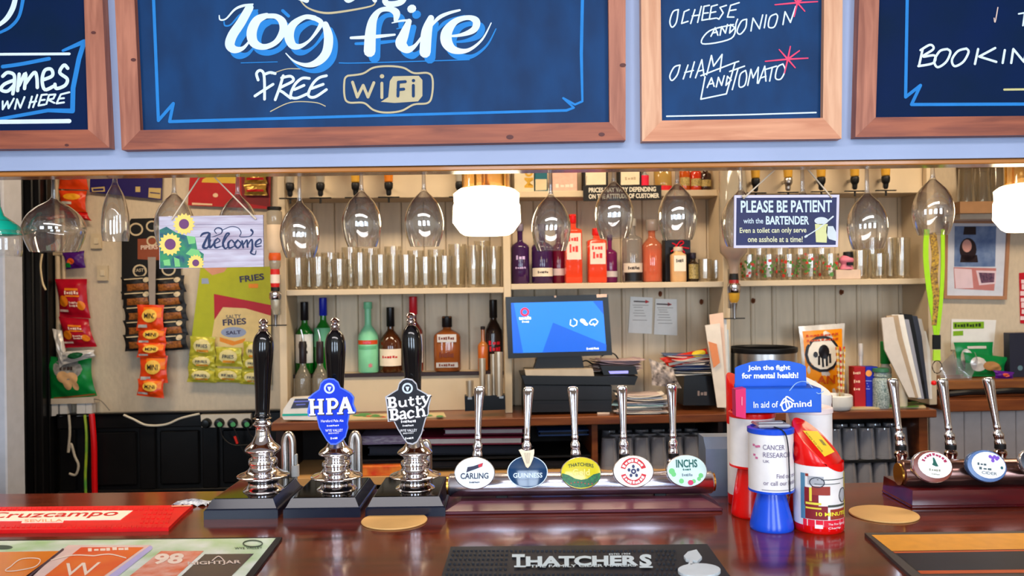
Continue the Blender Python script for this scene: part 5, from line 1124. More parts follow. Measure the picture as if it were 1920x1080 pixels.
for i, (x, w_, cc, l) in enumerate(((1287, 20, (206, 90, 20), 'orange bottle on the top shelf, left of three'), (1308, 22, (220, 60, 24), 'red-orange bottle on the top shelf, middle of three'), (1326, 22, (60, 30, 20), 'dark bottle with an orange top, right of three'))):
    bottle(l, x, 296+i*6, tz, 3.33, w_, glassmat(cc, .6), M((226, 120, 40), .3), .2, .3, .45, .1, lab=mat('gold_label', (206, 180, 110), .4), lz=(.15, .4))
bottle('slim yellow bottle at the right end of the top shelf', 1349, 290, tz, 3.33, 14, glassmat((206, 170, 40), .6), M((60, 50, 30), .3), .12, .3, .4, .1)
# price sign hung under the top shelf
c = P(1166, 362, 3.26, B); t = thing('prices_sign', 'small black prices may vary sign hanging from the top shelf', 'sign', (c.x, 3.262, pz(1166, 377, 3.262)), B); g = on(t, 0)
part('board', solid(MB(), [(1093, 349), (1240, 347), (1240, 374), (1094, 377)], g, 0, .006), M((30, 27, 26), .5), t, False); g = on(t, -.006)
k = MB(); text(k, 'PRICES MAY VARY DEPENDING', (1104, 361), (1230, 359), 9, g, .0008, .03); text(k, 'ON THE ATTITUDE OF CUSTOMER', (1104, 373), (1236, 371), 9, g, .0008, .03); part('lettering', k, M((222, 214, 196), .5), t)
part('hanging_string', MB().tube([g(1098, 350, -.004), g(1100, 330, -.004)], .001, 5).tube([g(1228, 349, -.004), g(1226, 330, -.004)], .001, 5), M((120, 110, 96), .6), t)

# ================= optics =================
def optic(label, x, ybr, d, liq, capc, group, sc=1.0, full=False, yt=250):
    s = d/F*sc; z0 = pz(x, ybr, d); t = thing('optic_bottle', label, 'bottle', (pxx(x, ybr, d), d, z0), B, group=group)
    part('measure_bar', MB().box(-20*s, 20*s, -.006, .006, 0, .004, .001).tube([(0, 0, 0), (0, 0, -9*s)], 2*s, 8), MBLACK, t)
    part('optic_body', MB().lathe(crom([(3*s, 4*s), (4.5*s, 8*s), (5*s, 14*s), (7.5*s, 18*s), (8*s, 27*s), (6*s, 29*s)], 2), 16), capc, t)
    part('neck', MB().lathe([(6*s, 28*s), (8*s, 30*s), (8.5*s, 42*s), (9*s, 50*s), (8*s, 56*s)], 16), liq, t)
    part('upturned_bottle', MB().lathe(crom([(8*s, 56*s), (9*s, 62*s), (18*s, 76*s), (21*s, 92*s), (21*s, 150*s), (18*s, 154*s), (0, 155*s)], 3), 20), liq if full else glassmat((206, 196, 176), .3), t)
    part('wall_clip', MB().box(-.004, .004, .004, (FD+.03-d if not full else .03), 20*s, 26*s, .001).box(-.010, .010, .0, .006, 6*s, 60*s, .001) if not full else MB().box(-.004, .004, .004, .03, 20*s, 26*s), STEEL, t)
    return t
OR = glassmat((226, 130, 30), .7); CLR = glassmat((214, 206, 190), .35); GLD = glassmat((222, 170, 60), .7)
NM = ['leftmost', 'second', 'third', 'fourth', 'rightmost']
for i, (x, l) in enumerate(((544, CLR), (601, CLR), (667, GLD), (729, OR), (862, CLR))): optic('%s optic bottle along the left cupboard front' % NM[i], x, 373-i*.7, FD-.03, l, MBLACK, 'optics on the left cupboard')
for i, (x, l) in enumerate(((1417, GLD), (1478, GLD), (1540, GLD), (1603, GLD), (1661, GLD))): optic('%s optic bottle along the right cupboard front' % NM[i], x, 363-i*1.2, FD-.03, l, STEEL if i in (1,) else MBLACK, 'optics on the right cupboard')
AMBL = glassmat((206, 96, 20), .75)
def long_optic(label, x, segs, ybar, d):
    """segs: (part, material, [(half width px, y px)...]) from the photograph's rows"""
    z0 = pz(x, ybar, d); t = thing('optic_bottle', label, 'bottle', (pxx(x, ybar, d), d, z0), B); s = d/F
    part('measure_bar', MB().box(-20*s, 20*s, -.006, .006, 0, .004, .001), MBLACK, t)
    for nm, m_, pr in segs: part(nm, MB().lathe([(r*s, (ybar-y)*s) for r, y in pr], 20), m_, t)
    part('wall_clip', MB().box(-.012, .012, .016, .04, 20*s, 95*s, .001), STEEL, t)
    return t
long_optic('tall upside-down optic bottle with red and white neck at the left end of the shelves', 517, [
  ('nozzle', STEEL, [(0, 613), (2.5, 612), (3, 600), (5, 590)]), ('measure', CLR, [(5, 590), (8, 578), (9, 566), (9, 561)]), ('chrome_ring', CHROME, [(10, 562), (11, 558), (11, 550), (8, 547)]), ('black_collar', MBLACK, [(8, 547.5), (8, 540), (7, 538)]),
  ('neck_label', M((206, 44, 40), .4), [(7.5, 540), (8.5, 532)]), ('neck_label', M((226, 210, 196), .4), [(8.6, 532), (8.6, 516)]), ('neck_label', M((196, 44, 40), .4), [(8.6, 516), (8.2, 506)]), ('shoulder', CLR, [(8, 506), (10, 500), (10, 490)]),
  ('orange_ring', M((206, 86, 40), .3), [(10.5, 490), (11.5, 484), (10, 476)]), ('bottle_label', M((222, 200, 174), .5), [(10.2, 476), (13.6, 468), (13.6, 424)]), ('upturned_bottle', CLR, [(13, 424), (14, 420), (14, 400), (9, 396)]), ('bottle_base', MBLACK, [(9, 398), (13, 396), (13, 391), (0, 390)])], 611, FD-.05)
long_optic('upside-down bottle with amber spirit draining to an optic on the right upright', 1377, [
  ('nozzle', STEEL, [(0, 600), (3, 598), (4, 580), (6, 568)]), ('measure', GLD, [(6, 567.5), (10, 560), (11, 548)]), ('chrome_ring', CHROME, [(12, 548), (13, 544), (13, 534), (9, 530)]), ('red_collar', M((150, 40, 40), .3), [(9.5, 531), (9, 524)]), ('black_collar', MBLACK, [(9, 524), (8, 512)]),
  ('amber_spirit', AMBL, [(7.5, 512), (8.5, 498), (13, 484), (24, 472), (25, 458), (0, 457.5)]), ('upturned_bottle', CLR, [(8.2, 512), (9.2, 498), (14, 484), (25, 472), (26, 458), (26, 400), (25, 300), (20, 292), (0, 291)])], 598, FD-.06)
# ================= till and things on the back counter =================
def cx_(px, d, y=700): return pxx(px, y, d)
t = thing('till', 'black till with a blue touch screen, cash drawer and paper slot', 'till', (cx_(1070, 3.25), 3.25, BZ+.0005), B); s = 3.17/F
g = on(t, -.09); TB = M((26, 27, 30), .4)
part('cash_drawer', solid(MB(), [(984, 722), (1147, 724), (1147, 771), (983, 773)], g, -.20, 0), mat('drawer_black', (34, 34, 38), .35), t, False)
part('drawer_top', solid(MB(), [(978, 704), (1196, 706), (1190, 722), (984, 721)], g, -.20, .004), TB, t, False)
g = on(t, -.0945); k = MB(); stroke(k, [(990, 751), (1147, 750)], 2.2, g, smooth=False); part('drawer_slot', k, M((8, 8, 10), .3), t)
k = MB(); poly(k, [(1120, 773), (1143, 773), (1143, 778), (1120, 778)], g); part('drawer_label', k, M((214, 196, 176), .5), t)
g = on(t, -.07); part('till_base', solid(MB(), [(984, 694), (1112, 692), (1115, 711), (988, 714)], g, -.10, .02), mat('beige_plastic', (186, 170, 148), .4), t, False, label='beige keyboard unit under the screen')
g = on(t, -.0905); k = MB(); poly(k, [(1034, 705), (1055, 705), (1055, 711), (1034, 712)], g); part('base_sticker', k, M((226, 206, 190), .5), t)
g = on(t, -.04); part('screen_neck', solid(MB(), [(1010, 664), (1090, 663), (1096, 694), (1000, 695)], g, -.05, 0), TB, t, False)
g = on(t, -.055); part('screen_housing', solid(MB(), [(948, 557), (1140, 552), (1148, 666), (953, 672)], g, -.02, .012), M((20, 20, 22), .3), t, False)
g = on(t, -.0672); SCR = mat('lit_screen', (30, 110, 220), .3, noise=.02, emit=(40, 125, 230), es=.75)
part('screen', poly(MB(), [(958, 568), (1130, 564), (1137, 658), (962, 662)], g, .0005), SCR, t)
k = MB(); 
for pl in ([(958, 568), (963, 568), (981, 662), (962, 662)], [(1037, 605), (1137, 646), (1137, 658), (1049, 660)], [(1037, 605), (1017, 661), (1049, 660)], [(1112, 565), (1130, 564), (1132, 590)]): poly(k, pl, g, .0009)
part('screen_facet', k, mat('lit_screen_dark', (16, 80, 190), .3, noise=.02, emit=(12, 92, 205), es=.7), t)
SW = mat('lit_screen_white', (240, 246, 255), .3, noise=.01, emit=(240, 246, 255), es=.7)
k = MB(); text(k, 'tevalis', (973, 600), (996, 599), 7, g, .0012, .03); text(k, 4, (979, 605), (993, 605), 3.5, g, .0012, .02); text(k, 7, (1100, 656), (1124, 655), 4, g, .0012, .03)
for sh in ([(1070, 600), (1069, 609), (1075, 612), (1081, 609), (1082, 602), (1076, 598)], [(1105, 606), (1109, 600), (1116, 598), (1121, 603), (1118, 608), (1108, 609), (1105, 606)], [(1112, 606), (1115, 611)]): stroke(k, sh, 1.8, g, .0012, smooth=False)
poly(k, ell(1093, 602, 6, 4, 10, rot=.5), g, .0012); poly(k, ell(1098, 607, 5, 3, 10, rot=.5), g, .0012)
part('screen_print', k, SW, t)
k = MB(); stroke(k, ell(984, 585, 6.5, 6.5, 16)+[(990.5, 585)], 3.6, g, .0012, smooth=False); part('screen_logo', k, mat('lit_screen_red', (230, 40, 70), .3, emit=(230, 40, 70), es=.6), t)
k = MB(); text(k, 'o', (1039, 558), (1043, 558), 4, g, .0008, .05); poly(k, [(1118, 552), (1138, 551), (1138, 557), (1119, 558)], g); part('housing_sticker', k, M((222, 190, 170), .5), t)
# receipt printer and cables
t = thing('receipt_printer', 'small black printer with a lit lilac display on the drawer', 'printer', (cx_(1160, 3.2), 3.22, P(1160, 705, 3.155, B).z), B); g = on(t, -.03)
part('printer_body', solid(MB(), [(1126, 686), (1192, 687), (1196, 702), (1132, 703)], g, -.08, 0), TB, t, False)
k = MB(); poly(k, [(1141, 696), (1178, 695), (1178, 700), (1144, 701)], g, .0008); part('display', k, mat('lit_display', (150, 150, 240), .3, emit=(140, 140, 240), es=.8), t)
def sheets(label, name, cat, x, y, d, n, w, dp, m_list, seed, step=.004, z=None, jit=.012, fr=B, th=.0025, rz=.3):
    R_ = random.Random(seed); c = P(x, y, d, fr); z = c.z if z is None else z
    t = thing(name, label, cat, (c.x, d, z), fr)
    for i in range(n):
        T = Matrix.Translation((R_.uniform(-jit, jit), R_.uniform(-jit, jit)*.5, i*step)) @ Matrix.Rotation(R_.uniform(-rz, rz), 4, 'Z') @ Matrix.Rotation(R_.uniform(-.02, .02), 4, 'X')
        ww = w*R_.uniform(.8, 1); dd = dp*R_.uniform(.8, 1); bend = R_.uniform(0, .012)*(1 if i > n*.5 else .2)
        mb = MB(); n0 = 6
        vs = []
        for zt_ in (0, th):
            for q in range(n0+1):
                u_ = q/n0
                for v_ in (-.5, .5): vs.append((ww*(u_-.5), dd*v_, zt_+bend*(2*u_-1)**2))
        fs = []; o2 = 2*(n0+1)
        for q in range(n0):
            fs += [(2*q, 2*q+1, 2*q+3, 2*q+2), (o2+2*q, o2+2*q+2, o2+2*q+3, o2+2*q+1), (2*q, 2*q+2, o2+2*q+2, o2+2*q), (2*q+1, o2+2*q+1, o2+2*q+3, 2*q+3)]
        fs += [(0, o2, o2+1, 1), (2*n0, 2*n0+1, o2+2*n0+1, o2+2*n0)]
        part('sheet', mb.add(vs, fs, T), m_list[R_.randrange(len(m_list))], t, False)
    return t
PP = [M((222, 210, 196), .6), M((206, 196, 186), .6), M((196, 176, 170), .6), M((232, 226, 216), .6)]
PP2 = PP+[M((150, 140, 132), .6), M((70, 90, 130), .5), M((60, 56, 54), .5)]
sheets('stack of pink and white papers behind the printer', 'paper_stack', 'papers', 1157, 694, 3.31, 9, .19, .12, [M((206, 176, 172), .6), M((222, 212, 206), .6), M((180, 150, 156), .6)], 3, .005, z=P(1157, 694, 3.31, B).z)
tb = thing('black_crate', 'black plastic box holding the heap of papers and bags', 'box', (cx_(1308, 3.26), 3.27, BZ+.0005), B); g = on(tb, -.07)
part('box_body', solid(MB(), [(1283, 703), (1348, 706), (1344, 760), (1281, 760)], g, -.14, 0), M((24, 24, 27), .4), tb, False)
k = MB(); text(k, 3, (1308, 742), (1326, 742), 9, g, .0008, 0, .3); part('lettering', k, M((150, 130, 120), .5), tb)
zt_ = P(1308, 703, 3.2, B).z
sheets('untidy heap of papers on top of the black box', 'paper_heap', 'papers', 1290, 700, 3.27, 12, .20, .14, PP2, 5, .0065, z=zt_+.001, jit=.02, rz=.5)
sheets('loose pile of envelopes and paper beside the cash drawer', 'paper_pile', 'papers', 1203, 770, 3.18, 14, .20, .13, PP+[M((150, 186, 196), .5), M((176, 186, 206), .5)], 8, .0052, z=BZ+.0005, jit=.016)
# crisp looking bag and foil on top of the heap
def bag(name, label, corners, d, m, fr=B, th=.014, seed=1, cat='snack packet', group=None, prints=(), crimp=.06, wob=.0025, hang=True):
    """pillow packet traced by its four corners, bulging to front and back, crimped at both ends"""
    c = P(sum(p[0] for p in corners)/4, sum(p[1] for p in corners)/4, d, fr); t = thing(name, label, cat, c, fr, group=group); g = on(t, 0); R_ = random.Random(seed)
    ph = [R_.uniform(0, 6) for _ in range(6)]
    (x0, y0), (x1, y1), (x2, y2), (x3, y3) = corners   # tl, tr, br, bl
    L0 = [0.]
    def f(u_, v_, sg, lift=0.):
        lift += L0[0] if lift else 0
        px = (x0*(1-u_)+x1*u_)*(1-v_)+(x3*(1-u_)+x2*u_)*v_; py = (y0*(1-u_)+y1*u_)*(1-v_)+(y3*(1-u_)+y2*u_)*v_
        px += (sin(v_*pi)*(.5-u_))*abs(x1-x0)*.10
        e = (max(0, sin(pi*u_))**.55)*(max(0, sin(pi*min(1, max(0, (v_-crimp)/(1-2*crimp)))))**.6)*th
        e += wob*(sin(u_*11+ph[0]+v_*5)*sin(v_*9+ph[1])+.6*sin(u_*23+ph[2])*cos(v_*19+ph[3]))*(1 if 0 < u_ < 1 else 0)
        q = g(px, py, 0); q.y += sg*max(e, .0006)-lift; return q
    mb = MB(); mb.grid(lambda a, b_: f(a, b_, -1), 14, 16); mb.grid(lambda a, b_: f(a, b_, 1), 14, 16)
    part('packet_body', mb, m, t, ang=80)
    for nm, polys, mm in prints:
        k = MB(); L0[0] += .0010
        for i, pl in enumerate(polys):
            if pl[0] == 'T':
                _, s_, u0, u1, v0, v1 = pl; vs, fs = txt2d(s_, .02); k.add([f(u0+(u1-u0)*a, v1+(v0-v1)*b_, -1, .0012) for a, b_ in vs], fs)
            elif pl[0] == 'E':
                _, cu, cv, ru, rv = pl; n = 14; q = [f(cu, cv, -1, .0009+.0001*i)]+[f(cu+ru*cos(2*pi*j/n)*h, cv+rv*sin(2*pi*j/n)*h, -1, .0009+.0001*i) for h in (.25, .5, .75, 1) for j in range(n)]
                k.add(q, [(0, 1+j, 1+(j+1) % n) for j in range(n)]+[(1+r_*n+j, 1+r_*n+n+j, 1+r_*n+n+(j+1) % n, 1+r_*n+(j+1) % n) for r_ in range(3) for j in range(n)])
            else:
                u0, u1, v0, v1 = pl; k.grid(lambda a, b_: f(u0+(u1-u0)*a, v0+(v1-v0)*b_, -1, .0008+.0001*i), 6, 4)
        part(nm, k, mm, t)
    return t
YB = M((226, 196, 60), .3); FOILW = mat('white_foil', (214, 208, 200), .25, .2, noise=.1, scale=40)
bag('snack_packet', 'red, white and yellow packet lying on top of the paper heap', [(1236, 672), (1325, 653), (1338, 672), (1250, 690)], 3.22, M((196, 50, 30), .3), prints=[('white_band', [(.05, .95, .55, .8)], FOILW), ('yellow_print', [('E', .8, .3, .16, .3)], YB)], seed=4)
bag('blue_packet', 'dark blue packet under the red and yellow one on the heap', [(1262, 684), (1330, 678), (1334, 696), (1266, 700)], 3.235, M((24, 50, 110), .3), seed=6)
bag('cloth_bag', 'crumpled cream and black bag spilling over the front of the heap', [(1216, 672), (1262, 690), (1278, 728), (1222, 722)], 3.19, mat('crumpled_paper', (206, 190, 180), .5, 0, scale=50, c2=(60, 50, 50)), seed=9, wob=.006)
# wires from the till screen
t = thing('till_cable', 'black cable looping from the back of the till screen', 'cable', P(1146, 670, 3.33, B), B); g = on(t, 0)
part('cable', MB().tube([g(x, y) for x, y in crom([(1128, 668), (1140, 662), (1152, 664), (1160, 674)], 5)], .0028, 6).tube([g(x, y) for x, y in crom([(1060, 676), (1080, 684), (1098, 676), (1112, 684)], 5)], .003, 6), MBLACK, t)
# papers pinned on the planks
def sheet_on(name, label, pts, d, m, cat='notice', prints=(), fr=B, th=.0008, group=None):
    c = P(sum(p[0] for p in pts)/len(pts), sum(p[1] for p in pts)/len(pts), d, fr); t = thing(name, label, cat, c, fr, group=group)
    part('sheet', solid(MB(), pts, on(t, 0), 0, th), m, t, False); g = on(t, -th)
    for nm, fn, mm in prints: k = MB(); fn(k, g); part(nm, k, mm, t)
    return t
def lines(k, g, x0, x1, ys, w=.9):
    for i, y in enumerate(ys): stroke(k, [(x0+(i*7 % 5), y), (x1-(i*11 % 13), y+.4)], w, g, smooth=False, cap=False)
LT = M((150, 140, 132), .6)
sheet_on('wall_notice', 'left white notice pinned to the planks right of the till', [(1182, 556), (1224, 558), (1222, 626), (1178, 624)], 3.417, WHITE, prints=[('heading', lambda k, g: stroke(k, [(1189, 565), (1214, 566)], 2.4, g, smooth=False), M((80, 66, 66), .6)), ('red_arrow', lambda k, g: poly(k, [(1210, 562), (1218, 566), (1210, 569)], g, .001), REDP), ('text_lines', lambda k, g: lines(k, g, 1186, 1216, [572, 576, 582, 587, 592, 600]), LT)], group='notices pinned on the planks')
sheet_on('wall_notice', 'right white notice pinned to the planks right of the till', [(1229, 560), (1269, 561), (1270, 629), (1226, 627)], 3.4155, WHITE, prints=[('heading', lambda k, g: stroke(k, [(1232, 570), (1256, 571)], 2.4, g, smooth=False), M((80, 66, 66), .6)), ('red_arrow', lambda k, g: poly(k, [(1252, 567), (1260, 571), (1252, 574)], g, .001), REDP), ('text_lines', lambda k, g: lines(k, g, 1232, 1262, [577, 581, 585, 590, 595, 600, 606]), LT)], group='notices pinned on the planks')
for i, (x, y) in enumerate(((1238, 551), (1315, 566), (1412, 564), (1577, 548))):
    c = P(x, y, 3.418, B); t = thing('worn_hook', ('rusty brown hook above the right notice', 'rusty brown hook right of the notices', 'rusty brown hook by the upright over the ice bucket', 'rusty brown hook under the right shelf')[i], 'hook', c, B)
    part('hook_plate', MB().lathe([(0, -.003), (.006, -.003), (.008, 0), (0, .001)], 9, Matrix.Rotation(pi/2, 4, 'X') @ Matrix.Diagonal((1, 1.5, 1, 1))), mat('rusty_iron', (112, 62, 36), .6, .3, noise=.3), t); part('hook_arm', MB().tube([(0, -.003, .0), (0, -.018, -.004), (0, -.020, .008)], .003, 6), MATS['rusty_iron'], t)
# magazines standing against the upright
t = thing('leaning_leaflets', 'bundle of tall leaflets leaning on the upright left of the ice bucket', 'papers', (cx_(1350, 3.18, 760), 3.185, BZ+.0005), B); 
for i, (x, y, x2, m_) in enumerate(((1322, 610, 1350, PP[0]), (1330, 590, 1356, M((226, 190, 166), .5)), (1338, 600, 1362, PP[3]), (1344, 622, 1366, M((200, 206, 206), .5)))):
    g = on(t, -.04+.012*i); part('leaflet', solid(MB(), [(x, y), (x2, y-4), (1364+i*2, 764), (1345+i*2, 764)], g, -.004, 0), m_, t, False)
g = on(t, -.05); k = MB(); poly(k, [(1328, 640), (1344, 645), (1350, 680), (1338, 690)], g, .0); part('orange_print', k, M((214, 130, 80), .5), t)
# jigger box
t = thing('bar_caddy', 'black caddy holding steel jiggers beside the left upright', 'caddy', (cx_(910, 3.16), 3.17, BZ+.0005), B); g = on(t, -.03); 
part('caddy_body', solid(MB(), [(871, 743), (947, 741), (948, 768), (872, 771)], g, -.06, 0), M((22, 24, 30), .3), t, False)
part('caddy_clip', solid(MB(), [(877, 746), (885, 746), (885, 750), (877, 750)], g, 0, .003).box(0, 0, 0, 0, 0, 0) if 0 else solid(solid(MB(), [(877, 745), (885, 745), (885, 749), (877, 749)], g, 0, .003), [(936, 743), (944, 743), (944, 747), (936, 747)], g, 0, .003), STEEL, t, False)
zc_ = P(910, 742, 3.14, B).z-.004
for i, (x, yt, w_, lb) in enumerate(((881, 714, 15, 'short steel jigger at the left of the caddy'), (905, 672, 13, 'tall slim steel tumbler second in the caddy'), (917, 702, 12, 'short steel jigger in the middle of the caddy'), (926, 664, 12, 'narrow steel tumbler behind in the caddy'), (936, 660, 16, 'tallest steel tumbler at the right of the caddy'))):
    dd = 3.15+.02*(i in (1, 3)); z_ = BZ+.02; c_ = P(x, 742, dd, B); tt = thing('steel_jigger', lb, 'jigger', (c_.x, dd, zc_), B, group='steel jiggers'); H = pz(x, yt, dd)-zc_; s = dd/F
    part('cup', MB().lathe([(0, 0), (w_*.42*s, 0), (w_*.5*s, H), (w_*.46*s, H), (w_*.38*s, .004), (0, .004)], 18), mat('warm_steel', (206, 190, 168), .34, .75), tt)
# card terminal
t = thing('card_terminal', 'white card reader with teal edge on the left end of the back counter', 'card reader', (cx_(565, 3.16), 3.17, BZ+.0005), B)
g = on(t, -.05)
part('terminal_body', solid(MB(), [(529, 782), (531, 768), (545, 747), (600, 744), (604, 770), (598, 788), (532, 787)], g, -.05, 0), M((226, 220, 212), .35), t, False)
k = MB(); poly(k, [(545, 766), (553, 748), (590, 747), (588, 764)], g, .0008); part('terminal_screen', k, M((70, 74, 92), .2), t)
k = MB(); stroke(k, [(552, 753), (584, 752)], 2.4, g, .0012, smooth=False); stroke(k, [(556, 759), (572, 758)], 2, g, .0012, smooth=False); part('screen_lines', k, M((110, 120, 214), .3), t)
k = MB(); stroke(k, [(531, 778), (596, 777), (602, 756)], 4, g, .001, smooth=False); part('teal_edge', k, M((30, 170, 150), .4), t)
# trays and mats on the back counter
def bflat(name, label, out, prints, m):
    c = P(sum(p[0] for p in out)/4, sum(p[1] for p in out)/4, BZ, B, 2); t = thing(name, label, 'bar mat', (c.x, c.y, BZ+.0005), B)
    part('mat_base', solid(MB(), out, on(t, 0, 2), 0, .005, 2), m, t, False); g = on(t, .005, 2)
    for nm, fn, mm in prints: k = MB(); fn(k, g); part(nm, k, mm, t)
def blobs(seed, pts, n):
    def fn(k, g):
        R_ = random.Random(seed)
        for i in range(n):
            x = R_.uniform(pts[0], pts[1]); y = R_.uniform(pts[2], pts[3]); poly(k, ell(x, y, R_.uniform(6, 14), R_.uniform(1.2, 2.6), 10), g, .0006+.0001*i)
    return fn
CM_ = M((206, 186, 140), .5)
bflat('printed_bar_mat', 'cream mat printed with green leaves behind the hand pump clips', [(652, 777), (832, 773), (836, 780), (640, 786)], [('green_print', blobs(1, (670, 826, 776, 781), 12), M((70, 140, 70), .5)), ('red_print', blobs(2, (660, 720, 778, 782), 3), M((200, 70, 50), .5))], CM_)
bflat('printed_bar_mat', 'cream mat printed with green leaves at the right end of the back counter', [(1568, 757), (1722, 754), (1736, 762), (1580, 766)], [('green_print', blobs(3, (1590, 1730, 753, 762), 16), M((70, 120, 56), .5)), ('ochre_print', blobs(4, (1590, 1730, 754, 762), 5), M((190, 160, 80), .5))], CM_)
# ice bucket
c = P(1431, 755, 3.25, B); s = 3.25/F; t = thing('ice_bucket', 'wide brushed steel ice bucket with a black rim', 'bucket', (c.x, 3.25, BZ+.0005), B); H = pz(1431, 656, 3.2)-BZ
part('bucket_body', MB().lathe([(0, 0), (60*s, 0), (62*s, .004), (62*s, H), (60*s, H), (59*s, .01), (0, .01)], 40), STEEL, t)
part('rim', MB().lathe([(63*s, H-6*s), (64*s, H-4*s), (64*s, H+3*s), (60*s, H+4*s), (58*s, H), (60*s, H-5*s)], 40), MBLACK, t)
# peanut bag
t = bag('peanut_bag', 'large orange printed bag standing right of the ice bucket', [(1497, 612), (1584, 606), (1590, 742), (1500, 745)], 3.28, FOILW, th=.02, seed=12, crimp=.03, prints=[
    ('orange_print', [(.06, .94, .07, .99)], mat('orange_foil', (232, 140, 20), .35, 0, noise=.05)),
    ('black_ring', [('E', .46, .40, .40, .255)], M((30, 28, 34), .4)), ('white_disc', [('E', .46, .40, .34, .215)], M((222, 214, 200), .4)),
    ('hand_print', [('E', .48, .37, .13, .10), (.33, .38, .42, .55), (.42, .47, .42, .58), (.51, .56, .42, .57), (.59, .64, .40, .53), ('E', .28, .40, .05, .04)], M((26, 24, 28), .4)),
    ('lettering', [('T', 9, .12, .84, .12, .155), ('T', 9, .12, .84, .19, .22), ('T', 'ANT', .30, .92, .70, .82)], M((190, 70, 20), .4))])
# straws
t = thing('straw', 'red and white striped paper straw', 'straw', (0, 0, 0)) if 0 else None
STR = [M((226, 206, 170), .5), M((206, 50, 50), .5), M((224, 170, 60), .5)]
g0 = P(1578, 742, 3.19, B); s = 3.19/F
cup = thing('straw_cup', 'clear cup standing in front of the peanut bag and holding the straws', 'cup', (g0.x, 3.19, BZ+.0005), B)
part('cup_wall', MB().lathe([(0, 0), (.016, 0), (.019, .07), (.018, .07), (.015, .003), (0, .003)], 18), TUMB, cup)
n = 0
for i in range(13):
    a = i*2.4; r = .003+.0010*i; x = r*cos(a); y = r*sin(a)*.8; top = pz(1578, 652, 3.19)-BZ-.004+.004*sin(i*1.7)
    tt = thing('paper_straw', 'striped paper straw bunched with others in the cup by the peanut bag', 'straw', (g0.x+x*.5, 3.19+y*.5, BZ+.005), B, group='striped paper straws')
    tp = Vector((x*1.0, y*1.0, top)); n_ = 20; pts = [tp*(q/n_) for q in range(n_+1)]
    ks = [MB(), MB()]
    for q in range(n_): ks[q % 2].tube([pts[q], pts[q+1]], .0028, 8, q in (0, n_-1))
    part('pale_stripe', ks[0], STR[0], tt); part('coloured_stripe', ks[1], STR[1 if i % 2 else 2], tt)
# bowl and boxes
c = P(1572, 748, 3.13, B); s = 3.13/F; t = thing('white_bowl', 'small straight-sided white bowl in front of the straws', 'bowl', (c.x, 3.145, BZ+.0005), B)
part('bowl_body', MB().lathe([(0, 0), (22*s, 0), (26*s, 3*s), (29*s, 10*s), (29*s, 27*s), (27*s, 29*s), (26*s, 27*s), (25*s, 8*s), (0, 5*s)], 32), M((226, 222, 216), .3), t)
BX = BZ+.0005
def wp(k, g, s_, a, b_, h): text(k, s_, a, b_, h, g, .0008, .02)
carton('medicine_box', 'dark red and white small carton standing left of the blue one', 1597, 1618, 688, 3.18, M((166, 26, 36), .5), [('lettering', lambda k, g: (wp(k, g, 5, (1600, 702), (1614, 702), 5), wp(k, g, 3, (1601, 718), (1613, 718), 6), wp(k, g, 3, (1601, 732), (1613, 732), 5)), M((236, 190, 160), .5))], z=BX, dep=.05)
carton('medicine_box', 'blue small carton with an orange disc beside the dark red one', 1619, 1641, 688, 3.175, M((34, 46, 170), .5), [('orange_disc', lambda k, g: poly(k, ell(1629, 700, 6, 6, 14), g), M((240, 160, 80), .5)), ('text_lines', lambda k, g: lines(k, g, 1623, 1638, [714, 719, 724, 729], 1.4), M((150, 160, 226), .5))], z=BX, dep=.05)
bottle('small green-capped bottle behind the blue carton', 1659, 640, BX, 3.24, 22, glassmat((200, 206, 200), .5), M((24, 110, 50), .4), .35, .35, .6, .1, lab=M((200, 214, 200), .5), lettering=(M((40, 90, 60), .5), [(4, -.6, .6, .25, .35)]), capr=1.1)
bottle('white spray bottle with a slim neck left of the paper bundle', 1613, 644, BX, 3.27, 14, M((206, 200, 196), .4), M((190, 184, 180), .4), .2, .4, .5, .15)
bottle('clear patterned jar under the green-capped bottle', 1650, 690, BX, 3.165, 30, mat('patterned_jar', (190, 200, 196), .3, 0, scale=220, c2=(70, 100, 100)), M((60, 110, 80), .4), .1, .2, .8, .1)
bottle('cream plastic bottle at the right of the patterned jar', 1689, 696, BX, 3.165, 20, M((206, 190, 166), .4), M((214, 204, 190), .4), .2, .25, .5, .15)
# paper bundle
t = thing('paper_bundle', 'thick bundle of upright papers and folders leaning in the right corner', 'papers', (cx_(1710, 3.18, 750), 3.18, BX), B)
for i, (xa, ya, xb, yb_, m_) in enumerate(((1653, 596, 1716, 745, PP[1]), (1662, 592, 1722, 746, M((176, 152, 124), .6)), (1672, 590, 1728, 746, PP[3]), (1682, 598, 1733, 748, M((150, 150, 160), .5)), (1688, 588, 1738, 748, MBLACK), (1698, 590, 1742, 748, M((60, 62, 70), .5)), (1706, 594, 1745, 748, PP[0]), (1714, 616, 1748, 748, PP[3]))):
    g = on(t, -.05+.0105*i); w_ = 22
    part('folder', solid(MB(), [(xa, ya), (xa+w_, ya-2+i), (xa+w_+8, ya+40), (xb, yb_), (xb-12, yb_), (xa+6, ya+60)], g, -.006, 0), m_, t, False)
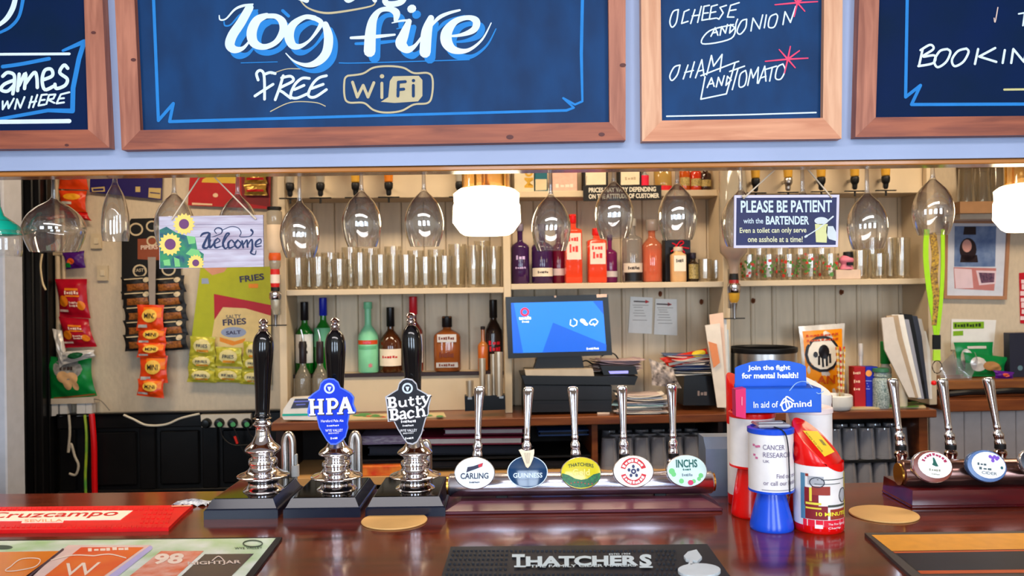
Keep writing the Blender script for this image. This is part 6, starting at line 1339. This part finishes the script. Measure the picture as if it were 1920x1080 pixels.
# lanyard
t = thing('lanyard', 'bright green lanyard hanging from the right end of the shelves', 'lanyard', P(1752, 560, 3.12, B), B); g = on(t, 0)
k = MB(); LM = M((150, 206, 40), .5)
def band(k, pts, w, g, th=.002):
    q = crom(pts, 5); L = []; R_ = []
    for i, p_ in enumerate(q):
        a = q[max(i-1, 0)]; b_ = q[min(i+1, len(q)-1)]; dx, dy = b_[0]-a[0], b_[1]-a[1]; l = math.hypot(dx, dy); L.append((p_[0]-dy/l*w/2, p_[1]+dx/l*w/2)); R_.append((p_[0]+dy/l*w/2, p_[1]-dx/l*w/2))
    return solid(k, L+R_[::-1], g, 0, th)
band(k, [(1738, 430), (1736, 480), (1742, 540), (1752, 600), (1757, 635)], 10, g); band(k, [(1768, 430), (1768, 500), (1765, 560), (1760, 610), (1757, 635)], 7, g, .004)
part('strap', k, LM, t, False)
k = MB(); band(k, [(1749, 436), (1754, 480), (1752, 520), (1756, 560), (1754, 610)], 13, g, .003); part('printed_strap', k, mat('printed_strap', (196, 160, 60), .5, 0, scale=120, c2=(70, 50, 50)), t, False, label='patterned inner strap')
part('clasp', solid(MB(), [(1750, 628), (1764, 628), (1764, 655), (1750, 655)], g, -.002, .006), MBLACK, t, False); part('tag', solid(MB(), [(1751, 656), (1763, 656), (1764, 676), (1750, 676)], g, -.002, .005), M((170, 214, 60), .5), t, False)
part('key_ring', MB().tube([g(1757+9*cos(a), 688+12*sin(a)) for a in [i*pi/6 for i in range(13)]], .002, 6), CHROME, t)
part('red_fob', MB().lathe([(0, -.010), (.009, -.006), (.010, 0), (.009, .006), (0, .010)], 16, Matrix.Translation(g(1751, 718, .01))), M((226, 24, 20), .3), t)
# things on the right ledge
def zl(x, y, d): return P(x, y, d, B).z
LEDG = zA+.0005
bag('snack_packet', 'green packet leaning on the wall, left one on the right ledge', [(1788, 642), (1862, 641), (1868, 700), (1792, 702)], 3.42, M((20, 130, 66), .3), seed=21, prints=[('white_print', [('E', .25, .5, .16, .3), (.3, .8, .12, .2)], FOILW)])
bag('snack_packet', 'green nut packet with silver print, front one on the right ledge', [(1806, 660), (1890, 670), (1884, 705), (1806, 706)], 3.38, M((16, 120, 60), .3), seed=22, prints=[('silver_print', [('E', .3, .45, .2, .32)], FOILW), ('nut_print', [('E', .62, .5, .22, .22), ('E', .75, .6, .14, .16)], M((170, 120, 70), .5))])
bag('snack_packet', 'small purple packet lying at the front of the right ledge', [(1862, 694), (1902, 698), (1900, 710), (1866, 709)], 3.33, M((90, 30, 130), .3), seed=23, prints=[('orange_print', [('E', .5, .5, .2, .25)], M((200, 80, 60), .4))])
c = P(1790, 700, 3.36, B); t = thing('plastic_bag', 'crumpled clear plastic bag left of the green packets', 'bag', (c.x, 3.35, LEDG), B); R_ = random.Random(3)
part('film', MB().grid(lambda a, b_: ((a-.5)*.13+.02*b_, .03*sin(a*9+b_*4)*(b_+.2), b_*.09*(1+.3*sin(a*7)))
     , 14, 10), thin_glass('plastic_film', (230, 232, 236), 1.8, .25, (214, 214, 216), .1), t)
sheet_on('wall_notice', 'white paper with green highlighted line on the right wall', [(1784, 598), (1868, 600), (1862, 662), (1783, 656)], 3.497, WHITE, prints=[('green_highlight', lambda k, g: (poly(k, [(1787, 604), (1845, 603), (1845, 616), (1787, 617)], g), poly(k, [(1787, 621), (1806, 620), (1806, 629), (1787, 630)], g)), M((130, 176, 40), .5)), ('lettering', lambda k, g: (text(k, 9, (1790, 614), (1840, 613), 7, g, .001, .02)), M((40, 60, 20), .5))])
carton('dark_tablet_case', 'dark grey case standing at the right edge of the photo', 1889, 1960, 624, 3.36, M((44, 46, 58), .4), [('small_print', lambda k, g: poly(k, ell(1913, 690, 5, 5, 10), g), M((90, 120, 130), .5))], z=LEDG, dep=.04, cat='case')
sheet_on('red_pennant', 'red notice on the wall at the far right edge', [(1911, 512), (1960, 506), (1960, 612), (1913, 606)], 3.497, M((190, 24, 44), .5), prints=[('lettering', lambda k, g: (text(k, 7, (1922, 600), (1922, 520), 9, g, .001, .02)), M((236, 206, 206), .5))])
# framed picture
t = thing('framed_photo', 'framed photo collage on the wall at the right', 'picture', P(1834, 562, 3.497, B), B); g = on(t, -.0)
O = [(1773, 410), (1896, 412), (1888, 562), (1770, 560)]; I = [(1778, 418), (1890, 419), (1883, 555), (1776, 554)]
for a in range(4): part('frame_rail', solid(MB(), [O[a], O[(a+1) % 4], I[(a+1) % 4], I[a]], g, 0, .018), M((168, 120, 88), .4), t, False)
part('mount', solid(MB(), [(1776, 416), (1891, 417), (1885, 557), (1774, 556)], g, 0, .008), M((206, 210, 222), .4), t, False); g = on(t, -.008)
k = MB(); poly(k, [(1790, 424), (1868, 424), (1866, 500), (1789, 500)], g, .0005); part('photo_print', k, mat('photo_blue', (120, 140, 176), .3, 0, scale=30, c2=(80, 104, 150)), t)
k = MB(); poly(k, ell(1815, 468, 16, 22, 18), g, .0009); poly(k, [(1808, 425), (1830, 425), (1830, 440), (1806, 440)], g, .0009); poly(k, [(1802, 478), (1832, 478), (1834, 492), (1800, 492)], g, .0009); part('hair_print', k, M((44, 30, 34), .4), t)
k = MB(); poly(k, ell(1813, 461, 9, 12, 16), g, .0012); part('face_print', k, M((206, 150, 140), .5), t)
k = MB(); poly(k, [(1788, 501), (1868, 503), (1864, 545), (1790, 541)], g, .0008); part('pink_print', k, M((190, 120, 116), .5), t)
k = MB(); poly(k, [(1789, 503), (1822, 505), (1825, 540), (1792, 541)], g, .0012); poly(k, [(1830, 507), (1868, 508), (1867, 532), (1836, 535)], g, .0012); part('card_print', k, M((222, 196, 204), .5), t)
k = MB(); poly(k, [(1835, 511), (1865, 512), (1864, 529), (1840, 531)], g, .0015); part('small_photo_print', k, mat('small_photo', (130, 90, 110), .4, 0, scale=90, c2=(60, 44, 70)), t)
# glasses stored above at the right, dark shelf
t = thing('upper_right_shelf', 'small dark wooden shelf holding upturned glasses above the picture', 'shelf', P(1840, 392, 3.4, B), B); g = on(t, 0)
part('shelf_board', solid(MB(), [(1800, 378), (1960, 376), (1960, 398), (1800, 400)], g, -.09, .08), M((150, 112, 78), .5), t, False); part('shelf_board', solid(MB(), [(1800, 398.5), (1960, 396.5), (1960, 410), (1800, 411)], g, -.09, .04), M((210, 196, 176), .5), t, False)
part('shelf_back', solid(MB(), [(1792, 240), (1960, 240), (1960, 376), (1800, 378)], g, -.09, -.08), M((90, 70, 50), .5), t, False)
for i, x in enumerate((1812, 1842, 1872, 1902)):
    c = P(x, 376, 3.36, B); tt = thing('tumbler', '%s upturned tumbler from the left on the dark shelf above the picture' % ORD[i], 'glass', (c.x, 3.36, P(1840, 377.5, 3.32, B).z+.001), B, group='upturned tumblers above the picture'); s = 3.36/F
    part('glass_wall', MB().lathe([(17*s, 0), (15*s, 30*s), (13*s, 64*s), (0, 65*s), (0, 58*s), (12*s, 58*s), (16*s, 0)], 18), TUMB, tt)
# ================= snacks on the left wall =================
WD = 3.485
def card(name, label, pts, m, prints=(), d=WD, th=.002): return sheet_on(name, label, pts, d, m, 'display card', prints, B, th)
MINI = mat('orange_red_foil', (222, 66, 24), .28, 0, noise=.08)
for i, (c4, lb) in enumerate((([(108, 300), (163, 300), (166, 356), (110, 354)], 'upper orange crisp packet on the strip at the top left'), ([(110, 357), (163, 358), (162, 398), (112, 394)], 'lower orange crisp packet on the strip at the top left'))):
    bag('snack_packet', lb, c4, WD-.02, MINI, seed=30+i, prints=[('yellow_print', [('E', .5, .3, .34, .16)], M((236, 160, 40), .4)), ('white_print', [(.1, .5, .55, .68)], FOILW)])
bag('snack_packet', 'torn red packet end below the orange strip packets', [(120, 396), (164, 398), (172, 414), (126, 408)], WD-.015, M((190, 24, 24), .3), seed=33)
card('snack_card', 'dark purple display card at the top of the left wall', [(170, 300), (306, 300), (303, 375), (168, 360)], M((40, 28, 92), .5), [('gold_print', lambda k, g: (poly(k, [(171, 352), (196, 350), (197, 359), (173, 360)], g), poly(k, [(254, 350), (263, 350), (263, 360), (254, 360)], g), poly(k, [(279, 352), (302, 353), (301, 373), (278, 370)], g), poly(k, [(274, 328), (292, 330), (291, 334), (275, 332)], g)), M((196, 170, 110), .5)), ('panel_print', lambda k, g: (poly(k, [(174, 354), (194, 353), (194, 357), (175, 358)], g, .001), poly(k, [(281, 360), (300, 362), (300, 364), (281, 362)], g, .001)), M((40, 28, 92), .5))])
card('snack_card', 'red display card with a yellow flash at the top of the left wall', [(356, 328), (356, 300), (508, 300), (506, 392), (352, 385)], M((176, 22, 28), .5), [('yellow_print', lambda k, g: poly(k, [(380, 336), (396, 328), (444, 330), (442, 344), (378, 342)], g), M((214, 176, 60), .5)), ('small_print', lambda k, g: (poly(k, [(360, 380), (398, 382), (398, 385), (360, 384)], g), poly(k, ell(404, 366, 5, 4, 12), g)), M((226, 190, 150), .5)), ('dark_print', lambda k, g: poly(k, [(452, 322), (506, 322), (505, 388), (454, 380)], g), M((120, 20, 24), .5))])
for i, y in enumerate((324, 346)):
    bag('snack_packet', ('upper' if i == 0 else 'lower')+' gold snack packet clipped on the red display card', [(456, y), (500, y-1), (502, y+20), (458, y+20)], WD-.015, mat('gold_packet', (190, 150, 70), .25, .5, noise=.2, scale=60), seed=40+i, prints=[('red_print', [(.1, .9, .5, .7)], REDP)])
bag('snack_packet', 'small purple and green packet on the strip above the crimson packets', [(117, 474), (158, 470), (161, 502), (124, 505)], WD-.02, M((74, 30, 110), .3), seed=50, prints=[('orange_print', [('E', .35, .55, .2, .18)], M((220, 90, 40), .4)), ('green_print', [(.02, .3, .65, .9)], M((30, 140, 60), .4))])
CRM = mat('crimson_foil', (176, 20, 44), .28, 0, noise=.08)
for i, (c4, lb) in enumerate((([(103, 523), (163, 523), (170, 597), (112, 594)], 'upper crimson crisp packet with orange crisps printed on it'), ([(110, 594), (166, 598), (182, 650), (120, 652)], 'lower crimson crisp packet with orange crisps printed on it'))):
    bag('snack_packet', lb, c4, WD-.03-.01*i, CRM, seed=52+i, th=.02, prints=[('orange_print', [('E', .22, .58, .17, .15), ('E', .80, .68, .14, .12), (.3, .75, .24, .30), (.3, .8, .42, .46)], M((236, 130, 30), .4)), ('lettering', [('T', 6, .3, .78, .31, .40), ('T', 6, .42, .72, .58, .64), ('T', 5, .42, .70, .66, .72), (.03, .36, .80, .86)], M((236, 206, 190), .5))])
t = bag('snack_packet', 'large green snack bag with a brown nut print hanging low on the left', [(80, 668), (172, 672), (182, 742), (93, 752)], WD-.05, M((14, 128, 58), .35), seed=60, th=.028, wob=.004, prints=[('silver_print', [('E', .52, .28, .32, .26)], mat('grey_foil', (150, 146, 140), .3, .2, scale=60, noise=.3)), ('nut_print', [('E', .42, .46, .14, .14), ('E', .60, .50, .14, .15), ('E', .50, .62, .10, .16), ('E', .66, .68, .06, .13)], M((206, 160, 110), .5)), ('brown_band', [(.1, .99, .93, .97)], M((150, 90, 50), .5)), ('lettering', [('T', 4, .36, .68, .20, .30)], M((60, 50, 48), .5))])
bag('torn_wrapper', 'torn silver and green wrapper above the large green bag', [(98, 616), (116, 620), (128, 676), (112, 690)], WD-.075, FOILW, seed=61, wob=.004, cat='wrapper')
bag('torn_wrapper', 'silver wrapper with a dark green print lying across the green bag', [(112, 660), (178, 655), (180, 668), (118, 684)], WD-.082, FOILW, seed=62, wob=.004, cat='wrapper', prints=[('green_print', [('E', .45, .45, .25, .3)], M((24, 80, 50), .4))])
# black scratchings card with its packets and the strip of mini packets in front
CARDK = M((26, 24, 24), .5); CRP = M((206, 186, 150), .5)
card('snack_card', 'tall black display card of pork snacks left of the yellow card', [(246, 410), (320, 408), (338, 440), (340, 560), (228, 562), (228, 440)], CARDK, [('cream_print', lambda k, g: [stroke(k, ell(x, y, r, r*.9, 16)+[(x+r, y)], 3, g, smooth=False) for x, y, r in ((255, 430, 12), (285, 424, 10), (262, 508, 12), (316, 505, 12), (285, 452, 9))]+[text(k, 'TASTY', (250, 510), (275, 509), 6, g, .001, .02)], CRP), ('brown_print', lambda k, g: poly(k, [(258, 448), (300, 446), (300, 488), (258, 486)], g, .0004), M((140, 70, 50), .5)), ('lettering', lambda k, g: text(k, 'PIPERS', (264, 468), (296, 467), 8, g, .0012, .03), M((226, 200, 180), .5))])
R_ = random.Random(5)
for r_ in range(5):
    for cc in range(2):
        y = 518+r_*27; x = 226+cc*58+(r_ > 1)*4; w_ = 60
        lab = '%s black packet in the %s row of the pork snack card' % (('left', 'right')[cc], ORD[r_])
        bag('snack_packet', lab, [(x, y+2), (x+w_+2, y-2), (x+w_+6, y+29), (x+4, y+33)], WD-.022-.006*r_, CARDK, seed=70+r_*2+cc, th=.012, wob=.003, prints=[('brown_print', [(.15, .85, .45, .85)], mat('crackling_print', (176, 106, 50), .4, 0, scale=120, c2=(110, 60, 30))), ('cream_print', [(.1, .7, .12, .18), ('E', .8, .25, .1, .16)], CRP)])
t = thing('hanging_strip', 'grey plastic strip carrying the orange mini packets', 'strip', P(283, 530, WD-.055, B), B); g = on(t, 0)
part('strip', solid(MB(), [(277, 482), (292, 482), (291, 575), (280, 575)], g, 0, .001), M((150, 136, 124), .4), t, False)
for i, (y0, y1, x0, x1, nm) in enumerate(((571, 620, 257, 308, 'first'), (613, 646, 258, 313, 'second'), (642, 670, 258, 312, 'third'), (666, 718, 262, 315, 'fourth'), (710, 741, 258, 308, 'fifth'))):
    bag('snack_packet', '%s orange mini packet from the top of the grey strip' % nm, [(x0, y0), (x1, y0+1), (x1, y1+(6 if i == 4 else 0)), (x0-2, y1)], WD-.06-(.006 if i % 2 == 0 else 0), mat('orange_red_foil', (222, 66, 24), .28), seed=90+i, th=.012, prints=[('orange_print', [(.25, .95, .1, .5)], M((240, 120, 30), .35)), ('yellow_print', [('E', .5, .42, .30, .26)], M((236, 186, 70), .4)), ('lettering', [('T', 'MINI', .30, .70, .32, .52)], M((40, 20, 20), .5)), ('silver_print', [(.06, .42, .76, .88)], FOILW)])
# yellow fries card
YG = M((176, 178, 30), .5)
card('snack_card', 'large yellow-green display card of fries behind the left hand pump', [(376, 500), (508, 500), (508, 722), (480, 722), (358, 700), (352, 690)], YG, [
    ('red_print', lambda k, g: poly(k, [(401, 551), (508, 572), (508, 640), (402, 600)], g), M((178, 36, 50), .5)),
    ('cream_print', lambda k, g: poly(k, [(402, 600), (418, 576), (460, 578), (508, 592), (508, 650), (480, 700), (410, 700), (396, 640)], g, .0008), M((226, 196, 130), .5)),
    ('torn_print', lambda k, g: poly(k, [(380, 500), (426, 502), (420, 510), (398, 516), (388, 508)], g), M((214, 150, 120), .5)),
    ('orange_print', lambda k, g: (poly(k, [(412, 632), (440, 640), (460, 634), (458, 642), (436, 648), (412, 640)], g, .0011), poly(k, [(466, 532), (484, 532), (484, 540), (466, 540)], g)), M((232, 140, 40), .5)),
    ('blue_print', lambda k, g: (poly(k, ell(438, 623, 24, 10, 16), g, .0011), poly(k, [(378, 522), (390, 522), (392, 532), (378, 532)], g)), M((150, 160, 186), .5)),
    ('lettering', lambda k, g: (text(k, 'FRIES', (418, 611), (462, 608), 12, g, .0016, .03), text(k, 'FRIES', (450, 530), (496, 524), 12, g, .0016, .03), text(k, 'SALTY', (424, 598), (452, 596), 7, g, .0016, .01), text(k, 'SALT', (424, 628), (452, 626), 7, g, .0016, .03)), M((60, 56, 80), .5))])
YF = mat('yellow_foil', (190, 180, 60), .28, .1, noise=.12, scale=30)
n = 0
for col, (x0, w_, ys) in enumerate(((356, 48, (630, 664, 690)), (404, 50, (650, 690)), (456, 40, (640, 668, 694)))):
    for r_, y in enumerate(ys):
        hh = 36 if r_ == 0 else 26
        bag('snack_packet', '%s yellow fries packet down the %s column of the yellow card' % (ORD[r_], ('left', 'middle', 'right')[col]), [(x0-r_*2, y), (x0+w_, y+2), (x0+w_+2, y+hh+2), (x0-2-r_*2, y+hh)], WD-.025+.004*r_, YF, seed=110+n, th=.014, wob=.003, prints=[('cream_print', [('E', .5, .48, .36, .36)], M((222, 206, 140), .4)), ('orange_print', [(.3, .75, .68, .8)], M((230, 150, 50), .4)), ('lettering', [('T', 'FRIES', .28, .74, .38, .56)], M((70, 70, 80), .5))]); n += 1
# white packet pads under the green bag, switches and sockets
t = thing('socket_strip', 'row of white sockets and grey wires under the large green bag', 'sockets', P(135, 778, 3.46, B), B); g = on(t, 0)
for a in ((94, 108), (112, 126), (144, 160), (161, 172)): part('socket', solid(MB(), [(a[0], 756), (a[1], 754), (a[1], 779), (a[0], 781)], g, -.01, .025), M((206, 202, 198), .4), t, False)
part('backing_plate', solid(MB(), [(92, 748), (176, 744), (176, 756), (92, 758)], g, -.02, .03), M((196, 180, 160), .5), t, False)
for x, y, lb in ((192, 512, 'square cream light switch on the left wall below the flute glass'), (180, 452, 'cream wall plate behind the balloon glass')):
    t = thing('light_switch', lb, 'switch', P(x, y, 3.498, B), B); g = on(t, 0)
    part('switch_plate', solid(MB(), [(x-10, y-14), (x+10, y-14), (x+10, y+14), (x-10, y+14)], g, 0, .009), M((206, 186, 154), .4), t, False); part('rocker', solid(MB(), [(x-4, y-6), (x+4, y-6), (x+4, y+5), (x-4, y+5)], g, .009, .013), M((214, 196, 166), .4), t, False)
def wire(name, label, pts, r, m, d=3.42, cat='cable', extra=None):
    t = thing(name, label, cat, P(*pts[0], d, B), B); g = on(t, 0); part('wire', MB().tube([g(x, y) for x, y in crom(pts, 6)], r, 8), m, t); return t, g
wire('red_pipe', 'bright red hose running down the black panelling', [(172, 776), (176, 830), (177, 900), (179, 960), (180, 1010)], .011, M((206, 16, 24), .35), 3.41)
wire('earth_cable', 'green and yellow earth cable beside the red hose', [(159, 778), (162, 810), (162, 850), (160, 900), (163, 960), (164, 1000)], .0055, mat('earth_sleeve', (176, 186, 40), .4, 0, scale=9, c2=(70, 150, 60)), 3.415)
wire('grey_cable', 'curled grey cable hanging under the sockets', [(129, 778), (131, 810), (128, 848), (133, 832), (140, 855), (147, 872), (142, 890), (130, 888)], .005, M((176, 166, 150), .4), 3.415)
wire('white_cable', 'cream cable sagging along the top of the black panelling', [(232, 778), (250, 786), (275, 797), (310, 796), (340, 784), (374, 776)], .0045, M((206, 196, 176), .4), 3.415)
wire('thin_cable', 'thin grey wire rising from the green bag to the panelling', [(176, 748), (190, 752), (206, 770)], .002, M((120, 110, 100), .4), 3.43)
wire('wall_cable', 'thin cream cable hanging at the top left beside the black post', [(79, 476), (76, 500), (80, 530), (86, 544)], .0035, M((206, 186, 150), .4), 3.17)
t = thing('plug_bank', 'white extension socket with three green-lit black plugs', 'sockets', P(426, 790, 3.42, B), B); g = on(t, 0)
part('socket_bar', solid(MB(), [(376, 778), (470, 776), (470, 802), (378, 801)], g, -.015, .01), M((200, 190, 172), .4), t, False)
for x in (388, 412, 437, 463):
    part('plug', MB().lathe([(0, -.028), (.014, -.026), (.019, -.015), (.020, .0), (0, .0)], 16, Matrix.Translation(g(x, 793, .01)) @ Matrix.Rotation(-pi/2, 4, 'X') @ Matrix.Diagonal((1, 1, -1, 1)) if 0 else Matrix.Translation(g(x, 793, .01)) @ Matrix.Rotation(pi/2, 4, 'X') @ Matrix.Diagonal((1, 1, -1, 1))), M((24, 26, 26), .3), t)
    if x > 390: part('plug_label', MB().add([g(x, 796, .0395)+Vector((.010*cos(q), 0, .010*sin(q))) for q in [i*pi/5 for i in range(10)]], [tuple(range(10))]), M((70, 150, 90), .4), t)
for pts, lb in (([(412, 800), (418, 820), (436, 834), (466, 834)], 'black plug lead looping from the second plug'), ([(437, 800), (446, 820), (456, 845), (472, 856)], 'black plug lead with a red tag from the third plug'), ([(463, 800), (470, 816), (484, 826)], 'black plug lead at the right of the plug bank')):
    t, g = wire('plug_lead', lb, pts, .0028, MBLACK, 3.38)
    if 'tag' in lb: part('red_tag', MB().tube([g(440, 818), g(445, 832)], .005, 8), M((206, 50, 40), .4), t)

# ================= inside the back counter =================
def book(label, x0, x1, y0, y1, d, m, edge, name='binder', zb=None):
    t = thing(name, label, 'book', P((x0+x1)/2, y1, d, B), B); g = on(t, 0)
    part('cover', solid(solid(MB(), [(x0, y0), (x1, y0-2), (x1, y0+.5), (x0, y0+2.5)], g, -.2, 0), [(x0, y1-2.5), (x1, y1-4.5), (x1, y1-2), (x0, y1)], g, -.2, 0), m, t, False)
    part('pages', solid(MB(), [(x0+3, y0+2.5), (x1-3, y0+.5), (x1-3, y1-4.5), (x0+3, y1-2.5)], g, -.19, -.004), edge, t, False)
book('magazine with pale and purple pages under the counter behind the Butty Bach clip', 676, 772, 818, 834, 3.2, M((150, 130, 160), .5), mat('page_edges', (206, 196, 206), .6, 0, scale=40, c2=(120, 90, 130), stretch=(1, 1, 6)))
book('upper white and crimson folder under the counter left of the taps', 832, 982, 804, 816, 3.2, M((120, 30, 60), .5), M((216, 206, 206), .6))
book('lower white and crimson folder under the counter left of the taps', 782, 980, 821, 835, 3.19, M((140, 34, 60), .5), M((222, 214, 210), .6))
book('black ring binder lying under the folders', 690, 1000, 838, 854, 3.18, M((30, 34, 44), .4), M((40, 44, 56), .5))
book('black flat case lying on the lower shelf under the counter', 680, 1096, 866, 879, 3.18, M((20, 22, 28), .4), M((26, 28, 36), .5))
book('dark blue-edged folder under the till end of the counter', 1010, 1104, 808, 818, 3.2, M((50, 70, 120), .5), M((26, 28, 36), .5))
c = P(735, 886, 3.2, B); t = thing('fruit_carton', 'orange and red printed carton between the two right hand pumps', 'box', (c.x, 3.16, Z2+.0005), B)
part('box_body', MB().box(-.115, .09, -.03, .03, 0, .035, .002), mat('fruit_print', (226, 140, 60), .4, 0, scale=22, c2=(206, 60, 36)), t, False)
# upturned pint glasses in the open compartments
DVX = pxx(1724, 850, 3.13); proto = None; DG = thin_glass('stored_glass', (232, 234, 238), 3.0, .24, (206, 206, 216))  # pale body colour stands in for a grey sheen on the glass
gz = Z2+.0005; k = 0
learn()
for row, (d, zz) in enumerate(((3.17, gz), (3.25, gz), (3.34, gz))):
    for i in range(7):
        x = 1142+i*31+(row % 2)*14
        c = P(x, 880, d, B)
        if c.x > XD-.036: continue
        lb = '%s pint glass of the %s row stored under the counter behind the steel font' % (ORD[i], ('front', 'middle', 'back')[row])
        if proto is None:
            proto = thing('pint_glass', lb, 'glass', (c.x, d, zz), B, group='pint glasses under the counter'); s = 3.17/F
            part('glass_wall', MB().lathe([(.034, 0), (.031, .05), (.028, .10), (.026, .115), (0, .115), (0, .108), (.024, .106), (.0325, 0)], 20), DG, proto); learn()
        else:
            q = dup(proto); q['label'] = lb; place(q, (c.x, d, zz), B)
for row, d in enumerate((3.17, 3.26, 3.35)):
    for i in range(6):
        x = 1560+i*30+(row % 2)*12; c = P(x, 880, d, B)
        if c.x > DVX-.037: continue
        lb = '%s pint glass of the %s row stored under the counter behind the slanted tin' % (ORD[i], ('front', 'middle', 'back')[row])
        q = dup(proto); q['label'] = lb; place(q, (c.x, d, Z3+.0005), B)
# second tier of glasses on a wire shelf
WZ = Z3+.13
sh = thing('glass_shelf', 'thin dark shelf carrying the upper tier of stored glasses', 'shelf', P(1640, 850, 3.3, B), B); g0_ = mw(sh)
zz0 = P(1640, 850, 3.3, B)
part('shelf_board', MB().box(XD+.022-zz0.x, pxx(1721, 850, 3.14)-zz0.x, -.16, .14, WZ-.012-zz0.z, WZ-.001-zz0.z, .001), MBLACK, sh, False)
for row, d in enumerate((3.17, 3.27)):
    for side, (xs_, n_) in enumerate(((1142, 0), (1562, 6))):
        for i in range(n_):
            x = xs_+i*31+(row % 2)*14; c = P(x, 830, d, B)
            if side and c.x > DVX-.037: continue
            lb = '%s glass of the upper %s row stored under the counter %s' % (ORD[i], ('front', 'rear')[row], ('behind the taps', 'at the right')[side])
            q = dup(proto); q['label'] = lb; place(q, (c.x, d, WZ), B)
for i, x in enumerate((1592, 1640, 1690)):
    c = P(x, 900, 3.1, B); t = thing('red_bar_cloth', ('left', 'middle', 'right')[i]+' red crumpled cloth under the stored glasses at the right', 'cloth', (c.x, 3.135, Z3+.0008), B)
    part('cloth', MB().grid(lambda a, b_: ((a-.5)*.09, -.012+.012*b_, .004+.02*sin(a*pi)*(b_+.2)+.003*sin(a*17+i)), 12, 4), M((150, 16, 30), .5), t)
